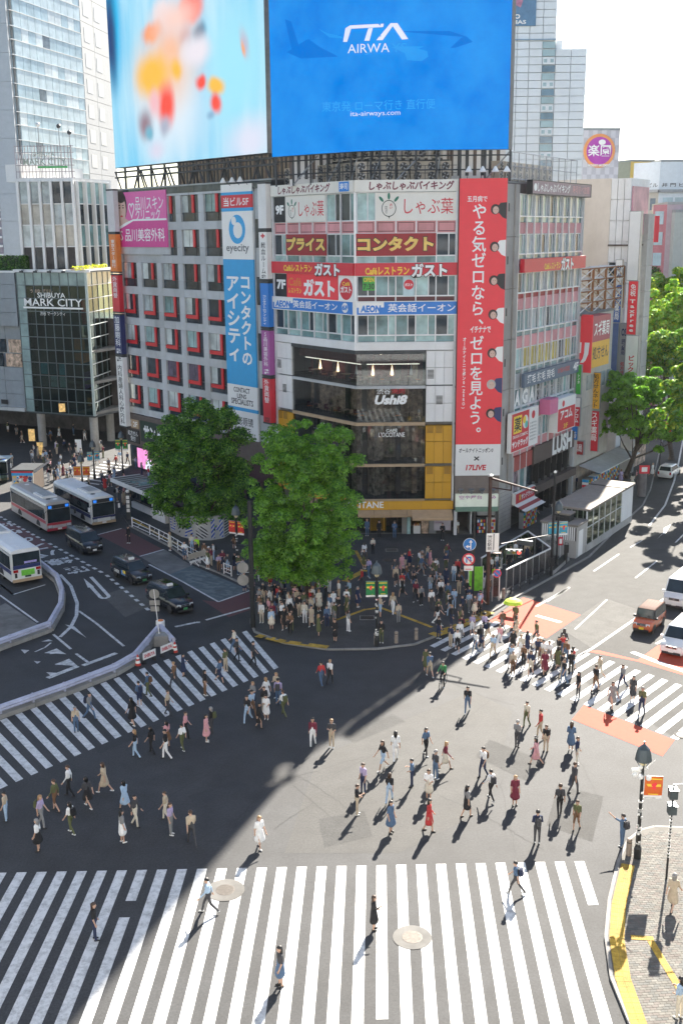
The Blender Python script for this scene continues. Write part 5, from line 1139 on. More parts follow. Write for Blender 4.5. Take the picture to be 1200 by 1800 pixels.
# ---------------------------------------------------------------- station complex at the left: glass corner, podium and hotel tower
cM = G(171, 795)
ML = Face(cM, (.909, -.418)); MR = Face(cM, (.127, .992))
mc = thing('glass_corner_building', 'station mall corner clad in green glass panes on tall round columns', 'building', loc=cM)
zt = ML.z(147, 479); zbm = ML.z(163, 731)
DGF = mat('mullion_dark', (.10, .13, .14), .45, .4, var=.15)
sW = ML.s(38, 600); nC = 8; rows = [zbm]
nr = 11
rz_ = [zbm+(zt-zbm)*i/nr for i in range(nr+1)]
GLG2 = glass('green_glass_reflective', (.85, .95, .93), (.32, .42, .40))
PALEG = pane_mat('pale_green_glass', (.24, .33, .32), .3, .1, .5)
BLUEPOST = mat('poster_cyan', (.05, .32, .45), .5, var=.25)
for r in range(nr):
    for c in range(nC):
        a = sW*(1-c/nC); e = sW*(1-(c+1)/nC); m = GLASS_G if (r*3+c) % 4 else GLG2
        if r == nr-1 or c == 0: m = PALEG
        pie('glass_pane', mc, ML, a+.03, e-.03, -.06, .0, rz_[r]+.03, rz_[r+1]-.03, m)
    for c in range(5):
        a = 2.1*c; m = GLASS_G if (r+c) % 3 else GLG2
        if r == nr-1: m = PALEG
        pie('glass_pane', mc, MR, a+.03, a+2.07, -.06, .0, rz_[r]+.03, rz_[r+1]-.03, m)
for c in range(nC+1): pie('mullion', mc, ML, sW*(1-c/nC)-.05, sW*(1-c/nC)+.05, -.1, .06, zbm, zt, DGF)
for c in range(6): pie('mullion', mc, MR, 2.1*c-.05, 2.1*c+.05, -.1, .06, zbm, zt, DGF)
for r in range(nr+1):
    pie('transom', mc, ML, sW, 0, -.1, .05, rz_[r]-.05, rz_[r]+.05, DGF); pie('transom', mc, MR, 0, 10.5, -.1, .07, rz_[r]-.04, rz_[r]+.05, ALU)
pie('corner_post', mc, MR, -.15, .15, -.15, .15, zbm, zt, mat('pale_green_post', (.30, .37, .37), .4, .3, var=.1))
pie('soffit', mc, ML, sW-30, 0, -14, -.1, zbm-.25, zbm, STEEL_D); pie('passage_shade_wall', mc, ML, sW-30, 1, -14, -13.6, 0, zbm-.25, INT_D); pie('core_wall', mc, MR, 3.2, 10.4, -9, -2.2, zbm, zt, INT_D)  # dark back wall added to shut out sunlit ground behind the columns
for z in (zbm+.02, zbm+4.1, zbm+8.2):
    pie('floor_slab', mc, ML, sW+.1, -.2, -10.5, -.5, z, z+.35, CONC_D)
    pie('room_wall', mc, ML, sW, -.3, -7.2, -7.0, z+.35, z+4.05, INT_D)
for i in range(3): pie('poster', mc, ML, sW*(.78-.135*i), sW*(.68-.135*i), -.6, -.5, rz_[3]+.1, rz_[4]-.1, BLUEPOST); pie('poster', mc, ML, sW*(.78-.135*i), sW*(.68-.135*i), -.6, -.5, rz_[2]+.1, rz_[3]-.1, mat('poster_pale_blue', (.28, .42, .48), .5, var=.2))
pie('partition', mc, ML, sW*.30, sW*.16, -1.2, -1.0, rz_[4]+.3, rz_[6], mat('orange_partition', (.45, .14, .03), .6, var=.2)); pie('partition', mc, MR, .8, 1.8, -1.2, -1.0, rz_[8]-1.6, rz_[9], SIGNRED); pie('partition', mc, MR, 4.2, 6.2, -1.4, -1.2, rz_[7], rz_[9]+.4, NAVY); pie('partition', mc, MR, 1.2, 5, -1.6, -1.5, rz_[2], rz_[3]+.5, mat('purple_poster', (.22, .08, .42), .6, var=.6, scale=1.5)); pie('partition', mc, MR, 1, 7, -1.8, -1.7, rz_[4], rz_[5], ORNG)
for i in range(4): pie('room_screen', mc, ML, sW*(.9-.22*i), sW*(.78-.22*i), -2.5, -2.4, rz_[6]+.2, rz_[7], [TEALG2, CURT2, INT_B, TEALG][i])
colr = MB()
for F, s, n in ((ML, -.9, -.9), (ML, sW+1.6, -.9), (ML, sW*.5, -7), (MR, 8.5, -.9)):
    b = MB(); b.lathe([(.55, 0), (.55, zbm-.2)], CONC, tuple(F.pt(s, n, 0)), 16); obj('column', b, mc, I4)
pie('roof_edge', mc, ML, sW-.2, .3, -.4, .35, zt, zt+.35, ALU); pie('roof_edge', mc, MR, 0, 10.6, -.4, .3, zt, zt+.36, ALU); pie('roof', mc, ML, sW, 0, -10.5, -.3, zt+.0, zt+.2, ROOFM)
t = thing('building_lettering', 'large white mall name letters with underline on the green glass corner', 'sign', ML.M @ MT((sW*.5, -.2, rz_[8])))
for st, u0, u1, v0, v1 in (('SHIBUYA', 66, 115, 514.5, 523.5), ('MARK CITY', 43, 145, 525, 538.5), ('渋谷 マークシティ', 71, 115, 548, 555)):
    let(t, ML, st, ML.s(u0, (v0+v1)/2, .2), ML.s(u1, (v0+v1)/2, .2), ML.z((u0+u1)/2, v1, .2), ML.z((u0+u1)/2, v0, .2), .2, TEXTW, bold=.01)
b = MB(); b.fbox(ML.s(42, 541, .2), ML.s(146, 541, .2), .15, .22, ML.z(95, 543, .2), ML.z(95, 540, .2), TEXTW); obj('underline', b, t, ML.M)
let(t, ML, 'うはな グリル', ML.s(54, 511), ML.s(93, 511), ML.z(73, 515), ML.z(73, 508), .03, mat('lettering_bronze', (.45, .33, .25), .5, var=0))
for i in range(4):
    q = thing('facade_spotlight', ['first', 'second', 'third', 'fourth'][i]+' dark spotlight from the left along the mall roof edge', 'light', ML.M @ MT((sW*(.85-.2*i), -.9, zt+.3))); b = MB(); x = sW*(.85-.2*i)
    b.box(x-.2, x+.2, -1.1, -.75, zt-.05, zt+.2, STEEL_D); obj('lamp_head', b, q, ML.M); b = MB(); b.tube((x, 0, zt+.3), (x, -.9, zt+.25), .04, .04, STEEL_D, 5); obj('arm', b, q, ML.M)
# panelled wing at the far left
lw = thing('panelled_wing', 'pale grey panelled station wing at the left picture edge beside the green glass', 'building', loc=ML.pt(sW-6, 0, 0))
for r in range(10):
    z0 = zbm+.4+(zt-zbm-.2)*r/10; z1 = zbm+.4+(zt-zbm-.2)*(r+1)/10
    for c in range(4):
        a = sW-.3-3.2*(c+1)
        n = .0 if r > 5 else (-.9 if r in (4, 5) else -.2)
        if c < 2 and r in (3, 4) : pie('window', lw, ML, a+.5, a+3.1, n-.15, n+.02, z0+.05, z1-.02, DARKG if c else INT_B)
        else: pie('cladding_panel', lw, ML, a+.02, a+3.18, n-.2, n, z0+.02, z1-.02, mat('blue_grey_panel', (.27, .30, .33), .45, .2, var=.08, dirt=.15))
pie('core_wall', lw, ML, sW-14, sW-.1, -12, -1.2, zbm-.3, zt-.2, GREYP2); pie('roof', lw, ML, sW-14, sW-.1, -12, .1, zt-.1, zt+.15, ALU); pie('soffit', lw, ML, sW-14, sW-.2, -12, .2, zbm-.05, zbm+.4, GREYP)
pie('vent_grille', lw, ML, sW-4.3, sW-3.2, .0, .05, zbm+.8, zbm+1.4, BLACK)
# podium with tall white fins
Pl0 = Face((0, 151), (1, -.0)); s_c = Pl0.s(128, 318); PC = Pl0.pt(s_c)
PL = Face(PC, (1, .01)); PR = Face(PC, (.37, .93))
pd = thing('finned_podium', 'podium block with tall white fins and glass between the mall roof and the hotel', 'building', loc=PC)
zpt = PL.z(128, 318); zpb = zt+.3
wl = PL.s(36, 380)
for i in range(6): pie('fin', pd, PL, wl*(1-i/5)-.16, wl*(1-i/5)+.16, -.3, .45, zpb, zpt, WHITE)
for i in range(5): pie('fin', pd, PR, .4+1.9*i, .65+1.9*i, -.3, .45, zpb, zpt, WHITE)
zz = [zpb, zpb+2.9, zpb+5.7, zpb+8.4, zpt]
for r in range(4):
    for i in range(5):
        pie('glass_pane', pd, PL, wl*(1-i/5)+.2, wl*(1-(i+1)/5)-.2, -.25, -.1, zz[r]+.05, zz[r+1]-.05, [DARKG, CURT, mat('warm_curtain_glass', (.42, .39, .33), .25, var=.35, scale=.6), CURT2][min(3, r if i < 3 else (r+1) % 4)] if r else (DARKG if i % 2 else INT_D))
        if i < 4: pie('glass_pane', pd, PR, .7+1.9*i, .35+1.9*(i+1), -.25, -.1, zz[r]+.05, zz[r+1]-.05, [DARKG, TEALG, DARKG, TEALG2][r])
    pie('transom', pd, PL, wl, 0, -.2, .1, zz[r+1]-.06, zz[r+1]+.06, WHITE); pie('transom', pd, PR, 0, 8.6, -.2, .1, zz[r+1]-.06, zz[r+1]+.06, WHITE)
pie('core_wall', pd, PL, wl, 0, -9, -.4, zpb-.2, zpt-.1, INT_D); b = MB(); b.prism([p[:2] for p in (PL.pt(0, -.35), PR.pt(9, -.35), PR.pt(9, -.35)+V_((-9, 3, 0)), PL.pt(wl, -9))], zpb, zpt-.05, INT_D); obj('core_wall', b, pd, I4)
b = MB(); b.prism([p[:2] for p in (PL.pt(wl), PL.pt(0), PR.pt(9), PR.pt(9)+V_((-6, 6, 0)), PL.pt(wl, -9))], zpt, zpt+.4, WHITE); obj('roof', b, pd, I4)
pie('parapet_wall', pd, PR, -2, 12, -9, -6.5, zpt, zpt+2.2, WHITE)
t = thing('roof_sign_frame', 'pale lattice roof sign seen from behind with a green strip, above the fins', 'sign', PL.M @ MT((wl*.5, -.1, zpt+.4)))
b = MB(); zq = zpt+.4; LATT = mat('lattice_mauve', (.30, .26, .28), .6, var=.1)
for i in range(18): x = wl*1.02*(1-i/17); b.tube((x, .3, zq), (x, .3, zq+4.1), .05, .05, LATT, 4)
for i in range(6): b.tube((wl*1.02, .3, zq+.8*i), (.3, .3, zq+.8*i), .05, .05, LATT, 4)
for i in range(6): x = wl*(1-i/6); b.tube((x, .3, zq), (x+1.2, .3, zq+4), .04, .04, WHITE, 4); b.tube((x, .3, zq), (x, 2.3, zq+3.), .05, .05, ALU, 4)
obj('lattice', b, t, PL.M); b = MB(); b.fbox(wl*.62, wl*.08, -.25, -.15, zq+1.25, zq+1.5, mat('green_strip', (.05, .35, .09), .5, var=.1)); obj('strip', b, t, PL.M)
let(t, PL, 'MARK CITY', wl*.88, wl*.1, zq+1.6, zq+2.5, -.2, mat('lettering_grey_green', (.30, .34, .30), .5, var=.1), bold=.01); let(t, PL, 'SHIBUYA', wl*.7, wl*.3, zq+2.7, zq+3.3, -.2, MATS['lettering_grey_green'], bold=.01)
for i, (u, h) in enumerate(((70, 4.6), (106, 4.4), (124, 3.6))):
    x = PL.s(u, 300); q = thing('roof_mast', ['roof mast with a white dome camera above the lattice sign', 'thin dark roof mast behind the lattice sign', 'short roof mast at the right end of the lattice sign'][i], 'mast', PL.M @ MT((x, -.8, zq))); b = MB(); b.tube((x, .8, zq), (x, .8, zq+h+2), .07, .05, STEEL, 5); obj('pole', b, q, PL.M)
    b = MB(); b.ball((x, .8, zq+h+2.1), .3, WHITE if i == 0 else STEEL_D, 8, 5); obj('camera', b, q, PL.M)
# hotel tower
th = atan2(1180-600, 1998); r0 = ray(30, 120); o_ = CPOS+r0*(178/r0.y); HF = Face(o_, (sin(th), cos(th)))
th2 = atan2(900-600, 1998); sE = HF.s(149, 160)
HE = HF.pt(sE); HS = Face(HE, (sin(th2), cos(th2)))
ht = thing('hotel_tower', 'tall pale hotel tower with banded glass and a white windowed side', 'building', loc=HF.pt(0))
zb0 = zpt-4
fp = (HF.z(60, 38)-HF.z(60, 86.5))
z = HF.z(33, 22); zs = [z+fp*k for k in range(-9, 4)]
HG1 = pane_mat('hotel_spandrel', (.52, .62, .66), .15, .2, .6); HG2 = pane_mat('hotel_glass', (.38, .50, .56), .25, .08, .4); HG3 = pane_mat('hotel_curtain', (.62, .68, .70), .2, .15, .5); SLAB = mat('hotel_side', (.36, .37, .38), .7, var=.05); HDK = pane_mat('hotel_dark_window', (.13, .17, .21), .4, .06, .5)
for k, zf in enumerate(zs):
    for c in range(10):
        a = sE*c/10; e = sE*(c+1)/10
        pie('spandrel_pane', ht, HF, a+.05, e-.05, -.2, -.02, zf-fp*.53, zf-.06, HG1)
        pie('glass_pane', ht, HF, a+.05, e-.05, -.2, -.05, zf+.06, zf+fp*.47, [HG2, HG3, HG2, HG2, HG3, HG2, HG2][(k*5+c*3+(k*c) % 5) % 7] if (k*7+c*3) % 17 else HDK)
    pie('floor_band', ht, HF, -1., sE, -.25, .05, zf-.06, zf+.06, WHITE); pie('floor_band', ht, HF, -1., sE, -.25, .03, zf-fp*.53-.05, zf-fp*.53+.05, ALU)
    pie('side_pane', ht, HF, -1.6, -.05, -.9, -.6, zf-fp*.53, zf+fp*.47, HG2 if k % 2 else HG1)
    # white side with tall windows
    pie('side_panel', ht, HS, .05, 5.9, -.3, 0, zf-fp*.5+.03, zf+fp*.5-.03, SLAB); pie('side_panel', ht, HS, 6., 14, -.3, 0, zf-fp*.5+.03, zf+fp*.5-.03, SLAB)
    for s in (1.4, 6.6): pie('side_window', ht, HS, s, s+2.6, -.05, .04, zf-1.0, zf+1.2, mat('white_blind_glass', (.43, .44, .45), .4, var=.06))
top = zs[-1]+fp*.5
b = MB(); b.prism([p[:2] for p in (HF.pt(0, -.3), HF.pt(sE, -.3), HS.pt(13, -.3), HS.pt(13, -.3)+V_((-14, 4, 0)), HF.pt(0, -.3)+V_((-8, 10, 0)))], zb0, top, WHITE); obj('core_wall', b, ht, I4)
HP = Face(HF.pt(-1.7), (1, .05)); gc = thing('grey_pier', 'pale grey vertical pier tower at the left edge of the hotel', 'building', loc=HF.pt(-5)); 
for k, zf in enumerate(zs): 
    pie('cladding_panel', gc, HP, -3.2, -.05, -.5, .0, zf-fp*.5+.02, zf+fp*.5-.02, mat('pale_grey_panel', (.40, .43, .46), .5, .1, var=.06)); 
for k in range(4): pie('cladding_panel', gc, HP, -3.2, -.05, -.5, .0, zs[0]-fp*(k+1.5)+.02, zs[0]-fp*(k+.5)-.02, MATS['pale_grey_panel'])
b = MB(); b.fbox(-3.15, -.1, -6, -.5, 12, top, GREYP); obj('core_wall', b, gc, HP.M)
lp = thing('louvred_tower', 'louvred purple grey tower at the very left edge of the picture', 'building', loc=HF.pt(-12)); b = MB(); b.fbox(-14, -3.3, -9, -.9, 8, top, mat('mauve_wall', (.30, .26, .30), .7, var=.2)); obj('wall', b, lp, HP.M)
for k in range(34): pie('louvre', lp, HP, -13.9, -3.4, -.9, -.5, 17+1.35*k, 17.35+1.35*k, ALU)
# hedge on the mall roof
def leaf_cloud(n, pts_fn, size, mats, seed=1, up=.3):
    r = np.random.default_rng(seed); C, N = pts_fn(n, r)
    N = N+r.normal(0, .42, N.shape); N[:, 2] += up; N /= np.linalg.norm(N, axis=1)[:, None]+1e-9
    T = r.normal(0, 1, N.shape); T -= N*(T*N).sum(1)[:, None]; T /= np.linalg.norm(T, axis=1)[:, None]+1e-9; B = np.cross(N, T)
    s = (size*r.uniform(.6, 1.35, n))[:, None]; w = s*r.uniform(.45, .8, n)[:, None]
    V = np.stack([C-T*s, C+B*w+N*s*.18, C+T*s, C-B*w+N*s*.18], 1).reshape(-1, 3)
    me = bpy.data.meshes.new('leaves'); me.vertices.add(4*n); me.vertices.foreach_set('co', V.ravel())
    me.loops.add(4*n); me.loops.foreach_set('vertex_index', np.arange(4*n, dtype=np.int32)); me.polygons.add(n)
    me.polygons.foreach_set('loop_start', np.arange(0, 4*n, 4, dtype=np.int32)); me.polygons.foreach_set('loop_total', np.full(n, 4, dtype=np.int32))
    for m in mats: me.materials.append(m)
    me.polygons.foreach_set('material_index', r.integers(0, len(mats), n).astype(np.int32)); me.update(calc_edges=True)
    return me
LF_DK = leaf_mat('leaf_dark', (.012, .042, .010), (.045, .125, .022)); LF_MD = leaf_mat('leaf_mid', (.034, .11, .014), (.11, .28, .03)); LF_LT = leaf_mat('leaf_light', (.08, .23, .016), (.22, .46, .035)); LF_YL = leaf_mat('leaf_yellow', (.14, .25, .015), (.42, .50, .04))
BARK = mat('bark', (.075, .058, .045), .9, var=.35, scale=4, bump=.6, bscale=20)
for F, s0, s1, hh, lab in ((Face((0, -5), (-1, 0)), -75, 75, 58, 'pale tower block behind the viewer, facing the sun'), (Face((-88, 40), (0, -1)), -45, 40, 34, 'long station block left of the picture')):  # unseen blocks, added so their sunlit walls brighten the shaded facades
    q = thing('office_building', lab, 'building', F.M @ MT((0, 0, 0))); pie('wall', q, F, s0, s1, -12, 0, 0, hh, mat('pale_stone', (.57, .575, .58), .8, var=.06))
    for k in range(int(hh/4)-1): pie('window_band', q, F, s0+2, s1-2, -.1, .05, 3+4*k, 4.8+4*k, DARKG)
h = thing('hedge', 'clipped dark green hedge on the mall roof at the left edge', 'hedge', ML.M @ MT((sW-5, 1, zt)))
def boxpts(x0, x1, y0, y1, z0, z1):
    def f(n, r):
        P = r.uniform(0, 1, (n, 3))*[x1-x0, y1-y0, z1-z0]+[x0, y0, z0]; ax = r.integers(0, 3, n); N = np.zeros((n, 3))
        for i in range(n):
            if ax[i] == 0: P[i, 1] = y0; N[i, 1] = -1
            elif ax[i] == 1: P[i, 2] = z1; N[i, 2] = 1
            else: P[i, 0] = x1; N[i, 0] = 1
        return P+r.normal(0, .06, P.shape), N
    return f
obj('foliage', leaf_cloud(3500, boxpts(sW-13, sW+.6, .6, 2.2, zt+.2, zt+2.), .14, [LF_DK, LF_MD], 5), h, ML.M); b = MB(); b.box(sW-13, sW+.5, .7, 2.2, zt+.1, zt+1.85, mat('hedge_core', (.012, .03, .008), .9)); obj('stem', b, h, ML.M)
h = thing('flower_planter', 'strip of yellow flowers along the mall roof edge under the fins', 'plant', MR.M @ MT((2, .3, zt+.3))); obj('foliage', leaf_cloud(900, boxpts(-3.0, 9, .3, .8, zt+.35, zt+.75), .12, [LF_YL, leaf_mat('petal_yellow', (.5, .5, .02), (.8, .75, .05))], 6), h, MR.M); b = MB(); b.box(-3, 9, .3, .8, zt+.36, zt+.55, TAN); obj('trough', b, h, MR.M)

# ---------------------------------------------------------------- white tower, right, and the buildings along the right-hand street
WT = Face((0, 172), (1, .0)); wt = thing('white_tower', 'tall white panelled tower with a column of small windows behind the blue screen', 'building', loc=WT.pt(WT.s(950, 200)))
us = lambda u, v=200: WT.s(u, v); ux = [us(880), us(905), us(926), us(949), us(972)]
TILEW = mat('white_tower_panel', (.76, .79, .81), .5, var=.05, scale=.3, dirt=.08)
zr = [WT.z(950, 72+13.9*k) for k in range(24)]; zup = [WT.z(950, 72-13.9*k) for k in range(9)]
for k in range(23):
    for i in range(3): pie('facade_panel', wt, WT, ux[i]+.04, ux[i+1]-.04, -.4, 0, zr[k+1]+.04, zr[k]-.04, TILEW)
    m = [MATS['hotel_spandrel'], MATS['hotel_spandrel'], None, HG2][(k) % 3 if k else 0] if k % 3 != 2 else None
    kk = k % 3
    if k == 0 or kk == 1: pie('window_panel', wt, WT, ux[3]+.05, ux[4]-.05, -.4, -.05, zr[k+1]+.1, zr[k]-.1, pane_mat('tower_teal_panel', (.34, .46, .48), .15, .2, .4))
    elif kk == 2:
        pie('facade_panel', wt, WT, ux[3]+.04, ux[4]-.04, -.4, -.02, zr[k+1]+.04, zr[k]-.04, TILEW); w = (ux[4]-ux[3])/2
        for q in range(2): pie('window', wt, WT, ux[3]+w*q+.25, ux[3]+w*(q+1)-.25, -.1, .02, zr[k+1]+.3, zr[k]-.3, MATS['tower_teal_panel'])
    else: pie('window', wt, WT, ux[3]+.05, ux[4]-.05, -.4, -.03, zr[k+1]+.1, zr[k]-.1, pane_mat('tower_blue_glass', (.14, .22, .28), .4, .06, .3))
    if k >= 1: pie('facade_panel', wt, WT, ux[4]+.05, us(999)-.04, -.4, -.01, zr[k+1]+.04, zr[k]-.04, TILEW); pie('facade_panel', wt, WT, us(999)+.04, us(1026), -.4, -.01, zr[k+1]+.04, zr[k]-.04, TILEW)
for k in range(8):
    for i in range(4): pie('facade_panel', wt, WT, ux[i]+.04, ux[i+1]-.04, -.4, 0, zup[k]+.04, zup[k+1]-.04, TILEW)
pie('roof_line', wt, WT, ux[0], ux[4], -.4, .15, WT.z(950, 70.5), WT.z(950, 68.5), mat('blue_grey_trim', (.22, .32, .42), .5, var=.1))
b = MB(); b.fbox(us(860), ux[4], -14, -.4, 0, zup[8], TILEW); b.fbox(ux[4], us(1026), -14, -.41, 0, zr[1], TILEW); b.fbox(ux[4]+.2, us(986), -5, -1, zr[1], zr[0]+.2, TILEW); obj('core_wall', b, wt, WT.M)
t = sign(WT, us(880), us(941, 20), WT.z(920, 46), zup[8]-1, mat('cinema_blue', (.10, .22, .36), .5, var=.15), 'slate blue cinema sign, partly hidden by the blue screen', n=.02, depth=.3, texts=[])
let(t, WT, 'TOHO', us(876, 28), us(913, 28), WT.z(900, 34), WT.z(900, 25.5), .34, TEXTW, bold=.04); let(t, WT, 'CINEMAS', us(868, 38), us(923.5, 38), WT.z(900, 43), WT.z(900, 36), .34, TEXTW, bold=.03)
b = MB(); b.add([(us(u, 5), -.335, WT.z(u, v)) for u, v in ((898, 6), (914, 14), (918, 2), (910, -8), (896, -8))], [tuple(range(5))], mat('cinema_rose', (.5, .2, .3), .5, var=.3)); obj('emblem', b, t, WT.M)

# neighbours along the receding street line
N2 = thing('pharmacy_building', 'low pale pharmacy building with red and yellow signs next to the corner building', 'building', loc=FD.pt(19.2))
zn = FD.z(1040, 552, .0); PALEW = mat('pale_render', (.52, .49, .45), .7, var=.08, dirt=.2)
sN = FD.s(1075, 600)
for k in range(6): pie('wall_panel', N2, FD, 19.05, sN, -.4, .0, 3.2+3.1*k, min(6.26+3.1*k, zn), PALEW)
b = MB(); b.fbox(19.0, sN, -12, -.4, 0, zn, PALEW); obj('core_wall', b, N2, FD.M); pie('roof', N2, FD, 19, sN, -12, .1, zn, zn+.2, ROOFM)
pie('shop_front', N2, FD, 19.2, sN, -.6, -.4, .1, 3.1, INT_B)
for k in range(4): pie('window', N2, FD, 22+2.1*k, 23.6+2.1*k, -.02, .05, 11.2, 12.8, CURT2)
n2 = 1.3
sa, sb = FD.s(1040, 600, n2), FD.s(1071, 590, n2); za, zm, zc = FD.z(1041, 557, n2), FD.z(1041, 602, n2), FD.z(1041, 647, n2)
t = thing('projecting_sign', 'big red box sign with white strokes over a yellow prescription panel', 'sign', FD.M @ MT((sa, 0, zc)))
pie('panel', t, FD, sa, sb, .02, n2, zm, za, mat('sign_wine', (.36, .04, .07), .5, var=.08)); pie('panel', t, FD, sa, sb, .02, n2, zc, zm-.01, GOLD if False else mat('sign_amber', (.72, .38, .02), .5, var=.06))
BL = lambda s: Face(FD.pt(s), FD.n)
Fq = BL(sa-.02); w0 = Fq.s(1016, 600); w1 = Fq.s(1040, 600)
pie('panel', t, Fq, w0, w1, -.05, .05, Fq.z(1028, 655), Fq.z(1028, 553), BANRED)
b = MB(); zz = lambda v: Fq.z(1028, v); xx = lambda u: Fq.s(u, 620)
b.add([(xx(u), -.056, zz(v)) for u, v in ((1013.5+2, 602), (1021, 602), (1020.5, 621), (1014, 620))], [(0, 1, 2, 3)], TEXTW); b.add([(xx(u), -.056, zz(v)) for u, v in ((1026.5, 602), (1035, 602), (1033.5, 622), (1029, 634), (1025, 638), (1019.5, 638), (1024, 630), (1026, 620))], [tuple(range(8))], TEXTW); obj('emblem', b, t, Fq.M)
hs = zm; let(t, FD, 'スギ薬局', sa+.5, sb-.3, zm+(za-zm)*.2, zm+(za-zm)*.8, n2+.01, TEXTW, bold=.05); let(t, FD, '処方せん', sa+.3, sb-.3, zc+(zm-zc)*.3, zc+(zm-zc)*.82, n2+.01, TEXTK, bold=.04)
def blade(s, u0, u1, v0, v1, m, lab, texts, depth=.25, parts=()):
    F = BL(s); um = (u0+u1)/2; vm = (v0+v1)/2; x0, x1 = F.s(u0, vm), F.s(u1, vm); z0, z1 = F.z(um, v1), F.z(um, v0)
    t = thing('blade_sign', lab, 'sign', F.M @ MT((x0, 0, z0))); b = MB(); b.fbox(x0, x1, 0, depth, z0, z1, m); obj('panel', b, t, F.M)
    b = MB(); e = .06; b.fbox(x0-e, x1+e, -.01, depth+.01, z1, z1+e, STEEL); b.fbox(x0-e, x1+e, -.01, depth+.01, z0-e, z0, STEEL); b.fbox(x0-e, x0, -.01, depth+.01, z0, z1, STEEL); b.fbox(x1, x1+e, -.01, depth+.01, z0, z1, STEEL); obj('frame', b, t, F.M)
    for q0, q1, r0, r1, mm in parts: pie('panel', t, F, x0+(x1-x0)*q0, x0+(x1-x0)*q1, depth, depth+.01, z0+(z1-z0)*r0, z0+(z1-z0)*r1, mm)
    for x in texts: let(t, F, x[0], x0+(x1-x0)*x[1], x0+(x1-x0)*x[2], z0+(z1-z0)*x[3], z0+(z1-z0)*x[4], depth+.02, x[5], bold=.03, vertical=x[6] if len(x) > 6 else True)
    return t
blade(18.7, 1014, 1022, 641, 692, GREENS, 'green projecting sign beside the slate 4F sign', [('レンタ', .25, .75, .35, .7, TEXTW)], .3)
blade(18.7, 1010, 1020, 699, 748, SIGNRED, 'red and white finance blade sign under the green projecting sign', [('アコム', .2, .8, .12, .6, TEXTW)], .3, [(0, 1, .68, 1, WHITE_S)])
blade(18.7, 1005, 1015, 749, 772, BLUE, 'small blue and white blade sign beside the white shop letters', [('時間貸', .15, .85, .1, .6, WHITE_S)], .2)
blade(20.5, 1003, 1027, 774, 797, SIGNDRED, 'dark red pharmacy box sign at street level beside the brown fascia', [('ド薬局', .1, .92, .2, .8, TEXTW, False)], .5)
blade(24.5, 1040.5, 1055, 655, 718, mat('sign_amber', (.72, .38, .02)), 'amber vertical prescription sign on the pale pharmacy wall', [('処方せんネット', .15, .85, .04, .97, TEXTK)])
blade(24.5, 1037, 1052, 722, 792, SIGNRED, 'red vertical pharmacy sign under the amber prescription sign', [('スギ薬局', .15, .85, .25, .96, TEXTW)])
t = thing('scaffold_frame', 'rusty steel lattice frame on the pharmacy roof below the beige wall', 'frame', FD.M @ MT((22, 1, zn)))
RUST = mat('rusty_steel', (.30, .14, .06), .8, .2, var=.3, scale=2); b = MB(); zz0, zz1 = zn, FD.z(1075, 470)
S5 = [19.6, 24, 28, 31, 34]
for i, s in enumerate(S5):
    for n in (-.5, -3.5): b.tube((s, -n, zz0), (s, -n, zz1), .14, .14, RUST, 6)
    for k in range(4):
        z0, z1 = zz0+(zz1-zz0)*k/4, zz0+(zz1-zz0)*(k+1)/4; b.tube((s, .5, z1), (s, 3.5, z1), .08, .08, ALU, 5)
        if i < 4: b.tube((s, .5, z0), (S5[i+1], .5, z1), .06, .06, ALU, 4); b.tube((S5[i+1], .5, z0), (s, .5, z1), .06, .06, TAN, 4); b.tube((s, .5, z1), (S5[i+1], .5, z1), .08, .08, RUST, 5)
obj('lattice', b, t, FD.M)
s3 = 34.5; F3 = BL(s3); x0, xt, x1 = F3.s(975, 420), F3.s(1069, 420), F3.s(1105, 400); z3 = F3.z(1060, 314); z3b = F3.z(1090, 313)
N3 = thing('beige_building', 'tall building with a blank beige side wall and a white tiled corner tower', 'building', loc=F3.pt(xt))
pie('side_wall', N3, F3, x0, xt, -.4, 0, 0, z3, BEIGE); TIL = mat('white_tile', (.76, .76, .76), .5, var=.05, dirt=.1)
zk = [z3b-2.35*k for k in range(13)]
for k in range(12):
    w = (x1-xt)/3
    for i in range(3):
        if k in (4, 5, 8, 9) and i == 0: pie('window', N3, F3, xt+.2, xt+w*1.6, -.05, .03, zk[k+1] if k % 2 else zk[k+1], zk[k], DARKG) if k in (4, 8) else None
        pie('tile_panel', N3, F3, xt+w*i+.03, xt+w*(i+1)-.03, -.4, -.01, zk[k+1]+.03, zk[k]-.03, TIL)
    f3 = Face(F3.pt(x1), FD.d)
    for i in range(3): pie('tile_panel', N3, f3, 2.2*i+.03, 2.2*i+2.17, -.4, 0, zk[k+1]+.03, zk[k]-.03, TIL)
pie('ledge', N3, F3, xt, x1+.1, -.1, .25, zk[3]-.5, zk[3]-.3, BROWN); pie('ledge', N3, f3, 0, 6.6, -.1, .25, zk[3]-.5, zk[3]-.3, BROWN)
b = MB(); b.prism([p[:2] for p in (F3.pt(x0, -.4), F3.pt(x1-.4, -.4), f3.pt(6.6, -.4), f3.pt(6.6, -.4)-FD.n*(x1-x0))], 0, min(z3, z3b)-.05, TIL); obj('core_wall', b, N3, I4)
sign(f3, .3, 6.0, zk[2]-1.6, zk[0]-.9, mat('poster_rose', (.50, .24, .28), .5, var=.3, scale=.5), 'faded pink poster high on the white tiled corner tower', n=.02, depth=.15, name='poster', cat='poster')
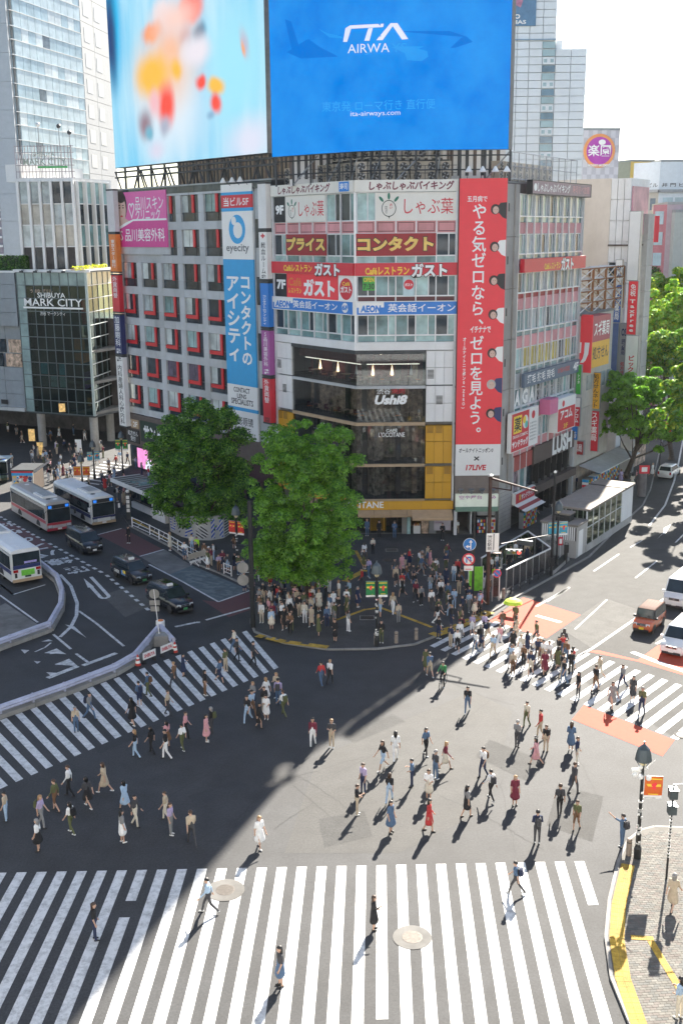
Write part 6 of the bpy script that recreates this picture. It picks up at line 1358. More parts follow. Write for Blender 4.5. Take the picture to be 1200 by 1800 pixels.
# drugstore signs beyond
blade(33.8, 1083, 1094, 457, 500, WHITE_S, 'white upper half of the tall drugstore sign with large red and blue letters', [('OS', .12, .88, .25, .8, NAVY, False)], .4)
blade(33.8, 1079.5, 1092, 501, 566, mat('sign_royal', (.04, .11, .36), .5, var=.06), 'blue pharmacy sign below the large letter sign, white characters', [('調剤薬局', .2, .85, .06, .95, TEXTW)], .4)
blade(33.0, 1072, 1085, 568, 690, mat('sign_faded_blue', (.11, .16, .33), .6, var=.12), 'plain faded blue strip below the blue pharmacy sign', [], .3)
blade(34.1, 1088, 1103, 568, 690, mat('sign_silver', (.34, .34, .35), .4, .2, var=.06), 'grey metal drugstore sign strip with dark blue and red characters', [('調剤薬局', .25, .72, .55, .78, NAVY), ('処方せん受付', .25, .72, .08, .45, TEXTR), ('OS', .2, .78, .82, .93, NAVY, False)], .4)
N4 = thing('drugstore_building', 'narrow pale drugstore building behind its stacked signs on the right street', 'building', loc=FD.pt(40))
for k in range(9): pie('wall_panel', N4, FD, 39.2, 41.4, -.4, .4, 3+3*k, 5.95+3*k, PALEW)
b = MB(); b.fbox(39.2, 41.4, -12, -.4, 0, 30, PALEW); obj('core_wall', b, N4, FD.M); pie('shop_front', N4, FD, 34.6, 41, .3, 1.1, .1, 2.9, INT_B)
blade(34.1, 1107, 1126, 372, 492, WHITE, 'tall white sign column, plain upper half above the tax free panel', [], .7)
blade(34.1, 1106, 1122, 494, 587, BANRED, 'red tax free panel on the tall white sign column', [('免税', .2, .8, .72, .95, TEXTW), ('TaxFree', .2, .8, .05, .66, TEXTW)], .75)
blade(34.1, 1097, 1118, 589, 830, WHITE, 'lower half of the tall white sign column with a red character block', [('ビックカメラ', .25, .75, .62, .86, TEXTR)], .7)
t = thing('shop_canopy', 'grey white street canopy over the shops behind the plane tree', 'awning', FD.M @ MT((24, -1, 2.8))); b = MB(); b.add([(20.5, -.1, 3.1), (34, -.1, 3.1), (34, -2.6, 2.5), (20.5, -2.6, 2.5)], [(0, 1, 2, 3)], mat('canopy_grey', (.45, .45, .44), .7, var=.1, dirt=.2)); b.tube((20.5, -2.6, 2.5), (34, -2.6, 2.5), .05, .05, ALU, 5); obj('canopy', b, t, FD.M)
for i in range(5):
    q = thing('goods_rack', ['first', 'second', 'third', 'fourth', 'fifth'][i]+' pharmacy goods rack under the grey white canopy, from the corner building', 'rack', FD.M @ MT((20.5+2*i, -1, .12))); b = MB(); x = 20.4+2*i; b.box(x, x+1.5, -1.4, -.6, .12, 1.7, WHITE if i % 2 else STEEL); obj('frame', b, q, FD.M); b = MB()
    for r in range(5):
        for c in range(6): b.box(x-.08 if c == 9 else x+.02+.24*c, x+.22+.24*c, -1.5, -1.4, .2+.3*r, .45+.3*r, [SIGNRED, SKYB, YELT, WHITE_S, ORNG, GREENS, BLUE][(r*3+c*2+i) % 7])
    for r in range(5): b.box(x-.08, x, -1.35, -.65, .2+.3*r, .45+.3*r, [BLUE, WHITE_S, SIGNRED, WHITE_S, SKYB][r])
    obj('goods', b, q, FD.M)

# ---------------------------------------------------------------- far buildings
def block(F, u0, u1, v0, m, lab, name='far_building', depth=14, vb=480):
    s0, s1 = F.s(u0, v0), F.s(u1, v0); z1 = F.z((u0+u1)/2, v0); t = thing(name, lab, 'building', F.M @ MT((s0, 0, 0))); b = MB(); b.fbox(s0, s1, -depth, 0, 0, z1, m); obj('wall', b, t, F.M); pie('roof', t, F, s0, s1, -depth, .1, z1, z1+.4, STEEL); return t, s0, s1, z1
Fr = Face((0, 200), (1, .12)); t, s0, s1, z1 = block(Fr, 1018, 1089, 229, mat('lilac_wall', (.44, .43, .47), .6, var=.06), 'pale lilac building carrying a round purple amusement sign')
CHK = mat('checker_pale', (.55, .54, .58), .6, var=.04); n_ = 9
for i in range(n_):
    for j in range(8):
        if (i+j) % 2: pie('tile_panel', t, Fr, s0+(s1-s0)*i/n_, s0+(s1-s0)*(i+1)/n_, 0, .05, z1-1.25*(j+1), z1-1.25*j, CHK)
q = thing('round_sign', 'round purple amusement hall sign with an orange rim and white characters', 'sign', Fr.M @ MT((Fr.s(1053, 265), -.3, Fr.z(1053, 265)))); cx, cz = Fr.at(1053, 265, .3); r = (Fr.z(1053, 235)-Fr.z(1053, 295))/2
b = MB(); b.add([(cx+r*cos(2*pi*i/32), -.2, cz+r*sin(2*pi*i/32)) for i in range(32)]+[(cx+r*cos(2*pi*i/32), -.05, cz+r*sin(2*pi*i/32)) for i in range(32)], [tuple(range(32))]+[(i, 32+i, 32+(i+1) % 32, (i+1) % 32) for i in range(32)], mat('rim_orange', (.75, .30, .10), .4, var=.15, scale=.2)); obj('rim', b, q, Fr.M)
b = MB(); disc(b, cx, cz, r*.82, .22, mat('sign_violet', (.42, .05, .38), .4, var=.2, scale=.15), 1, 32); obj('panel', b, q, Fr.M); b = MB(); disc(b, cx+r*.15, cz+r*.5, r*.16, .23, WHITE_S, 1.4); obj('emblem', b, q, Fr.M)
let(q, Fr, '楽園', cx-r*.72, cx+r*.72, cz-r*.32, cz+r*.36, .24, TEXTW, bold=.05); let(q, Fr, 'PACHINKO AMUSEMENT', cx-r*.7, cx+r*.7, cz-r*.93, cz-r*.78, .25, TEXTW, bold=.03)
Fy = Face((0, 235), (1, .35)); t, s0, s1, z1 = block(Fy, 1108, 1150, 284, mat('yellow_wall', (.72, .50, .13), .7, var=.05), 'plain yellow building far behind the tiled corner tower')
for k in range(5): pie('wall_panel', t, Fy, s0+.1, s1-.1, 0, .06, z1-3*k-2.95, z1-3*k-.05, MATS['yellow_wall'])
Fy2 = Face(Fy.pt(s0), (.6, -.8)); pie('side_wall', t, Fy2, -9, -.05, -1, 0, 0, z1, mat('olive_wall', (.36, .36, .26), .7, var=.08)); pie('window', t, Fy2, -6.5, -4.5, 0, .05, z1-7.5, z1-5.2, HG2)
Fi = Face((0, 210), (1, -.03)); Fi2 = Face(Fi.pt(Fi.s(1160, 300)), (.75, -.66))
t, s0, s1, z1 = block(Fi, 1160, 1260, 284, mat('pale_sky_wall', (.62, .68, .72), .5, var=.05), 'pale grey corner building with dark company characters on its roof band')
zb1 = Fi.z(1180, 318); zb2 = Fi.z(1180, 333); L2 = 5.2
pie('side_wall', t, Fi2, -L2, 0, -6, 0, 0, zb2, mat('stone_wall', (.44, .43, .39), .7, var=.1)); pie('roof_board', t, Fi2, -L2, 0, -.5, .1, zb2, z1, MATS['pale_sky_wall']); pie('ledge', t, Fi, s0, s1, -.2, .6, zb2-.5, zb2, STEEL); pie('ledge', t, Fi2, -L2, 0, -.2, .6, zb2-.5, zb2, STEEL)
let(t, Fi, '井 門 ビ ル', Fi.s(1162, 325), Fi.s(1216, 325), Fi.z(1180, 328.5), Fi.z(1180, 321.5), .12, TEXTK, bold=.01); let(t, Fi2, '井門ビル', -L2*.9, -.3, zb2+.4, zb1-.3, .12, TEXTK)
for r in range(4):
    for c in range(3): pie('window', t, Fi2, -L2+.35+1.6*c, -L2+1.35+1.6*c, -.05, .08, zb2-3.6-3.1*r, zb2-1.5-3.1*r, HDK if (r+c) % 3 else HG2)
    for c in range(4): pie('window', t, Fi, s0+.8+2.2*c, s0+2.6+2.2*c, -.05, .08, zb2-3.6-3.1*r, zb2-1.4-3.1*r, HG2)
Fp = Face((0, 185), (1, -.1)); t, s0, s1, z1 = block(Fp, 1172, 1260, 359, mat('rose_wall', (.46, .36, .40), .6, var=.08), 'dusty rose building behind the dark trees at the right edge')
F2_ = Face(Fp.pt(s0), (.7, -.72)); pie('side_wall', t, F2_, -2.4, 0, -3, 0, 0, z1, mat('crimson_wall', (.42, .16, .19), .6, var=.1))
for r in range(3): pie('window', t, F2_, -2.0, -.5, 0, .06, z1-3-3.2*r, z1-1-3.2*r, HG2); pie('window', t, Fp, s0+2, s0+5, -.05, .05, z1-3.4-3.2*r, z1-2-3.2*r, HG2)
t, s0, s1, z1 = block(Face((0, 178), (1, 0)), 1186, 1280, 373, mat('sage_wall', (.42, .44, .42), .6, var=.06), 'sage grey low block in front of the rose building'); sign(Face((0, 178), (1, 0)), s0-3.2, s0-2.5, z1-4.5, z1-.5, SIGNRED, 'narrow red vertical sign on the stone corner building far right', n=.1, depth=.3)
t, s0, s1, z1 = block(Face((0, 190), (1, 0)), 1098, 1136, 338, mat('cream_far_wall', (.52, .48, .38), .7, var=.06), 'cream sliver of a building behind the tiled corner tower')
t, s0, s1, z1 = block(Face((0, 260), (1, 0)), 880, 1010, 330, GREYP, 'plain grey far block hidden behind the corner building')
# ================================================================== TREES
def tree(base, trunk_h, lobes, name, label, n, size, mats, seed, clump=(.55, 1.0), nclump=150, trunk_r=.3, group=None, fill=.25, limbs=7):
    """tapered trunk and limbs; foliage sits in many leaf clumps spread over uneven lobes"""
    t = thing(name, label, 'tree', loc=(base.x, base.y, 0.1), group=group); r = np.random.default_rng(seed)
    C = []; R = []
    w = np.array([l[3]*l[4]+l[3]*l[5] for l in lobes]); w = w/w.sum()
    for k in range(nclump):
        l = lobes[r.choice(len(lobes), p=w)]; d = r.normal(0, 1, 3); d /= np.linalg.norm(d)
        q = r.uniform(.78, 1.06) if r.random() > fill else r.uniform(.3, .75)
        C.append([l[0]+d[0]*l[3]*q, l[1]+d[1]*l[4]*q, l[2]+d[2]*l[5]*q]); R.append(r.uniform(*clump))
    C = np.array(C); R = np.array(R)
    def pts(n, rr):
        k = rr.choice(len(C), n, p=R**2/(R**2).sum()); d = rr.normal(0, 1, (n, 3)); d /= np.linalg.norm(d, axis=1)[:, None]; d[:, 2] = np.where(d[:, 2] < -.5, -d[:, 2], d[:, 2])
        q = rr.uniform(.55, 1.05, n)[:, None]
        return C[k]+d*R[k][:, None]*q*np.array([1, 1, .75]), d
    o = obj('crown', leaf_cloud(n, pts, size, mats, seed), t, I4)
    b = MB(); p = V_((base.x, base.y, .1)); cz = min(l[2]-l[5]*.3 for l in lobes); top = V_((sum(l[0] for l in lobes)/len(lobes), sum(l[1] for l in lobes)/len(lobes), cz))
    b.tube(p, p+V_((0, 0, .5)), trunk_r*1.5, trunk_r*1.1, BARK, 10); b.tube(p+V_((0, 0, .5)), p.lerp(top, .55), trunk_r*1.1, trunk_r*.85, BARK, 10); b.tube(p.lerp(top, .55), top, trunk_r*.85, trunk_r*.6, BARK, 10)
    obj('trunk', b, t, I4)
    b = MB()
    for i in range(limbs):
        c = Vector(C[int(r.integers(len(C)))]); s = p.lerp(top, r.uniform(.45, 1.)); m = s.lerp(c, .5)+V_((0, 0, -.4)); b.tube(s, m, trunk_r*.42, trunk_r*.26, BARK, 6); b.tube(m, c, trunk_r*.26, trunk_r*.08, BARK, 5)
        for q in range(2):
            e = Vector(C[int(r.integers(len(C)))])
            if (e-m).length < 5: b.tube(m, e, trunk_r*.16, trunk_r*.05, BARK, 4)
    obj('limb', b, t, I4)
    return t
def lobe(u, v, y, ru, rv, dy=0.):
    d = ray(u, v); p = CPOS+d*((y+dy)/d.y); k = 1/FPX*((p-CPOS).dot(CF)); return (p.x, p.y, p.z, ru*k, ru*k*.95, rv*k)
bR = G(545, 1058)
tree(bR, 5, [lobe(538, 800, 82, 66, 56, .3), lobe(492, 800, 82, 42, 44), lobe(578, 795, 82, 46, 46), lobe(500, 850, 81.5, 56, 60, -.5), lobe(582, 832, 82, 48, 58, .3), lobe(545, 905, 81, 82, 78, -.6), lobe(478, 930, 82, 46, 62), lobe(592, 925, 82, 44, 72, .2), lobe(520, 975, 81.5, 76, 48, -.3), lobe(585, 985, 82, 36, 36), lobe(480, 985, 82, 40, 36), lobe(540, 1000, 81.3, 62, 26)],
     'camphor_tree', 'bright green dense rounded tree in the middle before the corner building', 80000, .105, [LF_MD, LF_MD, LF_LT, LF_LT, LF_LT], 11, (.42, .8), 460, .38)
bLt = G(352, 930)
tree(bLt, 5, [lobe(350, 765, 104, 66, 60), lobe(305, 790, 104, 42, 56), lobe(398, 790, 104, 36, 54, .4), lobe(350, 840, 103, 82, 62, -.4), lobe(300, 862, 103.5, 40, 46), lobe(400, 865, 104, 32, 46), lobe(370, 895, 103, 58, 32), lobe(385, 735, 104, 22, 20)],
     'camphor_tree', 'dark green dense tree at the left before the grey office block', 80000, .12, [LF_DK, LF_MD, LF_MD, LF_LT], 12, (.5, .95), 440, .42)
bP = G(1100, 842)
tree(bP, 6, [lobe(1085, 690, 124, 44, 32), lobe(1130, 705, 124, 50, 36, -1), lobe(1175, 700, 124, 42, 38), lobe(1075, 735, 124, 34, 24, 1), lobe(1120, 755, 124, 44, 30), lobe(1170, 760, 124, 44, 36), lobe(1066, 758, 124, 22, 16), lobe(1200, 740, 123, 30, 34), lobe(1140, 680, 125, 50, 26), lobe(1100, 720, 124, 30, 30)],
     'plane_tree', 'leafy plane tree standing beside the subway entrance, nearest on the right street', 26000, .2, [LF_MD, LF_LT, LF_LT, LF_LT], 13, (.5, .95), 120, .3, 'street trees along the right road', .45, 12)
tree(V_((41.5, 136, 0)), 6, [lobe(1150, 640, 138, 36, 26), lobe(1185, 625, 138, 38, 34), lobe(1130, 665, 138, 24, 18), lobe(1195, 670, 138, 36, 26), lobe(1160, 610, 138, 34, 22), lobe(1200, 600, 138, 30, 30), lobe(1140, 625, 138, 26, 24)],
     'plane_tree', 'yellow green plane tree just behind the nearest one on the right street', 22000, .2, [LF_LT, LF_YL, LF_MD], 14, (.5, 1.0), 90, .28, 'street trees along the right road', .4, 10)
tree(V_((50.0, 165, 0)), 6, [lobe(1150, 520, 166, 30, 32), lobe(1190, 505, 166, 30, 34), lobe(1165, 560, 166, 38, 36), lobe(1205, 560, 166, 36, 40), lobe(1142, 585, 166, 18, 22), lobe(1140, 545, 166, 18, 40), lobe(1180, 535, 166, 40, 40)],
     'plane_tree', 'bright yellow green tree below the dark trees at the right edge', 24000, .24, [LF_LT, LF_YL, LF_YL, LF_MD], 15, (.7, 1.3), 90, .3, 'street trees along the right road', .4, 9)
tree(V_((56, 182, 0)), 6, [lobe(1150, 452, 184, 26, 30), lobe(1182, 440, 184, 28, 26), lobe(1200, 470, 184, 34, 36), lobe(1160, 480, 184, 34, 26), lobe(1225, 450, 184, 30, 34)],
     'zelkova_tree', 'dark green far tree below the rose building at the right edge', 22000, .26, [LF_DK, LF_MD, LF_DK], 16, (.8, 1.4), 80, .35, 'street trees along the right road', .4, 8)

tree(V_((44, 150, 0)), 7, [lobe(1140, 590, 152, 26, 34), lobe(1175, 575, 152, 38, 40), lobe(1205, 540, 152, 40, 50), lobe(1150, 540, 152, 22, 30), lobe(1195, 600, 152, 36, 30)],
     'plane_tree', 'tall sunlit plane tree in the middle of the right hand row', 22000, .22, [LF_LT, LF_YL, LF_LT], 17, (.6, 1.2), 100, .3, 'street trees along the right road', .4, 9)
tree(V_((37.2, 113, 0)), 6, [lobe(1205, 690, 114, 40, 40), lobe(1220, 640, 114, 36, 40), lobe(1185, 735, 114, 40, 26), lobe(1235, 740, 114, 40, 40), lobe(1280, 690, 114, 50, 50)],
     'plane_tree', 'plane tree cut by the right picture edge beside the far white car', 20000, .2, [LF_LT, LF_MD, LF_YL], 18, (.5, 1.0), 90, .26, 'street trees along the right road', .4, 8)

# ================================================================== STREET FURNITURE
POLE = mat('pole_black', (.020, .022, .024), .45, .3, var=.25); POLE_B = mat('pole_brown', (.060, .030, .022), .55, .2, var=.35, scale=3, dirt=.2); GALV = mat('galvanised', (.36, .37, .37), .45, .5, var=.12); LAV = mat('guardrail_lavender', (.48, .49, .60), .45, .1, var=.12, scale=2, dirt=.25)
LAMPC = mat('lamp_hood', (.075, .095, .105), .4, .4, var=.15); OPAL = mat('opal_globe', (.72, .62, .38), .35, var=.1); STICK = mat('sticker_patch', (.5, .5, .48), .6, var=.7, scale=9)
BGRN = mat('banner_green', (.015, .20, .055), .65, var=.08); BORG = mat('banner_orange', (.66, .13, .02), .65, var=.08); BRED = mat('banner_crimson', (.52, .025, .02), .65, var=.08); BCYN = mat('banner_cyan', (.06, .36, .50), .65, var=.1)
def banner(parent, M, w, h, m, side, stripe=YELT, fig=BANRED):
    """cloth banner held between two arms; printed with a small abstract figure"""
    b = MB(); x0 = .12*side; x1 = (.12+w)*side; n = 8; vs = []
    for i in range(n+1):
        z = -h*i/n; q = .04*sin(i*1.1+side)*i/n
        vs += [(x0, q, z), (x1, q+.03*side*i/n, z)]
    b.add(vs, [(2*i, 2*i+1, 2*i+3, 2*i+2) for i in range(n-1)], m); b.add(vs, [(2*n-2, 2*n-1, 2*n+1, 2*n)], WHITE_S); obj('cloth', b, parent, M)
    b = MB(); cx = (x0+x1)/2
    for z0, z1, f in ((-.16, -.10, .9), (-.5, -.38, .8), (-h*.82, -h*.78, .55)): b.quad((cx-w*f/2, -.012, z0), (cx+w*f/2, -.012, z0), (cx+w*f/2, -.012, z1), (cx-w*f/2, -.012, z1), stripe)
    b.add([(cx+w*a, -.02, -h*.45+h*c) for a, c in ((-.12, -.14), (.04, -.1), (.06, -.18), (.14, -.15), (.12, .02), (.2, .1), (.1, .2), (-.02, .14), (-.16, .08), (-.06, 0))], [tuple(range(10))], fig)
    b2 = MB(); b2.tube((0, 0, 0), (x1, 0, 0), .018, .018, GALV, 5); b2.tube((0, 0, -h*.97), (x1*.7, 0, -h*.97), .014, .014, GALV, 5)
    obj('print', b, parent, M); obj('arm', b2, parent, M)
def lamp_post(u, v, vt, label, bm=None, ang=0., both=True, zb=.85, extras=False, bh=1.15, bw=.62, stick=True, z0=.12):
    p = G(u, v, z0); h = HGT(u, v, vt)-z0; M = MT(p) @ Matrix.Rotation(ang, 4, 'Z'); t = thing('street_lamp', label, 'street lamp', M, 'bell shaped street lamps')
    b = MB(); b.lathe([(.17, 0), (.17, .5), (.12, .62), (.12, 1.2), (.085, 1.3), (.07, h-1.15), (.09, h-1.1)], POLE, seg=12); obj('pole', b, t, M)
    b = MB(); zt = h-.05; b.lathe([(.36, zt-.78), (.38, zt-.74), (.33, zt-.45), (.26, zt-.2), (.12, zt-.06), (.05, zt), (.03, zt+.14)], LAMPC, seg=14)
    for k in range(4): a = k*pi/2; b.tube((.35*cos(a), .35*sin(a), zt-.75), (.14*cos(a), .14*sin(a), zt-1.08), .018, .018, LAMPC, 5)
    obj('lamp_hood', b, t, M); b = MB(); b.ball((0, 0, zt-.86), .17, OPAL, 10, 6, (1, 1, 1.2)); obj('globe', b, t, M)
    if stick:
        b = MB(); r = random.Random(int(u))
        for k in range(16): a = r.uniform(0, 6.28); z = r.uniform(.7, min(h-1.6, 3.4)); b.lathe([(.1 if z > 1.25 else .128, 0), (.1 if z > 1.25 else .128, r.uniform(.05, .12))], [STICK, WHITE_S, SIGNRED, STICK][k % 4], (0, 0, z), 8) if k % 3 == 0 else b.box(-.05+.08*cos(a), .05+.08*cos(a), -.12, -.095, z, z+.1, [STICK, WHITE_S][k % 2])
        obj('stickers', b, t, M)
    if bm:
        Mb = M @ MT((0, 0, h-zb-.55)); banner(t, Mb, bw, bh, bm, 1)
        if both: banner(t, Mb, bw, bh, bm, -1)
    if extras:
        b = MB()
        for x, y, z, r in ((-.35, -.1, h-1.5, .13), (-.1, -.2, h-1.55, .12), (.25, -.15, h-1.62, .13), (-.12, -.12, h-1.12, .1), (.16, -.05, h-1.2, .07)): b.ball((x, y, z), r, WHITE_S, 8, 5); b.tube((x, y, z+.02), (0, 0, z+.15), .025, .025, GALV, 5)
        b.tube((-.5, -.05, h-1.3), (-.15, -.05, h-1.27), .09, .09, WHITE_S, 8); b.tube((.0, 0, h-1.35), (.55, .1, h-.85), .02, .02, WHITE_S, 5); obj('camera', b, t, M)
    return t
lamp_post(1119, 1508, 1303, 'black street lamp with white cameras and an orange banner on the near corner', BORG, -.1, False, 1.05, True, 1.1, .8)
lamp_post(662, 1135, 985, 'street lamp with two green banners in the middle of the plaza edge', BGRN, 0, True, .85)
lamp_post(418, 1005, 886, 'street lamp with two red banners between the two big trees', BRED, -.5, True, .85)
lamp_post(146, 858, 797, 'street lamp with two orange banners behind the white bus', BORG, 0, True, .85, False, 1.2, .8, False)
lamp_post(167, 842, 772, 'street lamp with two pale blue banners in front of the mall columns', BCYN, .3, True, .85, False, 1.1, .6, False)
lamp_post(217, 836, 756, 'slim lamp with two green banners at the left corner of the grey block', BGRN, 0, True, .5, False, 1.3, .62, False)
lamp_post(977, 1000, 878, 'street lamp with two cyan banners beside the subway kiosk', BCYN, .2, True, 1.3, False, 1.2, .75, False)
def cyl_thing(name, lab, cat, u, v, prof, m, z=.12, group=None, seg=12):
    p = G(u, v, z); t = thing(name, lab, cat, loc=p, group=group); b = MB(); b.lathe(prof, m, seg=seg); obj('post', b, t); return t
STONE = mat('bollard_stone', (.27, .22, .18), .8, var=.2, scale=4)
for u, v, lab in ((660, 1133, 'stone bollard at the foot of the lamp with green banners'), (696, 1130, 'stone bollard in the middle of the plaza kerb'), (731, 1124, 'stone bollard at the right end of the plaza kerb'), (1104, 1503, 'tall stone bollard beside the pointing man'), (884, 1052, 'stone bollard at the end of the glazed queue fence')):
    t = cyl_thing('bollard', lab, 'bollard', u, v, [(.13, 0), (.13, .8), (.10, .86)], STONE, group='stone bollards'); b = MB(); b.lathe([(.135, .66), (.135, .7)], POLE, seg=12); obj('ring', b, t)
# tall poles and traffic signals
def tube_thing(name, lab, cat, pts, r, m, loc, part='pole'):
    t = thing(name, lab, cat, loc=loc); b = MB()
    for i in range(len(pts)-1): b.tube(pts[i], pts[i+1], r[i], r[i+1], m, 10)
    obj(part, b, t, I4); return t
def signal_head(parent, c, d, n=3, lit=2):
    """horizontal three-lens vehicle signal facing direction d"""
    d = Vector(d).normalized(); x = V_((-d.y, d.x, 0)); M = Matrix(((x.x, -d.x, 0, c[0]), (x.y, -d.y, 0, c[1]), (0, 0, 1, c[2]), (0, 0, 0, 1)))
    o = MB(); o.box(-.63, .63, -.1, .12, -.2, .2, LAMPC); h = obj('signal_head', o, parent, M)
    for i in range(3):
        b = MB(); xx = -.4+.4*i; m = [mat('lens_green', (.03, .12, .10), .2, var=0), mat('lens_amber', (.16, .10, .03), .2, var=0), mat('lens_red', (.9, .05, .04), .25, var=0, emit=.8 if True else 0)][i]
        b.add([(xx+.15*cos(2*pi*k/14), -.108, .15*sin(2*pi*k/14)) for k in range(14)], [tuple(range(14))[::-1]], m); obj('lens', b, h, M)
        b = MB(); b.add([(xx+.17*cos(pi*k/8), yy, .17*sin(pi*k/8)) for yy in (-.1, -.32) for k in range(9)], [(k, k+1, 10+k, 9+k) for k in range(8)], LAMPC); obj('visor', b, h, M)
pb = G(856, 1062, .12); hb = HGT(856, 1062, 838)
t = tube_thing('signal_pole', 'tall rusty brown traffic pole with a long arm before the banner building', 'pole', [pb, pb+V_((0, 0, hb))], [.17, .14], POLE_B, pb)
e = G(944, 864, hb-.55); b = MB(); b.tube(pb+V_((0, 0, hb-.15)), e, .1, .06, POLE_B, 8); e2 = pb.lerp(e, .45); b.tube(pb+V_((0, 0, hb-.85)), V_((e2.x, e2.y, hb-.75)), .05, .05, POLE_B, 6); b.tube(V_((e2.x, e2.y, hb-.78)), pb.lerp(e, .45)+V_((0, 0, hb*.55-.1)), .05, .05, POLE_B, 6); b.lathe([(.2, 0), (.2, .1), (.05, .16)], GALV, tuple(pb+V_((0, 0, hb)))); obj('arm', b, t, I4)
b = MB(); c = pb+V_((.0, -.2, 0)); 
for x0, x1 in ((.02, .55), (.62, .98)): b.box(pb.x+x0-.25, pb.x+x1-.25, pb.y-.24, pb.y-.2, HGT(856, 1062, 966), HGT(856, 1062, 934), WHITE_S)
obj('sign_plate', b, t, I4); Fp_ = Face((pb.x-.25, pb.y-.25), (1, 0)); let(t, Fp_, '渋谷駅前', .1, .45, HGT(856, 1062, 963), HGT(856, 1062, 937), .0, TEXTK, vertical=True)
b = MB(); b.box(pb.x+.3, pb.x+.95, pb.y-.1, pb.y+.25, 4.2, 4.24, POLE_B); obj('bracket', b, t, I4)
pk_ = G(968, 1012, .12); hk = HGT(968, 1012, 832)
t = tube_thing('signal_pole', 'slim black pole with a white cap by the subway kiosk', 'pole', [pk_, pk_+V_((0, 0, hk))], [.13, .09], POLE, pk_); b = MB(); b.lathe([(.12, 0), (.12, .12), (.03, .2)], WHITE_S, tuple(pk_+V_((0, 0, hk)))); obj('cap', b, t, I4)
za_ = 3.6; q0 = pk_+V_((0, 0, za_)); q1 = G(880, 956, 4.4); b = MB(); b.tube(q0, q1, .045, .04, POLE, 6); b.tube(q0+V_((0, 0, 1.6)), q0+V_((1.2, 1.6, 1.0)), .02, .02, POLE, 4); obj('arm', b, t, I4)
m1 = G(902, 967, 4.05); signal_head(t, tuple(m1+V_((0, -.15, -.1))), (-.15, -1, 0)); m2 = G(922, 962, 4.0); signal_head(t, tuple(m2+V_((.1, .6, .2))), (.5, .9, 0))
b = MB(); b.box(pk_.x-.2, pk_.x+.2, pk_.y-.18, pk_.y+.18, 1., 1.7, POLE); obj('control_box', b, t, I4)
pS = G(830, 1058, .12); hS = 5.0
t = tube_thing('sign_pole', 'dark pole with a round blue arrow sign over a red no turning sign', 'sign', [pS, pS+V_((0, 0, HGT(830, 1058, 900)))], [.1, .09], POLE, pS)
FS = Face((pS.x, pS.y-.14), (1, -.02))
def rdisc(parent, F, u, v, r, layers, name='sign_plate'):
    s, z = F.at(u, v); b = MB(); b.add([(s+r*cos(2*pi*k/24), y, z+r*sin(2*pi*k/24)) for y in (0, .03) for k in range(24)], [tuple(range(24))[::-1], tuple(range(24, 48))]+[(k, (k+1) % 24, 24+(k+1) % 24, 24+k) for k in range(24)], layers[0][1]); obj(name, b, parent, F.M); b = MB()
    for i, (q, m) in enumerate(layers[1:]): disc(b, s, z, r*q, .004+.003*i, m)
    if len(layers) > 1: obj('sign_face', b, parent, F.M)
    return s, z
RB = mat('road_sign_blue', (.01, .17, .50), .4, var=.03)
s, z = rdisc(t, FS, 825, 957, .5, [(1, WHITE_S), (.94, RB)]); b = MB()
for pts in ([(-.04, -.4), (.04, -.4), (.04, .15), (.14, .15), (0, .38), (-.14, .15), (-.04, .15)], [(.0, -.12), (-.2, -.12), (-.2, -.02), (-.4, -.17), (-.2, -.32), (-.2, -.22), (0, -.22)]): b.add([(s+x+.08, -.012, z+y) for x, y in pts], [tuple(range(len(pts)))], WHITE_S)
obj('arrow', b, t, FS.M)
s, z = rdisc(t, FS, 823, 983.5, .5, [(1, SIGNRED), (.76, WHITE_S)]); b = MB()
b.add([(s+x, -.014, z+y) for x, y in ((-.2, -.25), (-.1, -.25), (-.1, .1), (.1, .1), (.1, -.05), (.02, -.05), (.15, -.25), (.28, -.05), (.2, -.05), (.2, .22), (-.2, .22))], [tuple(range(11))], RB); b.add([(s+x, -.016, z+y) for x, y in ((-.3, .24), (-.24, .3), (.3, -.24), (.24, -.3))], [(0, 1, 2, 3)], SIGNRED); obj('arrow', b, t, FS.M)
s, z = FS.at(823, 999); b = MB(); b.fbox(s-.36, s+.36, -.02, 0, z-.2, z+.2, WHITE_S); b.fbox(s-.25, s+.25, .0, .004, z-.1, z-.04, SIGNRED); obj('sign_plate', b, t, FS.M)
pN = G(876, 1056, .12); t = tube_thing('sign_pole', 'white pole with a round blue and red no parking sign by the queue fence', 'sign', [pN, pN+V_((0, 0, 2.7))], [.04, .04], WHITE, pN); FN = Face((pN.x, pN.y-.06), (1, 0)); s, z = rdisc(t, FN, 873, 1008, .34, [(1, SIGNRED), (.78, RB)]); b = MB(); b.add([(s+x, -.014, z+y) for x, y in ((-.22, .17), (-.17, .22), (.22, -.17), (.17, -.22))], [(0, 1, 2, 3)], SIGNRED); obj('bar', b, t, FN.M)
pG = G(445, 1102, .12); hG = HGT(445, 1102, 882); t = tube_thing('signal_pole', 'thick black signal pole left of the bright green tree', 'pole', [pG, pG+V_((0, 0, hG))], [.2, .16], POLE, pG)
b = MB(); b.tube(pG+V_((0, 0, 3.3)), pG+V_((3.2, .3, 2.6)), .04, .03, POLE, 6); b.tube(pG+V_((0, 0, 6.2)), pG+V_((-1.6, 1.2, 6.0)), .04, .03, POLE, 6); obj('arm', b, t, I4); b = MB()
for z in (4.7, 3.75): b.lathe([(.42, -.02), (.42, .02)], CONC, (0, 0, 0), 20)
for i in range(len(b.v)): 
    p_ = b.v[i]; k = i//40; zz = (4.7, 3.75)[min(k, 1)]; b.v[i] = (pG.x-.62+p_[0], pG.y-.1+p_[2], zz+p_[1])
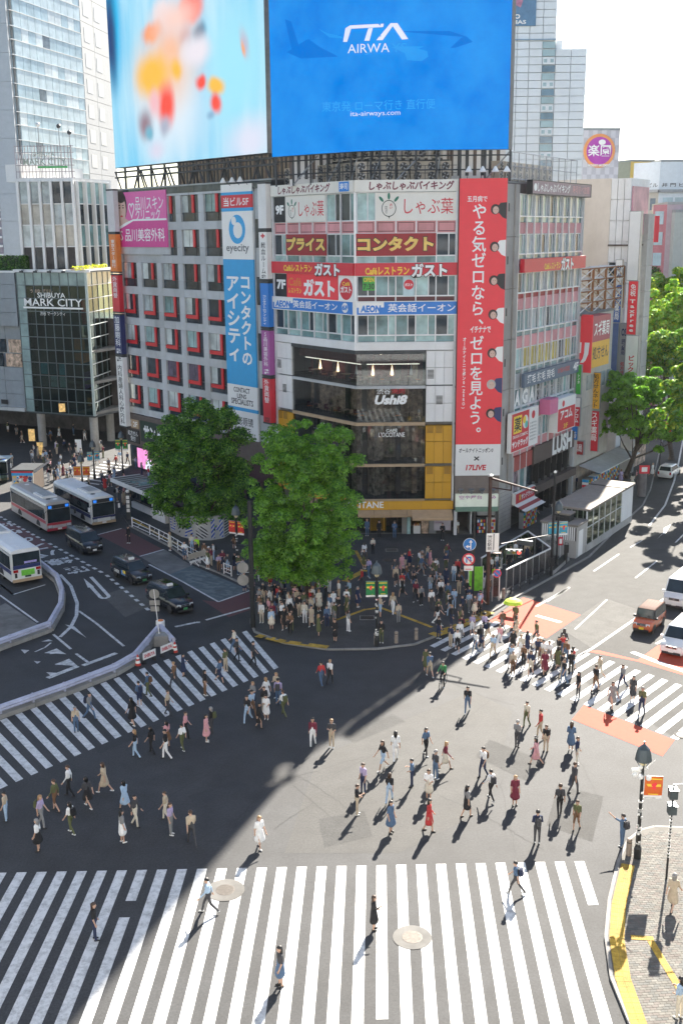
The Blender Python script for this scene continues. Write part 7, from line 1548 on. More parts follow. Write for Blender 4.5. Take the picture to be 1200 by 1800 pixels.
obj('sign_back', b, t, I4); b = MB(); b.tube(pG+V_((-.62, -.05, 3.2)), pG+V_((-.62, -.05, 5.1)), .03, .03, GALV, 5); b.tube(pG+V_((-.62, -.05, 4.2)), pG+V_((0, 0, 4.2)), .03, .03, GALV, 5); b.box(pG.x-.2, pG.x+.2, pG.y-.3, pG.y-.2, 3.3, 4.2, POLE); obj('bracket', b, t, I4)
pQ = G(1170, 1545, .12); hQ = HGT(1170, 1545, 1380); t = tube_thing('signal_pole', 'thin stickered pole with small green grey signals at the right edge of the near corner', 'pole', [pQ, pQ+V_((.05, 0, hQ))], [.05, .04], POLE, pQ); b = MB()
for k in range(2): b = MB(); b.box(pQ.x-.15, pQ.x+.2, pQ.y-.2, pQ.y+.15, hQ-.5-.75*k, hQ-.02-.75*k, LAMPC); b.box(pQ.x-.2, pQ.x+.22, pQ.y-.32, pQ.y-.18, hQ-.06-.75*k, hQ-.02-.75*k, LAMPC); obj('signal_head', b, t, I4)
b = MB(); b.tube(pQ+V_((0, 0, hQ)), pQ+V_((.9, .1, hQ)), .03, .03, WHITE, 5); obj('arm', b, t, I4); b = MB()
for k in range(14): b.lathe([(.06, 0), (.06, .07)], [STICK, WHITE_S][k % 2], (pQ.x+.02, pQ.y, 1.2+.16*k), 6)
obj('stickers', b, t, I4)
# fenced queue area with translucent panels
FROST = glass('frosted_panel', (.8, .8, .82), (.60, .60, .62), .35); FROSTP = glass('rosy_panel', (.8, .7, .68), (.62, .48, .46), .35); FROSTG = glass('green_lit_panel', (.75, .85, .7), (.50, .58, .42), .3)  # green light on the back fence is put into its panel tint
def fence(P0, P1, h, n, m, lab, rail=WHITE, low=True, z0=.12):
    F = Face(P0, P1-P0); L = (P1-P0).length; t = thing('panel_fence', lab, 'fence', F.M @ MT((0, 0, z0)))
    for i in range(n):
        pie('panel', t, F, L*i/n+.04, L*(i+1)/n-.04, -.02, .02, z0+.25, z0+h-.06, m); pie('post', t, F, L*i/n-.035, L*i/n+.035, -.04, .05, z0, z0+h, GALV)
    pie('post', t, F, L-.035, L+.035, -.04, .05, z0, z0+h, GALV); pie('top_rail', t, F, -.05, L+.05, -.06, .06, z0+h-.06, z0+h+.03, rail)
    if low:
        b = MB(); b.tube((0, -.45, z0+.5), (L, -.45, z0+.5), .035, .035, POLE, 6); b.tube((0, -.45, z0+.25), (L, -.45, z0+.25), .03, .03, POLE, 6)
        for i in range(6): b.tube((L*i/5, -.45, z0), (L*i/5, -.45, z0+.65), .05, .05, POLE, 6)
        obj('low_rail', b, t, F.M)
    return t
f0, f1, f2, f3 = G(888.5, 1042, .12), G(966.5, 1002, .12), G(845, 1020, .12), G(926, 970, .12)
fence(f0, f1, 1.95, 7, FROST, 'long frosted panel fence along the right hand kerb'); fence(G(864, 1057, .12), G(876, 1052, .12), 2.2, 1, FROSTP, 'single rosy end panel of the queue fence beside the no parking sign', low=False)
fence(f2, f3, 1.95, 6, FROSTG, 'leafy green printed panel fence behind the queue', ALU, False); fence(f3, f1, 1.95, 3, FROST, 'short frosted panel fence closing the far end of the queue', low=False)
t = thing('info_board', 'bright green information board at the queue entrance', 'board', loc=G(834, 1042, .12)); p = G(834, 1042, .12); b = MB(); b.box(p.x-.5, p.x+.6, p.y-.05, p.y+.05, .3, 2.3, mat('lime_board', (.18, .55, .03), .5, var=.3, scale=3)); obj('panel', b, t, I4); b = MB(); b.box(p.x-.55, p.x-.5, p.y-.05, p.y+.05, .1, 2.35, WHITE); b.box(p.x+.6, p.x+.65, p.y-.05, p.y+.05, .1, 2.35, WHITE); obj('post', b, t, I4)

# subway entrance
FSub = Face(G(1011, 982, .12), dD); sb = thing('subway_entrance', 'beige subway stair shelter with glazed sides and a white kiosk in front', 'building', loc=G(1011, 982, .12))
KIO = mat('kiosk_white', (.40, .39, .37), .6, var=.06, dirt=.2); W_ = 3.3; SROOF = mat('shelter_roof', (.24, .21, .18), .8, var=.1, dirt=.2)
pie('kiosk_wall', sb, FSub, 0, 2.4, -W_, 0, .12, 3.0, KIO); pie('kiosk_roof', sb, FSub, -.12, 2.5, -W_-.1, .12, 3.0, 3.16, SROOF)
FK = Face(FSub.pt(0, -W_), FSub.n)
for i in range(16): pie('louvre', sb, FK, .1+.195*i, .22+.195*i, -.0, .05, 1.7, 2.9, WHITE)
pie('louvre_back', sb, FK, .05, W_-.05, -.01, .02, 1.7, 2.9, BLACK); pie('panel', sb, FK, .1, W_-.1, 0, .03, .2, 1.6, KIO); let(sb, FK, '地下鉄入口', .5, 2.6, 1.2, 1.5, .05, TEXTK)
pie('door', sb, FSub, .5, 1.5, -.01, .03, .2, 2.5, WHITE); pie('roof_vent', sb, FSub, .7, 1.8, -2.3, -1.0, 3.16, 3.75, BLACK); pie('roof_vent_cap', sb, FSub, .6, 1.9, -2.4, -.9, 3.75, 3.9, SROOF)
pie('roof', sb, FSub, 2.55, 15.1, -W_-.2, .2, 3.85, 4.05, SROOF); pie('roof', sb, FSub, 12.2, 12.4, -W_-.25, .22, 4.05, 4.12, BLACK)
pie('base_wall', sb, FSub, 2.4, 15, -.2, .05, .12, .75, KIO); pie('base_wall', sb, FSub, 2.4, 15, -W_, -W_+.2, .12, .75, KIO)
SG = glass('shelter_glass', (.8, .85, .8), (.60, .66, .56))
for i in range(6):
    a = 2.45+1.55*i
    for q in (0, -W_+.1): pie('glass_pane', sb, FSub, a+.04, a+1.5, q-.06, q-.02, .76, 3.85, SG); pie('post', sb, FSub, a-.04, a+.04, q-.1, q+.03, .76, 3.85, ALU)
    pie('transom', sb, FSub, a, a+1.55, -.08, .02, 2.3, 2.36, ALU)
pie('end_panel', sb, FSub, 11.8, 15, -.1, .02, .76, 3.85, WHITE); pie('end_wall', sb, FSub, 14.9, 15, -W_, 0, .12, 3.85, KIO); pie('end_panel', sb, FSub, 11.8, 15, -W_, -W_+.1, .76, 3.85, WHITE)
for i in range(14): pie('stair_step', sb, FSub, 2.6+.6*i, 3.2+.6*i, -W_+.3, -.3, .12, max(.14, .25+.12*(i % 9)), CONC)
t = thing('planter_kerb', 'low stone edged planting strip between the black poles and the kiosk', 'planter', loc=G(985, 1003, .12)); b = MB(); P = [G(970, 1012, .12), G(1000, 985, .12), G(990, 978, .12), G(964, 1002, .12)]; b.prism([p[:2] for p in P], .1, .4, KERB); obj('edge', b, t, I4); c = sum(P, Vector())/4; b = MB(); b.prism([(c+(p-c)*.82)[:2] for p in P], .4, .42, mat('soil', (.03, .03, .02), .9)); obj('soil', b, t, I4)
t = thing('sign_pole', 'small red and white notice on a thin pole before the kiosk', 'sign', loc=G(983, 985, .12)); p = G(983, 985, .12); b = MB(); b.tube(p, p+V_((0, 0, 2.2)), .03, .03, WHITE, 5); obj('pole', b, t, I4); b = MB(); b.box(p.x-.2, p.x+.2, p.y-.06, p.y-.03, 1.5, 2.25, SIGNRED); b.box(p.x-.12, p.x+.12, p.y-.07, p.y-.06, 1.65, 2.1, WHITE_S); obj('plate', b, t, I4)
t = cyl_thing('utility_post', 'black round utility post in front of the kiosk corner', 'post', 993, 990, [(.16, 0), (.16, 1.5), (.12, 1.6)], POLE); b = MB(); b.box(-.2, .2, -.2, -.1, 1.0, 1.7, POLE); obj('box', b, t)
t = cyl_thing('advert_pillar', 'dark round pillar with a red notice on top beside the plane tree trunk', 'pillar', 1126, 872, [(.5, 0), (.5, 2.6), (.42, 2.7)], mat('pillar_grey', (.13, .12, .12), .6, var=.3)); b = MB(); b.box(-.5, .6, -.5, -.44, 2.6, 3.5, SIGNRED); b.box(-.25, .35, -.52, -.5, 2.8, 3.3, WHITE_S); obj('notice', b, t)
t = thing('street_banner', 'orange red banner hanging under the plane tree by the road', 'banner', loc=(38.5, 129, 4)); b = MB(); b.tube((38.0, 129, .1), (38.0, 129, 6.4), .07, .06, POLE, 6); obj('pole', b, t, I4); banner(t, MT((38.0, 129, 6.2)), 1.0, 1.7, BORG, 1)
# left: bus shelter, mural wall, railings
s0_, s1_ = G(195, 842, 2.75), G(276, 876, 2.75); FSh = Face((s0_.x, s0_.y), s1_-s0_); Ls = 18.5
sh = thing('bus_shelter', 'long dark roofed bus shelter with a white edge left of the dark tree', 'shelter', loc=(s0_.x, s0_.y, .12)); SDK = mat('shelter_dark', (.05, .055, .06), .5, .2, var=.2)
pie('roof', sh, FSh, 0, Ls*.55, -3.4, -.12, 2.72, 2.85, SDK); pie('roof_edge', sh, FSh, -.1, Ls*.55, -.12, .03, 2.45, 2.86, WHITE); pie('roof_edge', sh, FSh, -.1, 0, -3.4, -.12, 2.45, 2.86, WHITE)
for i in range(9): pie('roof_rib', sh, FSh, .9*i+.2, .9*i+.28, -3.3, -.15, 2.85, 2.9, GREYP2)
pie('skylight', sh, FSh, 3, 5.4, -2.6, -.9, 2.86, 2.98, TEALG)
for i in range(4): pie('glass_wall', sh, FSh, .4+2.3*i, 2.6+2.3*i, -2.2, -2.1, .5, 2.4, DARKG); pie('post', sh, FSh, .3+2.3*i, .4+2.3*i, -2.25, -2.05, .12, 2.7, STEEL_D)
for i in range(3): pie('bench_wall', sh, FSh, 3+2.2*i, 5.1+2.2*i, -1.2, -.9, .12, .75, WHITE)
for i in range(3): pie('white_wall', sh, FSh, 8.6+1.0*i, 9.56+1.0*i, -1.0, -.6, .12, 2.3, WHITE)
mpx = [(299, 933), (320, 944), (346, 949.5), (370, 950), (394, 946), (405, 938)]; mp = [G(u, v, .12) for u, v in mpx]; hm = 2.25
mw_ = thing('mural_wall', 'curved grey wall with big striped blue and black letters under the dark tree', 'wall', loc=mp[2]); seglen = [0]
for i in range(5): seglen.append(seglen[-1]+(mp[i+1]-mp[i]).length)
def on_arc(s, z, off=0.):
    s = min(max(s, 0), seglen[-1]-1e-4); k = max(i for i in range(5) if seglen[i] <= s+1e-9); f = (s-seglen[k])/(seglen[k+1]-seglen[k]); p = mp[k].lerp(mp[k+1], f); d = (mp[k+1]-mp[k]).normalized(); n = V_((d.y, -d.x, 0)); return p+n*off+V_((0, 0, z))
b = MB(); NS = 24
for i in range(NS):
    a, c = seglen[-1]*i/NS, seglen[-1]*(i+1)/NS; P = [on_arc(a, 0), on_arc(c, 0), on_arc(c, hm), on_arc(a, hm)]; Q = [on_arc(a, 0, -.25), on_arc(c, 0, -.25), on_arc(c, hm, -.25), on_arc(a, hm, -.25)]; b.add(P+Q, [(0, 1, 2, 3), (5, 4, 7, 6), (3, 2, 6, 7)], mat('mural_grey', (.40, .40, .39), .7, var=.06, dirt=.15))
obj('wall', b, mw_, I4)
def stripe_mat(name, c1, c2, sc, rot):
    m = mat(name, c1, .6, var=0); n = m.node_tree.nodes; L = m.node_tree.links; g = n.new('ShaderNodeNewGeometry'); mp_ = n.new('ShaderNodeMapping'); mp_.inputs['Rotation'].default_value = (0, rot, 0); w = n.new('ShaderNodeTexWave'); w.inputs['Scale'].default_value = sc; w.bands_direction = 'Z'; L.new(g.outputs['Position'], mp_.inputs['Vector']); L.new(mp_.outputs[0], w.inputs['Vector']); r = n.new('ShaderNodeValToRGB'); r.color_ramp.interpolation = 'CONSTANT'; r.color_ramp.elements[0].color = (*c1, 1); r.color_ramp.elements[1].color = (*c2, 1); r.color_ramp.elements[1].position = .5; L.new(w.outputs['Fac'], r.inputs['Fac']); L.new(r.outputs[0], n['Principled BSDF'].inputs['Base Color']); return m
for k, ch in enumerate('UVASHI'):
    v_, f_ = glyphs(ch, .05); x0, x1, y0, y1 = v_[:, 0].min(), v_[:, 0].max(), v_[:, 1].min(), v_[:, 1].max(); a = seglen[-1]*(.02+.163*k); wd = seglen[-1]*.135; b = MB(); b.add([tuple(on_arc(a+(x-x0)/(x1-x0)*wd, .15+(y-y0)/(y1-y0)*1.95, .012)) for x, y, _ in v_], f_, stripe_mat('mural_stripe_%s' % 'abcdef'[k], [(.02, .06, .34), (.015, .015, .02)][k % 2 if k != 3 else 1], (.5, .5, .49), 1.15, [.0, .8, .5, -.6, .9, 0][k])); obj('lettering', b, mw_, I4)
def railing(pts, h, lab, m=WHITE, rails=(1., .55, .2), step=2.0, z0=.12, brace=True):
    t = thing('guard_railing', lab, 'railing', loc=pts[0]); 
    for i in range(len(pts)-1):
        b = MB()
        for q in rails: b.tube(pts[i]+V_((0, 0, h*q)), pts[i+1]+V_((0, 0, h*q)), .035, .035, m, 6)
        d = pts[i+1]-pts[i]; n = max(1, int(d.length/step))
        if brace:
            for k in range(n): b.tube(pts[i]+d*((k+.3)/n)+V_((0, 0, h*.2)), pts[i]+d*((k+.6)/n)+V_((0, 0, h*.97)), .02, .02, m, 4)
        obj('rail', b, t, I4)
        for k in range(n+(1 if i == len(pts)-2 else 0)): b = MB(); p = pts[i]+d*(k/n); b.box(p.x-.05, p.x+.05, p.y-.05, p.y+.05, p.z, p.z+h+.05, m); obj('post', b, t, I4)
    return t
railing([G(233, 926, .12), G(264, 940, .12), G(297, 957, .12), G(330, 978, .12), G(352, 990, .12)], .95, 'long white guard railing beside the red bus bay', WHITE)
railing([G(394, 1008, .12), G(407, 1013, .12)], .9, 'short white barrier in front of the waiting people', WHITE)
t = thing('barrier_board', 'cream barrier board on splayed legs at the end of the white railing', 'barrier', loc=G(346, 994, .12)); Fb = Face(G(332, 997, .12), G(361, 988, .12)-G(332, 997, .12)); Lb = (G(361, 988)-G(332, 997)).length; pie('board', t, Fb, 0, Lb, -.05, 0, .75, 1.25, mat('cream_board', (.46, .40, .32), .6, var=.1)); pie('board', t, Fb, .1, Lb-.05, .02, .1, .45, .62, WHITE)
for x in (.6, Lb-.5):
    b = MB(); b.tube((x, -.05, .6), (x+.15, -.5, .12), .05, .05, WHITE, 6); b.tube((x, .05, .6), (x, .4, .12), .05, .05, WHITE, 6); obj('leg', b, t, Fb.M)
# lavender guard rails round the bus lane islands
def guardrail(uv, lab, zt=.78, segs=None):
    P = [G(u, v, zt) for u, v in uv]; t = thing('guardrail', lab, 'guardrail', loc=(P[0].x, P[0].y, 0))
    for i in range(len(P)-1):
        a, c = P[i].copy(), P[i+1].copy(); a.z = c.z = 0; d = (c-a); L = d.length; F = Face(a, d)
        for n_ in (-.12, .12):
            b = MB(); s_ = 1 if n_ > 0 else -1
            prof = [(.12*s_, .42), (.2*s_, .5), (.12*s_, .58), (.2*s_, .68), (.12*s_, .78)]
            vs = [(x, -y, z) for x in (-.03, L+.03) for y, z in prof]; b.add(vs, [(k, k+1, 6+k, 5+k) for k in range(4)], LAV); obj('beam', b, t, F.M)
        pie('beam_cap', t, F, -.02, L+.02, -.1, .1, .76, .80, LAV)
        m = max(1, int(L/1.9))
        for k in range(m+1): pie('post', t, F, L*k/m-.06, L*k/m+.06, -.09, .09, .0, .84, LAV)
        q = max(1, int(L/1.6))
        for k in range(q): pie('base_block', t, F, L*k/q+.02, L*(k+1)/q-.02, -.26, .26, 0, .26, CONC)
    return t
guardrail(((70, 984), (100, 1008), (109, 1032), (107, 1057), (87, 1092), (17, 1117), (-25, 1132)), 'lavender guardrail on concrete blocks curving behind the white bus')
guardrail(((-25, 1250), (0, 1240), (113, 1201), (200, 1168), (237, 1147), (279, 1098)), 'long lavender guardrail along the left crosswalk'); guardrail(((283, 1098), (305, 1122)), 'short lavender guardrail right of the concrete sign base')
pB = G(286, 1132); t = thing('sign_pole', 'thin pole with round sign backs standing in a concrete block at the guardrail tip', 'sign', loc=pB); b = MB(); b.add([(pB.x+x*k, pB.y+y*k, z) for z, k in ((0, .55), (.75, .48)) for x, y in ((-1, -1), (1, -1), (1, 1), (-1, 1))], [(0, 1, 5, 4), (1, 2, 6, 5), (2, 3, 7, 6), (3, 0, 4, 7), (4, 5, 6, 7)], CONC); obj('base', b, t, I4); b = MB(); hp = HGT(286, 1132, 1036); b.tube(pB+V_((-.2, 0, .7)), pB+V_((-.42, 0, hp)), .035, .03, WHITE, 6); obj('pole', b, t, I4); b = MB()
for z, r, sq in ((hp-.35, .36, 0), (hp-1.0, .36, 1), (hp-1.45, .3, 1)):
    if sq: b.box(pB.x-.42-r, pB.x-.42+r, pB.y+.04, pB.y+.07, z-.18, z+.18, CONC)
    else: b.add([(pB.x-.42+r*cos(2*pi*k/20), pB.y+.06, z+r*sin(2*pi*k/20)) for k in range(20)], [tuple(range(20))], CONC)
obj('sign_back', b, t, I4)
t = cyl_thing('rail_cushion', 'white topped orange cushion drum at the tip of the guardrails', 'drum', 283, 1113, [(.32, 0), (.32, .95), (.30, .98)], WHITE, 0); b = MB(); b.lathe([(.24, .98), (.22, 1.0)], ORNG, seg=12); obj('top', b, t)
CONE = mat('cone_red', (.55, .05, .03), .5, var=.1)
for u, v, lab in ((243, 1170, 'red traffic cone left of the barrier boards'), (308, 1147, 'red traffic cone right of the barrier boards')):
    t = thing('traffic_cone', lab, 'cone', loc=G(u, v), group='traffic cones'); b = MB(); b.lathe([(.2, .04), (.16, .25), (.10, .55), (.04, .78)], CONE, seg=12); obj('cone', b, t); b = MB(); b.lathe([(.175, .2), (.135, .38)], WHITE_S, seg=12); b.lathe([(.115, .5), (.085, .62)], WHITE_S, seg=12); obj('band', b, t); b = MB(); b.box(-.22, .22, -.22, .22, 0, .04, BLACK); obj('base', b, t)
for u0, v0, u1, v1, lab in ((252, 1168, 274, 1159, 'left small white barrier board with red letters'), (283, 1156, 304, 1147, 'right small white barrier board with red letters')):
    a, c = G(u0, v0), G(u1, v1); F = Face(a, c-a); L = (c-a).length; t = thing('barrier_board', lab, 'barrier', F.M); pie('board', t, F, 0, L, 0, .04, .3, .8, WHITE_S); pie('leg', t, F, .1, .16, -.2, .2, 0, .3, STEEL_D); pie('leg', t, F, L-.16, L-.1, -.2, .2, 0, .3, STEEL_D); let(t, F, 'SHIBUYA', .1, L-.1, .42, .68, .05, TEXTR, bold=.03)
# event booth
pE = G(62, 872); FE = Face(G(24, 868), (1, -.05)); zE = 2.6; wE = FE.s(61, 868); t = thing('event_booth', 'colourful patterned event booth with a dark flat roof behind the red bus', 'booth', loc=FE.pt(0)); FLOR = mat('floral_print', (.50, .48, .44), .6, var=.2, scale=2); pie('front_panel', t, FE, 0, wE, -.1, 0, .1, 2.5, FLOR)
r_ = random.Random(4); b = MB()
for k in range(46): disc(b, r_.uniform(.2, wE-.2), r_.uniform(.2, 2.1), r_.uniform(.1, .26), .004+.0004*k, [SIGNRED, ORNG, SKYB, GOLD, CONE, NAVY, WHITE_S][k % 7], 1, 8)
obj('print', b, t, FE.M); pie('front_band', t, FE, 0, wE, .02, .1, 2.1, 2.4, SKYB); pie('front_band', t, FE, 0, wE, .02, .11, 2.42, 2.6, SIGNRED); pie('side_wall', t, FE, wE-.1, wE, -3.6, -.1, .1, 2.5, mat('booth_brown', (.12, .09, .07), .7)); pie('back_wall', t, FE, 0, wE, -3.7, -3.6, .1, 2.5, BLACK); pie('roof', t, FE, -.1, wE+.1, -3.8, .05, 2.6, 2.75, SDK); b = MB(); b.add([(wE+.1, .0, 2.6), (wE+1.3, 2.2, 3.4), (wE+1.3, 2.4, 3.2), (wE+.1, .1, 2.3)], [(0, 1, 2, 3), (3, 2, 1, 0)], WHITE_S); obj('roof_flag', b, t, FE.M)
for u, v, vt, lab, c in ((57, 775, 752, 'hanging lit menu lantern under the mall soffit', LITPANEL), (72, 800, 775, 'lit orange standing poster at the left mall column', LITPANEL), (110, 724, 708, 'small lit sign in the lowest mall glazing', LITPANEL), (139, 795, 770, 'white vertical sign inside the mall passage', WHITE_S)):
    d = ray(u, v); y = 143.4; p = CPOS+d*(y/d.y); zt_ = p.z+ (v-vt)/14.5; t = thing('lit_sign', lab, 'sign', loc=p); b = MB(); b.box(p.x-.4, p.x+.4, p.y-.06, p.y+.06, p.z, zt_, c); obj('panel', b, t, I4); b = MB(); b.box(p.x-.45, p.x+.45, p.y-.07, p.y+.07, zt_, zt_+.08, BLACK); b.box(p.x-.45, p.x+.45, p.y-.07, p.y+.07, p.z-.08, p.z, BLACK); obj('frame', b, t, I4)
t = thing('bus_stop_sign', 'tall slim bus stop sign with a white face by the red bay', 'sign', loc=G(227, 913, .12)); p = G(227, 913, .12); b = MB(); b.box(p.x-.22, p.x+.22, p.y-.06, p.y+.06, .12, 2.9, SDK); obj('panel', b, t, I4); b = MB()
for k in range(4): b.box(p.x-.16, p.x+.16, p.y-.075, p.y-.06, .9+.45*k, 1.25+.45*k, WHITE_S)
b.ball((p.x, p.y, 3.05), .18, WHITE_S, 8, 6); obj('face', b, t, I4)
t = thing('glass_booth', 'pale blue roofed glass booth at the very left edge by the event booth', 'booth', loc=G(2, 850)); FG_ = Face(G(-30, 850), (1, 0)); pie('roof', t, FG_, 0, 2.9, -3, .1, 2.6, 2.75, mat('pale_blue_roof', (.40, .48, .52), .4, var=.08))
for i in range(3): pie('glass_pane', t, FG_, .1+.95*i, 1.0+.95*i, -.1, -.05, .2, 2.5, GLASS_G); pie('post', t, FG_, .0+.95*i, .08+.95*i, -.12, .0, .1, 2.6, STEEL_D)
# ================================================================== VEHICLES
def carpaint(name, col, rough=.22, metal=0.):
    m = mat(name, col, rough, metal, var=.03, scale=2); b = m.node_tree.nodes['Principled BSDF']; b.inputs['Coat Weight'].default_value = .6; b.inputs['Coat Roughness'].default_value = .05; return m
TYRE = mat('tyre', (.018, .018, .018), .8, var=.2); RIM = mat('wheel_rim', (.42, .43, .44), .3, .8, var=.05); CGL = pane_mat('car_glass', (.020, .030, .036), .4, .04, .8); CHROME = mat('chrome', (.55, .56, .57), .2, .9, var=.05); HEADL = mat('headlamp', (.62, .65, .68), .15, .2, var=.1); TAILL = mat('tail_lamp', (.35, .012, .015), .25, var=.1); PLATE = mat('licence_plate', (.70, .70, .66), .5, var=.04); PLATE_Y = mat('licence_plate_yellow', (.75, .52, .03), .5, var=.04); PLATE_G = mat('licence_plate_green', (.05, .25, .09), .5, var=.04); PLAST = mat('black_plastic', (.022, .022, .024), .6, var=.15)
def wheel(parent, M, x, y, r, w=.2):
    o = MB(); s = 1 if x > 0 else -1; prof = [(r*.62, -w/2), (r*.96, -w/2), (r, -w*.3), (r, w*.3), (r*.96, w/2), (r*.62, w/2)]; o.lathe(prof, TYRE, (0, 0, 0), 18); Mw = M @ MT((x, y, r)) @ Matrix.Rotation(pi/2, 4, 'Y')
    wl_ = obj('wheel', o, parent, Mw); b = MB(); b.lathe([(r*.63, 0), (r*.6, .03), (r*.2, .015), (r*.16, .035)], RIM, (0, 0, w/2-.04 if s > 0 else -w/2+.005), 12)
    for k in range(5): a = k*2*pi/5; z = (w/2-.005) if s > 0 else -(w/2-.005); b.add([(r*.2*cos(a-.3), r*.2*sin(a-.3), z), (r*.58*cos(a-.16), r*.58*sin(a-.16), z), (r*.58*cos(a+.16), r*.58*sin(a+.16), z), (r*.2*cos(a+.3), r*.2*sin(a+.3), z)], [(0, 1, 2, 3)], CHROME)
    obj('rim', b, wl_, Mw)
def qpane(b, q, t, m, off):
    """a pane inset in quad q (a,b,c,d), pushed out by off"""
    a, bb, c, d = [Vector(p) for p in q]; n = (bb-a).cross(d-a).normalized(); u0, u1, v0, v1 = t
    f = lambda u, v: a.lerp(bb, u).lerp(d.lerp(c, u), v)+n*off
    P = [f(u0, v0), f(u1, v0), f(u1, v1), f(u0, v1)]; Q = [p-n*.03 for p in P]
    b.add(P+Q, [(0, 1, 2, 3), (1, 0, 4, 5), (2, 1, 5, 6), (3, 2, 6, 7), (0, 3, 7, 4)], m)
def car(label, p, fwd, L, W, H, paint_, roof=None, hood=.62, nose=.9, wr=.32, belt=None, glass_x=(.28, .20, -.46, -.49), group=None, plate=PLATE, tum=.80, taxi=False, boxy=False, grille=CHROME, cat='car', name='parked_car'):
    fwd = V_((fwd.x, fwd.y, 0)).normalized(); M = Matrix(((fwd.y, fwd.x, 0, p.x), (-fwd.x, fwd.y, 0, p.y), (0, 0, 1, p.z), (0, 0, 0, 1)))
    t = thing(name, label, cat, M, group); hw = W/2; belt = belt or H*.58; hz = hood*H; roof = roof or paint_; yf, yrf, yrr, yb = [L*k for k in glass_x]
    b = MB(); st = [(-L/2, .32, belt*.93, hw*.90), (-L/2+.12, .2, belt, hw*.97), (-L*.3, .18, belt+.01, hw), (yf-.02, .18, belt, hw), (yf+.06, .18, belt-.02, hw), (L/2-.35, .18, hz, hw*.96), (L/2-.08, .22, hz-.10, hw*.88), (L/2, .34, hz*.72, hw*.80)]
    n = 10; vs = []
    for y, z0, z1, w in st: vs += [(x, y, z) for x, z in ((-w*.86, z0), (-w, z0+.14), (-w*1.0, z0+(z1-z0)*.55), (-w*.985, z1-.1), (-w*.90, z1), (w*.90, z1), (w*.985, z1-.1), (w*1.0, z0+(z1-z0)*.55), (w, z0+.14), (w*.86, z0))]
    fs = [(i*n+j, i*n+(j+1) % n, (i+1)*n+(j+1) % n, (i+1)*n+j) for i in range(len(st)-1) for j in range(n)]; fs = [f[::-1] for f in fs]; fs += [tuple(range(n))[::-1][::-1], tuple(range((len(st)-1)*n, len(st)*n))[::-1]]
    b.add(vs, fs, paint_); me = b.mesh('body')
    bm = bmesh.new(); bm.from_mesh(me); bmesh.ops.recalc_face_normals(bm, faces=bm.faces); bmesh.ops.bevel(bm, geom=[e for e in bm.edges if e.calc_face_angle(0) > .5], offset=.035, segments=2, affect='EDGES', clamp_overlap=True); bm.to_mesh(me); bm.free(); me.polygons.foreach_set('use_smooth', [True]*len(me.polygons)); obj('body', me, t, M)
    bw = hw*.955; rw = hw*tum; zr = H; zb = belt-.02; zr0 = H-.05
    A = [(-bw, yb, zb), (bw, yb, zb), (bw, yf, zb), (-bw, yf, zb)]; R = [(-rw, yrr, zr0), (rw, yrr, zr0), (rw, yrf, zr0), (-rw, yrf, zr0)]
    b = MB(); pil = PLAST if roof is not paint_ else paint_
    b.add(A+R, [(0, 1, 5, 4), (1, 2, 6, 5), (2, 3, 7, 6), (3, 0, 4, 7)], pil); obj('pillars', b, t, M)
    b = MB(); k = .9; T = [(-rw*k, yrr+.15, zr), (rw*k, yrr+.15, zr), (rw*k, yrf-.2, zr), (-rw*k, yrf-.2, zr)]; R2 = [(x*1.015, y*1.01, zr0-.03) for x, y, z in R]; b.add(R2+T, [(4, 5, 6, 7), (0, 1, 5, 4), (1, 2, 6, 5), (2, 3, 7, 6), (3, 0, 4, 7)], roof)
    if boxy:
        for i in range(5): x = -rw*.7+rw*.35*i; b.box(x-.03, x+.03, yrr+.3, yrf-.3, zr, zr+.015, roof)
    obj('roof', b, t, M, bevel=.03)
    b = MB(); qpane(b, (A[2], A[3], R[3], R[2]), (.05, .95, .08, .94), CGL, .012); obj('windshield', b, t, M); b = MB(); qpane(b, (A[0], A[1], R[1], R[0]), (.08, .92, .15, .92), CGL, .012); obj('rear_window', b, t, M)
    for q in ((A[1], A[2], R[2], R[1]), (A[3], A[0], R[0], R[3])):
        for u0, u1 in ((.03, .33), (.35, .63), (.65, .95)): b = MB(); qpane(b, q, (u0, u1, .1, .93), CGL, .012); obj('side_window', b, t, M)
    for x in (-hw+.10, hw-.10):
        for y in (L*.31, -L*.30):
            wheel(t, M, x, y, wr); b = MB(); s = 1 if x > 0 else -1; xx = s*(hw+.002)
            b.add([(xx, y+(wr+.06)*cos(pi*k/10), wr+(wr+.06)*sin(pi*k/10)) for k in range(11)], [tuple(range(11)) if s > 0 else tuple(range(11))[::-1]], PLAST); obj('wheel_arch', b, t, M)
    for s in (-1, 1):
        b = MB(); b.add([(s*hw*.42, L/2-.0+.02, hz-.17), (s*hw*.80, L/2-.08, hz-.15), (s*hw*.84, L/2-.10, hz-.32), (s*hw*.44, L/2+.02, hz-.34)], [(0, 1, 2, 3) if s < 0 else (3, 2, 1, 0)], HEADL); b.box(s*hw*.62-.14, s*hw*.62+.14, L/2-.16, L/2-.02, hz-.32, hz-.16, HEADL); obj('headlight', b, t, M)
        b = MB(); b.box(s*hw*.80-.09, s*hw*.80+.09, -L/2-.02, -L/2+.1, belt*.62, belt*.95, TAILL); obj('tail_light', b, t, M)
        b = MB(); b.box(s*(hw+.02)-.02*s-.05, s*(hw+.02)+.12*s*1-.0, yf-.12, yf+.02, belt-.02, belt+.14, PLAST if roof is not paint_ else paint_) if s > 0 else b.box(-(hw+.14), -(hw-.05), yf-.12, yf+.02, belt-.02, belt+.14, PLAST if roof is not paint_ else paint_); obj('wing_mirror', b, t, M)
        b = MB()
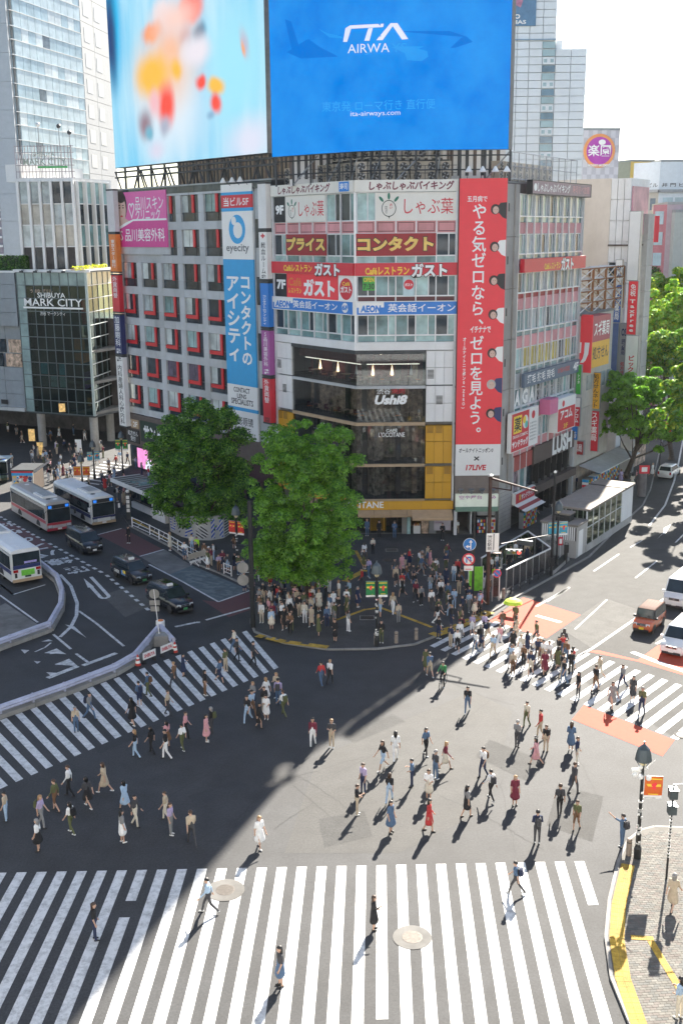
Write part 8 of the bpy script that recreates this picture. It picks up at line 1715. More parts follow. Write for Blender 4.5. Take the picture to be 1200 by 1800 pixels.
        for y in (L*.10, -L*.14): b.box(s*hw-.004, s*hw+.006, y-.006, y+.006, .3, belt-.1, PLAST); b.box(s*hw-.004, s*hw+.02, y-.25, y-.08, belt*.8, belt*.84, CHROME)
        obj('door_handle', b, t, M)
    b = MB(); b.box(-hw*.42, hw*.42, L/2-.06, L/2+.03, hz-.34, hz-.16, grille); b.box(-hw*.38, hw*.38, L/2-.02, L/2+.036, hz-.31, hz-.19, PLAST); b.box(-hw*.1, hw*.1, L/2, L/2+.042, hz-.29, hz-.21, grille); obj('grille', b, t, M)
    b = MB(); b.box(-hw*.72, hw*.72, L/2-.08, L/2+.02, .26, .42, PLAST); obj('bumper', b, t, M); b = MB(); b.box(-.17, .17, L/2, L/2+.045, .40, .56, plate); obj('licence_plate', b, t, M); b = MB(); b.box(-.17, .17, -L/2-.045, -L/2, .55, .71, plate); obj('licence_plate', b, t, M)
    if taxi:
        b = MB(); b.box(-.22, .22, -.1+L*.02, .1+L*.02, H, H+.16, WHITE_S); obj('roof_light', b, t, M)
    return t, M
dl_ = (G(133, 1010)-G(1, 925)).normalized(); BLKP = carpaint('car_paint_black', (.008, .009, .012)); WHP = carpaint('car_paint_white', (.72, .72, .71)); ORP = carpaint('car_paint_copper', (.50, .12, .05))
def front_at(uL, vL, uR, vR, L, fwd): c = (G(uL, vL)+G(uR, vR))/2; return c-fwd.normalized()*(L/2)
car('glossy black minivan driving beside the silver and red bus', front_at(151, 979, 184, 972, 4.9, dl_), dl_, 4.9, 1.85, 1.9, BLKP, hood=.54, belt=1.12, glass_x=(.34, .20, -.44, -.48), name='minivan', cat='van', group='black vehicles queueing in the bus lane')
d2 = (dl_+V_((.06, .02, 0))).normalized()
t, M = car('black taxi with coloured lettering on its door, middle of the black queue', front_at(237, 1032, 273, 1026, 4.5, d2), d2, 4.5, 1.72, 1.75, BLKP, hood=.57, belt=1.06, glass_x=(.26, .13, -.42, -.47), taxi=True, name='taxi', cat='taxi', group='black vehicles queueing in the bus lane', plate=PLATE_G)
Fd = Face((0, 0), (0, 1)); b = MB(); b.box(.865, .872, -.2, .5, .55, .95, mat('taxi_print', (.10, .22, .45), .4, var=.6, scale=6)); b.box(.865, .874, .1, .55, .72, .98, YELT); obj('door_print', b, t, M); Mt = M @ Matrix(((0, 0, 1, .876), (1, 0, 0, 0), (0, 1, 0, 0), (0, 0, 0, 1))); v_, f_ = glyphs('S.RIDE', .03); b = MB(); b.add([(x*.33-1.0, y*.36+.55, 0) for x, y, _ in v_], f_, WHITE_S); obj('lettering', b, t, Mt)
car('long black taxi nearest the guardrail tip, a chrome strip along its side', front_at(309, 1083, 344, 1077, 4.7, d2), d2, 4.7, 1.78, 1.75, BLKP, hood=.57, belt=1.06, glass_x=(.26, .13, -.42, -.47), taxi=True, name='taxi', cat='taxi', group='black vehicles queueing in the bus lane', plate=PLATE_G)
dk_ = (G(1142.7, 1121)-G(1170, 1096)).normalized()
car('copper orange boxy small car with a brown roof waiting at the right stop line', front_at(1108, 1111, 1143, 1120, 3.4, dk_), dk_, 3.4, 1.48, 1.72, ORP, roof=mat('car_paint_brown', (.15, .085, .065), .7, var=.05, spec=.1), hood=.58, belt=1.02, glass_x=(.27, .23, -.44, -.48), boxy=True, plate=PLATE_Y, tum=.86, group='vehicles waiting at the right crossing')
car('tall white van with a high roof at the right picture edge, behind the copper car', front_at(1162, 1068, 1203, 1078, 5.0, dk_), dk_, 5.0, 1.9, 2.25, WHP, hood=.50, belt=1.22, glass_x=(.40, .30, -.48, -.495), tum=.86, name='delivery_van', cat='van', group='vehicles waiting at the right crossing')
car('white minivan with a broad chrome grille, nearest car at the right edge', front_at(1157, 1151, 1198, 1162, 4.7, dk_), dk_, 4.7, 1.75, 1.85, WHP, hood=.54, belt=1.10, glass_x=(.33, .19, -.44, -.48), name='minivan', cat='van', group='vehicles waiting at the right crossing')
pf = G(1166, 843); dfw = dD.normalized(); car('white hatchback seen from behind driving away under the plane tree', pf+dfw*2, dfw, 4.0, 1.7, 1.55, WHP, hood=.58, belt=.95, glass_x=(.25, .12, -.40, -.47))
car('dark car half hidden by leaves far up the right road', G(1178, 620)+dfw*1, -dfw, 4.5, 1.8, 1.7, BLKP, hood=.56, belt=1.0)
def bus(label, p, fwd, L, W, H, body, stripe, lower, front=True, bump=TAN, band=None, rear_ad=False):
    fwd = V_((fwd.x, fwd.y, 0)).normalized(); M = Matrix(((fwd.y, fwd.x, 0, p.x), (-fwd.x, fwd.y, 0, p.y), (0, 0, 1, 0), (0, 0, 0, 1))); t = thing('city_bus', label, 'bus', M, 'city buses'); hw = W/2
    b = MB(); b.box(-hw, hw, -L/2, L/2, .32, H-.25, body); obj('body', b, t, M, bevel=.13); b = MB(); vs = []
    b.add([(x*hw, y, z) for y in (-L/2+.12, L/2-.12) for x, z in ((-.98, H-.3), (-.9, H-.1), (-.6, H), (.6, H), (.9, H-.1), (.98, H-.3))], [(i, i+1, 7+i, 6+i) for i in range(5)]+[(0, 1, 2, 3, 4, 5), (11, 10, 9, 8, 7, 6)], WHITE if body is not SILV else body); obj('roof', b, t, M)
    b = MB(); b.box(-.75, .75, L*.05, L*.30, H-.02, H+.16, WHITE); b.box(-.55, .55, L*.07, L*.28, H+.16, H+.2, mat('vent_grey', (.35, .35, .34), .6, var=.2)); obj('roof_unit', b, t, M, bevel=.03)
    for y in (L*.38, L*.34, -L*.38): b = MB(); b.lathe([(.25, 0), (.25, .04), (.2, .06)], BLACK if y == L*.34 else WHITE, (.35 if y == L*.34 else -.2, y, H-.02), 14); obj('roof_hatch', b, t, M)
    for s in (-1, 1):
        b = MB(); b.box(s*hw-.012, s*hw+.012, -L/2+.25, L/2-.3, .95 if stripe is NAVY else 1.0, 1.3, stripe); obj('side_stripe', b, t, M); b = MB(); b.box(s*hw-.01, s*hw+.01, -L/2+.2, L/2-.2, .34, .62, lower); obj('side_skirt', b, t, M)
        for i in range(7): y0 = -L/2+.4+(L-.9)*i/7; b = MB(); b.box(s*hw-.02, s*hw+.02, y0+.03, y0+(L-.9)/7-.03, 1.38, 2.5, CGL); obj('side_window', b, t, M)
        if s == -1 or s == 1:
            for y in (L*.02, L*.40): b = MB(); b.box(s*hw-.02, s*hw+.025, y-.45, y+.45, .45, 2.45, CGL); obj('door', b, t, M) if s < 0 else None
        for y in (L*.5-2.4, -L*.5+2.8):
            wheel(t, M, s*(hw-.14), y, .47, .28); b = MB(); b.add([(s*(hw+.014), y+.58*cos(pi*k/10), .45+.58*sin(pi*k/10)) for k in range(11)], [tuple(range(11)) if s > 0 else tuple(range(11))[::-1]], PLAST); obj('wheel_arch', b, t, M)
        b = MB(); b.tube((s*(hw-.05), L/2-.05, 2.3), (s*(hw+.32), L/2+.22, 2.15), .03, .03, PLAST, 5); b.box(s*(hw+.32)-.09, s*(hw+.32)+.09, L/2+.15, L/2+.26, 1.75, 2.2, WHITE if body is not SILV else PLAST); obj('wing_mirror', b, t, M)
        b = MB(); b.box(s*(hw-.32)-.2, s*(hw-.32)+.2, L/2-.02, L/2+.03, .62, .88, HEADL); b.box(s*(hw-.32)-.22, s*(hw-.32)+.22, L/2-.02, L/2+.015, .58, .92, PLAST); obj('headlight', b, t, M); b = MB(); b.box(s*(hw-.3)-.2, s*(hw-.3)+.2, -L/2-.03, -L/2+.02, 1.15, 1.38, TAILL); b.box(s*(hw-.3)-.1, s*(hw-.3)+.1, -L/2-.025, -L/2+.02, .7, 1.1, PLAST); obj('tail_light', b, t, M)
    b = MB(); b.box(-hw+.12, hw-.12, L/2-.03, L/2+.025, 1.12, 2.45, CGL); obj('windshield', b, t, M); b = MB(); b.box(-hw+.14, hw-.14, L/2-.03, L/2+.03, 2.48, 2.85, BLACK); obj('destination_sign', b, t, M); b = MB()
    for x in (-.85, .85): b.box(x-.17, x+.17, L/2, L/2+.04, 2.53, 2.8, mat('route_blue', (.02, .16, .62), .4, var=.1, emit=.3))
    obj('route_box', b, t, M); b = MB(); b.box(-hw+.05, hw-.05, L/2-.02, L/2+.02, .92 if stripe is NAVY else .85, 1.1, stripe); obj('front_stripe', b, t, M); b = MB(); b.box(-hw+.02, hw-.02, L/2-.05, L/2+.05, .32, .56, bump); b.box(-hw+.02, hw-.02, -L/2-.05, -L/2+.05, .32, .56, bump); obj('bumper', b, t, M); b = MB(); b.box(-.2, .2, L/2+.03, L/2+.065, .38, .55, PLATE_G if False else PLATE); obj('licence_plate', b, t, M)
    b = MB(); b.box(-hw+.12, hw-.12, -L/2-.025, -L/2+.03, 1.75, 2.75, CGL); obj('rear_window', b, t, M); b = MB(); b.box(-hw+.1, hw-.1, -L/2-.02, -L/2+.03, 1.42, 1.74, stripe); obj('rear_stripe', b, t, M)
    if rear_ad: b = MB(); b.box(-.5, .62, -L/2-.035, -L/2, .82, 1.3, mat('rear_advert_green', (.16, .52, .05), .5, var=.25, scale=4)); b.box(-.2, .3, -L/2-.04, -L/2, .66, .8, DGREEN); b.box(-.2, .85, -L/2-.036, -L/2, 1.84, 2.02, mat('lilac_sticker', (.35, .30, .6), .5, var=.3, scale=5)); obj('rear_advert', b, t, M)
    return t
SILV = carpaint('bus_silver', (.50, .47, .45), .35, .3); BUSW = carpaint('bus_white', (.66, .67, .65), .3); BRD = carpaint('bus_red', (.42, .03, .05), .35)
rr_, rl_ = G(75, 1020), G(25, 1034); rw_ = -dl_
bus('white and navy bus seen from behind with a green advert on its tail', (rr_+rl_)/2-dl_*5.3, -dl_, 10.6, 2.5, 3.05, BUSW, NAVY, BUSW, bump=TAN, rear_ad=True)
fL, fR = G(162, 929), G(206, 922); bus('white and navy bus facing the viewer at the stop by the shelter', (fL+fR)/2-dl_*5.2, dl_, 10.4, 2.5, 3.05, BUSW, NAVY, BUSW)
fL, fR = G(86, 941), G(126, 932); bus('silver bus with a red stripe pulling out beside the black minivan', (fL+fR)/2-dl_*5.3, dl_, 10.6, 2.5, 3.1, SILV, BRD, SILV, bump=BRD)
bus('dark roofed bus parked at the far left edge behind the event booth', G(-2, 850)-dl_*5, dl_, 10, 2.5, 3., BUSW, NAVY, BUSW)
# ================================================================== PEOPLE
SKIN = mat('skin', (.50, .31, .22), .55, var=.06); SHOE_W = mat('shoe_white', (.65, .65, .63), .6, var=.1); SHOE_K = mat('shoe_black', (.02, .02, .02), .5, var=.1); EYE = mat('eye', (.012, .01, .01), .3, var=0); LIP = mat('lip', (.36, .12, .10), .5, var=0)
HAIRS = {'black-haired': mat('hair_black', (.012, .010, .009), .45, var=.2), 'brown-haired': mat('hair_brown', (.055, .028, .015), .45, var=.2), 'grey-haired': mat('hair_grey', (.25, .24, .23), .5, var=.2), 'fair-haired': mat('hair_fair', (.34, .20, .09), .45, var=.2)}
CL = {}
for n_, c_ in {'white': (.74, .74, .73), 'black': (.014, .014, .016), 'navy': (.018, .028, .07), 'grey': (.22, .22, .22), 'beige': (.48, .39, .28), 'red': (.46, .035, .035), 'pink': (.60, .30, .32), 'pale blue': (.34, .46, .60), 'denim blue': (.075, .13, .22), 'olive': (.10, .11, .045), 'brown': (.16, .085, .045), 'cream': (.62, .56, .45), 'lilac': (.40, .33, .50), 'mustard': (.52, .34, .05), 'green': (.05, .22, .08), 'lime': (.42, .72, .04), 'charcoal': (.05, .05, .055), 'teal': (.03, .22, .22), 'wine': (.16, .02, .04)}.items(): CL[n_] = mat('cloth_'+n_.replace(' ', '_'), c_, .85, var=.15, scale=6)
def body_prims(pose, outfit):
    """tapered capsules (a, b, ra, rb, region); regions 0 skin 1 top 2 bottom 3 shoes. Figure faces +Y, 1.68 m tall"""
    P = []; short = outfit[0] == 's'; low = outfit[1]
    sw = {'walk': .30, 'walk2': -.30, 'stand': .03, 'phone': -.03, 'point': .02, 'sit': 0, 'cycle': 0, 'slow': .16}[pose]
    V3 = Vector; hipz = .90 if pose not in ('sit', 'cycle') else (.52 if pose == 'sit' else .95); dz = hipz-.90
    up = lambda x, y, z: V3((x, y, z+dz))
    lean = .06 if 'walk' in pose else (.28 if pose == 'cycle' else 0.); cy = lambda z: lean*(z-.9)
    P.append((up(0, .0, .92), up(0, cy(1.1), 1.12), .135, .125, 2 if low != 'd' else 1)); P.append((up(-.05, cy(1.1), 1.10), up(-.07, cy(1.32), 1.33), .115, .115, 1)); P.append((up(.05, cy(1.1), 1.10), up(.07, cy(1.32), 1.33), .115, .115, 1)); P.append((up(-.135, cy(1.36), 1.36), up(.135, cy(1.36), 1.36), .07, .07, 1)); P.append((up(0, cy(1.38), 1.36), up(0, cy(1.47)+.01, 1.47), .06, .055, 0))
    hy = cy(1.56)+.025; P.append((up(0, hy-.01, 1.585), up(0, hy+.01, 1.545), .093, .082, 0)); P.append((up(0, hy+.03, 1.535), up(0, hy+.045, 1.50), .06, .045, 0)); P.append((up(0, hy+.095, 1.565), up(0, hy+.105, 1.545), .014, .016, 0))
    for s in (-1, 1): P.append((up(s*.093, hy, 1.56), up(s*.096, hy-.005, 1.53), .018, .014, 0))
    for s in (-1, 1):
        f = s*sw
        if pose == 'sit': hip, knee, ank = up(s*.09, 0, .90), V3((s*.12, .42, .52)), V3((s*.12, .45, .09))
        elif pose == 'cycle': hip, knee, ank = up(s*.09, 0, .92), V3((s*.10, .36, .66+s*.1)), V3((s*.10, .22, .22+s*.13))
        else:
            hip = V3((s*.085, 0, .88)); knee = V3((s*.095, .5*f+(.05 if abs(sw) > .1 else 0), .49)); ank = V3((s*.095, f-(.10 if f < -.1 else 0), .09+(.07 if f < -.2 else 0)))
        lr = 2 if low in 'ph' else 0
        P.append((hip, knee, .088 if lr == 2 else .08, .062, 2 if low in 'ph' else 0)); P.append((knee, ank, .06 if low == 'p' else .052, .048 if low == 'p' else .036, 2 if low == 'p' else 0)); P.append((ank+V3((0, -.04, -.045)), ank+V3((0, .13, -.055)), .042, .036, 3))
    if low in 'kd':
        zk = .50 if low == 'd' else .56; P.append((V3((0, 0, .95)), V3((0, .02, zk)), .14, .20, 2 if low == 'k' else 1)); P.append((V3((-.06, 0, .9)), V3((-.10, .06, zk)), .12, .15, 2 if low == 'k' else 1)); P.append((V3((.06, 0, .9)), V3((.10, -.05, zk)), .12, .15, 2 if low == 'k' else 1))
    hands = []
    for s in (-1, 1):
        sh = up(s*.175, cy(1.36), 1.37); f = -s*sw
        if pose == 'phone' and s > 0: el, wr = sh+V3((.05, .03, -.27)), sh+V3((-.08, .25, -.20))
        elif pose == 'phone': el, wr = sh+V3((-.05, .02, -.28)), sh+V3((.06, .16, -.38))
        elif pose == 'point' and s < 0: el, wr = sh+V3((-.10, .24, .10)), sh+V3((-.16, .45, .24))
        elif pose == 'sit': el, wr = sh+V3((s*.04, .06, -.27)), sh+V3((-s*.03, .27, -.36))
        elif pose == 'cycle': el, wr = sh+V3((s*.07, .20, -.20)), sh+V3((s*.06, .42, -.28))
        else: el, wr = sh+V3((s*.035, f*.38-.02, -.27)), sh+V3((s*.045, f*.85+.07, -.51))
        P.append((sh, el, .054, .044, 1)); P.append((el, wr, .042, .029, 0 if short else 1)); d = (wr-el).normalized(); P.append((wr, wr+d*.075, .031, .036, 0)); hands.append((wr+d*.07, d, s))
    return P, hands, up(0, hy, 1.56)
BODY = {}
def capsule(b, a, c, r0, r1, seg=12):
    d = c-a; L = d.length; d = d.normalized() if L > 1e-6 else V_((0, 0, 1)); x = d.orthogonal().normalized(); y = d.cross(x); vs = []; rg = []
    for k in range(1, 4): t = -pi/2+k*pi/8; rg.append((a+d*(r0*sin(t)), r0*cos(t)))
    rg += [(a, r0), (c, r1)]
    for k in range(1, 4): t = k*pi/8; rg.append((c+d*(r1*sin(t)), r1*cos(t)))
    for p, r in rg: vs += [p+x*(r*cos(2*pi*i/seg))+y*(r*sin(2*pi*i/seg)) for i in range(seg)]
    n = len(rg); fs = [(k*seg+i, k*seg+(i+1) % seg, (k+1)*seg+(i+1) % seg, (k+1)*seg+i) for k in range(n-1) for i in range(seg)]
    vs += [a-d*r0, c+d*r1]; m = len(vs); fs += [(m-2, (i+1) % seg, i) for i in range(seg)]+[(m-1, (n-1)*seg+i, (n-1)*seg+(i+1) % seg) for i in range(seg)]
    b.add(vs, fs, SKIN)
def body_mesh(pose, outfit):
    key = (pose, outfit)
    if key in BODY: return BODY[key]
    P, hands, head = body_prims(pose, outfit); b = MB()
    for a, c, r0, r1, _ in P: capsule(b, a, c, r0, r1)
    me = b.mesh('tmp'); o = bpy.data.objects.new('tmp', me); COL.objects.link(o); md = o.modifiers.new('r', 'REMESH'); md.mode = 'VOXEL'; md.voxel_size = .02; sm = o.modifiers.new('s', 'SMOOTH'); sm.iterations = 3; sm.factor = .5; dc = o.modifiers.new('d', 'DECIMATE'); dc.ratio = .42
    out = bpy.data.meshes.new_from_object(o.evaluated_get(bpy.context.evaluated_depsgraph_get())); bpy.data.objects.remove(o); bpy.data.meshes.remove(me)
    n = len(out.polygons); cen = np.empty(n*3); out.polygons.foreach_get('center', cen); cen = cen.reshape(-1, 3); best = np.full(n, 9.); reg = np.zeros(n, int)
    for a, c, r0, r1, g in P:
        a_, d_ = np.array(a), np.array(c-a); t = np.clip(((cen-a_)@d_)/max(d_@d_, 1e-9), 0, 1); dist = np.linalg.norm(cen-(a_+t[:, None]*d_), axis=1)-(r0+(r1-r0)*t); k = dist < best; best[k] = dist[k]; reg[k] = g
    v = np.empty(len(out.vertices)*3); out.vertices.foreach_get('co', v); v = v.reshape(-1, 3); polys = [tuple(p.vertices) for p in out.polygons]; bpy.data.meshes.remove(out)
    x = MB(); ms = [SKIN, CL['white'], CL['navy'], SHOE_K, EYE, LIP]
    for m in ms: x.m(m)
    x.v = [tuple(p) for p in v]; x.f = polys; x.mi = list(reg)
    for w, d, s in hands:     # palm, four bent fingers of different length and a thumb off the side
        side = d.orthogonal().normalized(); side = V_((0, 1, 0)) if abs(d.y) < .8 else V_((1, 0, 0)); nrm = d.cross(side).normalized()
        for k, ln in enumerate((.062, .075, .07, .055)):
            q = w+side*(.026-.0175*k)+d*.02; m1 = q+d*ln*.6+nrm*.006*s; m2 = m1+d*ln*.4+nrm*.02*s; x.tube(q, m1, .0085, .008, SKIN, 5); x.tube(m1, m2, .008, .0065, SKIN, 5)
        q = w+side*.03-d*.02; x.tube(q, q+side*.03+d*.03, .010, .009, SKIN, 5); x.tube(q+side*.03+d*.03, q+side*.03+d*.06, .009, .007, SKIN, 5)
    for s in (-1, 1): x.ball(tuple(head+V_((s*.034, .082, .012))), .010, EYE, 6, 4)
    x.box(head.x-.022, head.x+.022, head.y+.088, head.y+.094, head.z-.045, head.z-.036, LIP)
    r = x.mesh('body'); r.polygons.foreach_set('use_smooth', [True]*len(r.polygons)); BODY[key] = (r, head); return BODY[key]
HAIRM = {}
def hair_mesh(kind, head):
    key = (kind, round(head.x, 3), round(head.y, 3), round(head.z, 3))
    if key in HAIRM: return HAIRM[key]
    b = MB(); vs = []; fs = []; seg = 14; H_ = HAIRS['black-haired']; rg = 8
    for k in range(rg):
        for i in range(seg):
            t = 2*pi*i/seg; back = -sin(t); lim = 1.15+(.85 if kind == 'long' else .55)*max(0, back)+.15*abs(cos(t)); ph = lim*k/(rg-1)+.001; r = .109+.006*sin(5*t+k); z = .03+r*cos(ph)*1.05; q = r*sin(min(ph, pi/2+.2)); vs.append((head.x+q*cos(t), head.y-.012+q*sin(t)*1.08, head.z+z))
    fs = [(k*seg+i, k*seg+(i+1) % seg, (k+1)*seg+(i+1) % seg, (k+1)*seg+i) for k in range(rg-1) for i in range(seg)]; b.add(vs, fs, H_)
    if kind == 'long':
        b.add([(head.x+x, head.y+y, head.z+z) for x, y, z in ((-.10, -.03, .02), (-.07, -.115, .03), (.07, -.115, .03), (.10, -.03, .02), (-.105, -.03, -.25), (-.07, -.125, -.28), (.07, -.125, -.28), (.105, -.03, -.25))], [(0, 1, 5, 4), (1, 2, 6, 5), (2, 3, 7, 6), (4, 5, 6, 7)], H_)
    if kind == 'cap': b.box(head.x-.08, head.x+.08, head.y+.08, head.y+.18, head.z+.055, head.z+.07, H_)
    m = b.mesh('hair', True); HAIRM[key] = m; return m
PC_ = [0]
def slot(o, i, m): o.material_slots[i].link = 'OBJECT'; o.material_slots[i].material = m
def person(p, ang, pose, outfit, top, bot, hair='black-haired', hk='short', label='', group=None, scale=1., shoe=None, cap=None):
    M = MT(p) @ Matrix.Rotation(ang, 4, 'Z') @ Matrix.Scale(scale, 4); t = thing('person', label, 'person', M, group); me, head = body_mesh(pose, outfit)
    o = obj('body', me, t, M); slot(o, 1, CL[top]); slot(o, 2, CL[bot]); slot(o, 3, shoe or (SHOE_W if PC_[0] % 3 == 0 else SHOE_K))
    h = obj('hair' if not cap else 'cap', hair_mesh(hk, head), t, M); slot(h, 0, cap or HAIRS[hair]); PC_[0] += 1
    return t, M, head
def backpack(M, m, label, group=None):
    q = M @ MT((0, -.2, 1.2)); t = thing('backpack', label, 'backpack', q, group); b = MB(); b.box(-.14, .14, -.09, .06, -.2, .2, m); obj('bag', b, t, q, bevel=.04); b = MB(); b.box(-.10, .10, -.13, -.09, -.17, .02, m); obj('pocket', b, t, q, bevel=.015); b = MB()
    for s in (-.1, .1): b.box(s-.02, s+.02, .06, .10, -.12, .2, PLAST)
    obj('strap', b, t, q)
USED = set()
TOPS = ['white']*5+['black']*5+['navy', 'grey', 'beige', 'pale blue', 'charcoal', 'cream', 'brown', 'navy', 'grey', 'beige', 'charcoal', 'lilac', 'pink', 'red', 'olive', 'wine', 'denim blue']
BOTS = ['black', 'navy', 'denim blue', 'charcoal', 'black', 'beige', 'grey', 'olive', 'white', 'brown', 'cream', 'pale blue']
rp_ = random.Random(21)
GARM = {'p': 'trousers', 'h': 'shorts', 'k': 'skirt', 'd': 'dress'}
def crowd(spots, place, group, poses, z=.0, ang=None, jit=.4, tops=TOPS, bots=BOTS):
    for u, v in spots:
        p = G(u, v, z)
        for _ in range(60):
            pose = rp_.choice(poses); low = rp_.choice('ppppphkd'); sl = rp_.choice('ssl'); top = rp_.choice(tops); bot = rp_.choice(bots); hr = rp_.choice(['black-haired']*5+['brown-haired']*3+['grey-haired', 'fair-haired'])
            key = (top, bot if low != 'd' else '', low, hr, place)
            if key not in USED: break
        USED.add(key); hk = 'long' if low in 'kd' or rp_.random() < .25 else 'short'
        lab = '%s person, %s dress, %s' % (hr, top, place) if low == 'd' else '%s person, %s top, %s %s, %s' % (hr, top, bot, GARM[low], place)
        a = (rp_.uniform(0, 2*pi) if ang is None else rp_.choice(ang)+rp_.gauss(0, jit)); t_, M_, h_ = person(p, a, pose, sl+low, top, bot, hr, hk, lab, group, rp_.uniform(.93, 1.05))
        bc = rp_.choice(['black', 'charcoal', 'brown', 'olive', 'navy']); bl_ = '%s backpack on %s wearer, %s top, %s' % (bc, hr, top, place)
        if PC_[0] % 4 == 0 and low != 'd' and bl_ not in USED: USED.add(bl_); backpack(M_, CL[bc], bl_, 'backpacks worn in the crowd')
def scatter(poly, n, mind, seed):
    r = random.Random(seed); out = []; us_ = [p[0] for p in poly]; vs_ = [p[1] for p in poly]; tries = 0
    while len(out) < n and tries < 6000:
        tries += 1; u, v = r.uniform(min(us_), max(us_)), r.uniform(min(vs_), max(vs_)); c = False; j = len(poly)-1
        for i in range(len(poly)):
            if (poly[i][1] > v) != (poly[j][1] > v) and u < (poly[j][0]-poly[i][0])*(v-poly[i][1])/(poly[j][1]-poly[i][1])+poly[i][0]: c = not c
            j = i
        if c and all((G(u, v)-G(*q)).length > mind for q in out): out.append((u, v))
    return out
W_ = ['walk', 'walk2', 'slow', 'slow', 'stand', 'phone']; S_ = ['stand', 'stand', 'phone']
# --- individuals the photograph shows sharply
t, M, h = person(G(1092, 1488, .0), .75, 'point', 'sp', 'denim blue', 'denim blue', 'black-haired', 'short', 'person in dark blue shirt and jeans pointing ahead beside the tall stone bollard'); backpack(M, CL['charcoal'], 'dark backpack worn by the pointing person at the near corner')
person(G(457, 1491), -2.5, 'slow', 'sd', 'white', 'white', 'fair-haired', 'long', 'person with long fair hair in a short white dress alone on the near asphalt', shoe=SHOE_W)
person(G(821, 1252), 2.9, 'walk', 'sp', 'black', 'denim blue', 'black-haired', 'short', 'person in a black top and blue jeans walking alone near the sunlit shadow edge', shoe=SHOE_W)
person(G(670, 1130, .12), pi, 'phone', 'lp', 'black', 'olive', 'black-haired', 'short', 'person in black and olive holding a phone at the foot of the green banner lamp'); person(G(589, 1128, .12), 2.6, 'phone', 'lk', 'black', 'black', 'brown-haired', 'long', 'person in black with a pale bag strap filming at the plaza kerb')
for u, v, a, top, bot, hr, lab in ((944, 1162, 2.6, 'navy', 'charcoal', 'grey-haired', 'grey-haired person in navy at the left of the four crossing together'), (954, 1166, 2.6, 'white', 'beige', 'black-haired', 'person in a white shirt with beige trousers, second of the four crossing together'), (964, 1168, 2.6, 'white', 'grey', 'brown-haired', 'person in a white shirt with grey trousers, third of the four crossing together'), (981, 1160, 2.3, 'black', 'black', 'black-haired', 'person all in black with a cap at the right of the four crossing together')): person(G(u, v), a, 'walk', 'sp', top, bot, hr, 'short' if top != 'black' else 'cap', lab, 'people on the right crosswalk')
person(G(227, 955), 2.6, 'stand', 'lp', 'black', 'black', 'black-haired', 'cap', 'traffic guard in dark uniform with white sash standing on the red bus bay'); person(G(645, 942, .12), pi-.3, 'stand', 'lp', 'denim blue', 'denim blue', 'fair-haired', 'short', 'person in all blue standing at the yellow shop entrance pillar', shoe=SHOE_W)
person(G(693, 946, .12), pi, 'phone', 'lp', 'denim blue', 'denim blue', 'brown-haired', 'short', 'person in denim jacket and jeans waiting at the middle of the yellow shop'); person(G(777, 950, .12), pi, 'phone', 'lp', 'black', 'black', 'black-haired', 'short', 'person all in black leaning before the lilac poster wall'); person(G(802, 936, .12), pi, 'sit', 'sp', 'white', 'beige', 'black-haired', 'short', 'person in white sitting in the doorway under the lightbox sign'); person(G(666, 945, .12), pi+.4, 'stand', 'lp', 'black', 'black', 'black-haired', 'long', 'person in long black clothes by the ochre door of the yellow shop')
# rider on a bicycle
pb_ = G(778, 1207); Mb_ = MT(pb_) @ Matrix.Rotation(2.75, 4, 'Z'); t = thing('bicycle', 'black bicycle ridden across the junction in the building shadow', 'bicycle', Mb_)
for y in (-.5, .52):
    b = MB(); k = 20
    for i in range(k): a, c = 2*pi*i/k, 2*pi*(i+1)/k; b.tube((0, y+.33*cos(a), .33+.33*sin(a)), (0, y+.33*cos(c), .33+.33*sin(c)), .02, .02, TYRE, 5, False)
    for i in range(8): a = 2*pi*i/8; b.tube((0, y, .33), (0, y+.32*cos(a), .33+.32*sin(a)), .004, .004, CHROME, 3, False)
    obj('wheel', b, t, Mb_)
b = MB()
for a, c in (((0, -.5, .33), (0, -.12, .3)), ((0, -.12, .3), (0, -.2, .8)), ((0, -.5, .33), (0, -.2, .75)), ((0, -.12, .3), (0, .38, .75)), ((0, -.18, .7), (0, .36, .8)), ((0, .52, .33), (0, .36, .95))): b.tube(a, c, .022, .022, POLE, 6)
obj('frame', b, t, Mb_); b = MB(); b.tube((-.28, .36, 1.0), (.28, .36, 1.0), .018, .018, POLE, 6); obj('handlebar', b, t, Mb_); b = MB(); b.box(-.08, .08, -.32, -.05, .84, .9, PLAST); obj('saddle', b, t, Mb_, bevel=.03)
person(pb_+V_((.06, .15, -.04)), 2.75, 'cycle', 'lp', 'green', 'black', 'black-haired', 'short', 'cyclist in a dark green top riding the black bicycle')
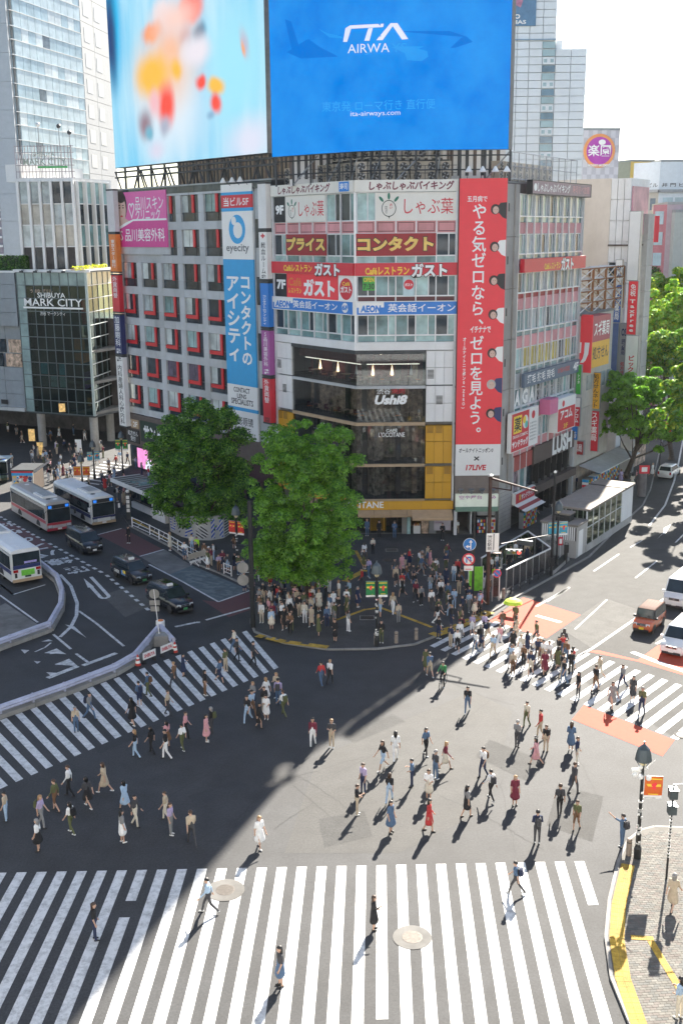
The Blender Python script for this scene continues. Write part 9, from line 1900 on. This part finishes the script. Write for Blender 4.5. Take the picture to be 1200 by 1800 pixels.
# umbrella over the group on the right crosswalk
t, M, h = person(G(905, 1100), 2.5, 'phone', 'lk', 'olive', 'brown', 'brown-haired', 'long', 'person holding the lime umbrella on the salmon road paint'); pu = M @ MT((.1, .3, 0)); t = thing('umbrella', 'open lime yellow umbrella held above the salmon road paint', 'umbrella', pu @ MT((0, 0, 1.2))); b = MB(); UMB = mat('umbrella_lime', (.55, .70, .05), .7, var=.08); vs = [(0, 0, 2.2)]
for k, (r, z) in enumerate(((.3, 2.15), (.55, 2.02), (.72, 1.82))): vs += [(r*cos(2*pi*i/16)*(1 if i % 2 == 0 or k < 2 else .94), r*sin(2*pi*i/16)*(1 if i % 2 == 0 or k < 2 else .94), z) for i in range(16)]
b.add(vs, [(0, 1+i, 1+(i+1) % 16) for i in range(16)]+[(1+k*16+i, 1+(k+1)*16+i, 1+(k+1)*16+(i+1) % 16, 1+k*16+(i+1) % 16) for k in range(2) for i in range(16)], UMB); obj('canopy', b, t, pu); b = MB(); b.tube((0, 0, 1.15), (0, 0, 2.25), .012, .012, CHROME, 6); obj('shaft', b, t, pu); b = MB(); b.tube((0, 0, 1.1), (0, 0, 1.25), .02, .02, PLAST, 6); obj('handle', b, t, pu)
# --- crowds
crowd(scatter([(452, 1060), (540, 1035), (625, 1040), (640, 1078), (585, 1100), (520, 1120), (455, 1105)], 46, .62, 1), 'below the bright green tree', 'people waiting below the bright green tree', S_+['slow'], .12, [pi, 2.6, -2.6], .5)
crowd(scatter([(690, 1010), (740, 985), (800, 1010), (850, 1075), (790, 1108), (735, 1085), (700, 1050)], 44, .68, 2), 'right of the green banners', 'people waiting right of the lamp', W_+S_, .12, [pi, 2.3, -2.4], .6)
crowd([(636, 1035), (648, 1015), (690, 1080), (700, 1095), (640, 1000), (715, 1025), (668, 1085), (612, 1110), (560, 1118), (655, 975), (712, 1003), (737, 1000), (785, 985), (640, 985)], 'before the yellow shop', 'people walking on the plaza', W_, .12)
def C(poly, n, mind, seed, *a): crowd(scatter(poly, n, mind, seed), *a)
C([(752, 1128), (868, 1096), (950, 1130), (1030, 1160), (1000, 1205), (900, 1185), (800, 1145)], 34, .8, 31, 'on the right crosswalk', 'people on the right crosswalk', W_, 0, [2.4, -.75, 2.7], .4)
C([(1030, 1180), (1150, 1240), (1120, 1270), (1000, 1220)], 7, 1.5, 32, 'at the right crosswalk end', 'people on the right crosswalk', W_, 0, [2.4, -.75], .4)
C([(420, 1250), (505, 1220), (500, 1265), (450, 1290)], 10, .7, 33, 'clustered in the building shadow', 'people crossing the junction', W_, 0, [pi, .2, 2.8], .5)
crowd([(565, 1205), (580, 1202), (755, 1190), (748, 1180), (550, 1312), (583, 1314)], 'in the junction shadow', 'people crossing the junction', W_, 0, [pi, .2, 2.8], .5)
C([(610, 1420), (720, 1300), (860, 1330), (880, 1400), (760, 1480), (660, 1480)], 15, 1.2, 34, 'on the sunlit asphalt, left part', 'people crossing the junction', W_, 0, [1.4, -1.6, 2.8, .2], .6)
C([(900, 1260), (1000, 1270), (1050, 1370), (1040, 1470), (920, 1490), (900, 1400)], 12, 1.2, 35, 'on the sunlit asphalt, right part', 'people crossing the junction', W_, 0, [1.4, -1.6, 2.8, .2], .6)
C([(230, 1330), (370, 1280), (380, 1300), (300, 1340)], 8, .9, 36, 'below the left crosswalk', 'people crossing the junction', W_, 0, [1.5, -1.5, 1.2], .4)
C([(0, 1430), (120, 1380), (270, 1400), (350, 1490), (200, 1490), (20, 1500)], 14, 1.2, 37, 'above the near crosswalk', 'people crossing the junction', W_, 0, [1.5, -1.5, 1.2], .4)
C([(30, 1570), (1000, 1555), (1010, 1640), (840, 1740), (150, 1740)], 5, 4., 38, 'on the near crosswalk', 'people on the near crosswalk', W_, 0, [1.5, -1.6], .3)
C([(60, 1300), (240, 1220), (400, 1140), (480, 1160), (350, 1240), (120, 1320)], 14, 1.5, 39, 'on the left crosswalk', 'people on the left crosswalk', W_, 0, [1.3, -1.8], .4)
crowd([(300, 968), (325, 985), (345, 985), (366, 1000), (372, 995), (385, 1005), (392, 1000), (401, 1006), (413, 1003), (420, 1010), (428, 1015), (360, 985), (338, 970), (376, 985), (455, 1022), (475, 1030), (500, 1040), (430, 1040), (445, 1052), (395, 935), (412, 965)], 'behind the white barrier', 'people waiting under the dark tree', S_, .12, [pi, 2.5], .6)
crowd([(862, 1012), (872, 1006), (880, 1000), (888, 993), (896, 990), (905, 985), (914, 980), (925, 985), (935, 975), (945, 980), (893, 1002), (850, 1035), (858, 1040)], 'inside the queue fence', 'people queueing inside the panel fence', S_, .12, [.6, -2.5, 2.2], .5, ['white', 'white', 'black', 'navy', 'beige', 'grey'])
person(G(936, 972, .12), 2.5, 'stand', 'lp', 'lime', 'navy', 'grey-haired', 'cap', 'guard in a lime safety vest at the far end of the queue fence'); person(G(868, 1030, .12), 2.5, 'stand', 'lp', 'lime', 'black', 'black-haired', 'cap', 'guard in a lime safety vest beside the brown traffic pole'); person(G(347, 975, .12), 2.8, 'stand', 'lp', 'lime', 'black', 'black-haired', 'short', 'guard in a lime vest below the mural wall'); person(G(368, 993, .12), 2.9, 'stand', 'lp', 'navy', 'black', 'grey-haired', 'cap', 'officer in navy with a white cap beside the cream barrier board', cap=CL['white']); person(G(842, 1075, .12), 2.9, 'sit', 'sp', 'red', 'black', 'black-haired', 'short', 'person in a red top crouching at the foot of the brown traffic pole'); person(G(820, 1055, .12), 2.2, 'phone', 'lp', 'black', 'black', 'fair-haired', 'short', 'person in black with a white mask left of the arrow sign pole')
crowd([(960, 885), (965, 880), (1010, 862), (940, 905), (930, 890), (915, 912), (985, 860), (1000, 850), (1065, 838), (1072, 835), (1058, 845), (1035, 848), (1110, 858), (1118, 850), (1130, 845), (1145, 838), (1090, 850), (1080, 828), (1020, 840)], 'by the right street shops', 'people on the right pavement', W_+S_, .12, [.6, -2.6], .4)
crowd([(1180, 1600), (1192, 1790)], 'on the near brick corner', 'people on the near corner', W_+S_, .12)
crowd(scatter([(5, 830), (60, 800), (125, 790), (160, 810), (130, 845), (85, 860), (75, 815), (20, 815)], 34, .7, 5), 'before the mall columns', 'people before the mall', W_+S_, 0, None)
crowd(scatter([(155, 862), (180, 840), (225, 850), (235, 878), (212, 900), (200, 880)], 16, .7, 6), 'beside the bus shelter', 'people by the bus stop', W_+S_, 0, None)
crowd([(205, 822), (212, 815), (182, 805), (225, 818), (240, 825), (172, 815), (178, 792), (250, 838), (262, 845), (192, 828)], 'near the pink screen', 'people in the side street', W_+S_, 0, None)
crowd([(15, 760), (30, 765), (40, 778), (90, 775), (105, 770), (130, 765), (150, 775), (80, 765)], 'in the mall passage', 'people in the mall passage', W_, 0, None)
hz = bpy.data.materials.new('haze_air'); hz.use_nodes = True; n_ = hz.node_tree.nodes; n_.clear(); o_ = n_.new('ShaderNodeOutputMaterial'); v_ = n_.new('ShaderNodeVolumePrincipled'); v_.inputs['Color'].default_value = (.92, .95, 1, 1); v_.inputs['Density'].default_value = .00005; v_.inputs['Anisotropy'].default_value = .35; hz.node_tree.links.new(v_.outputs[0], o_.inputs['Volume'])
b = MB(); b.box(-310, 310, -70, 420, -1.2, 74, hz); obj('haze', b, None, I4, kind='stuff')
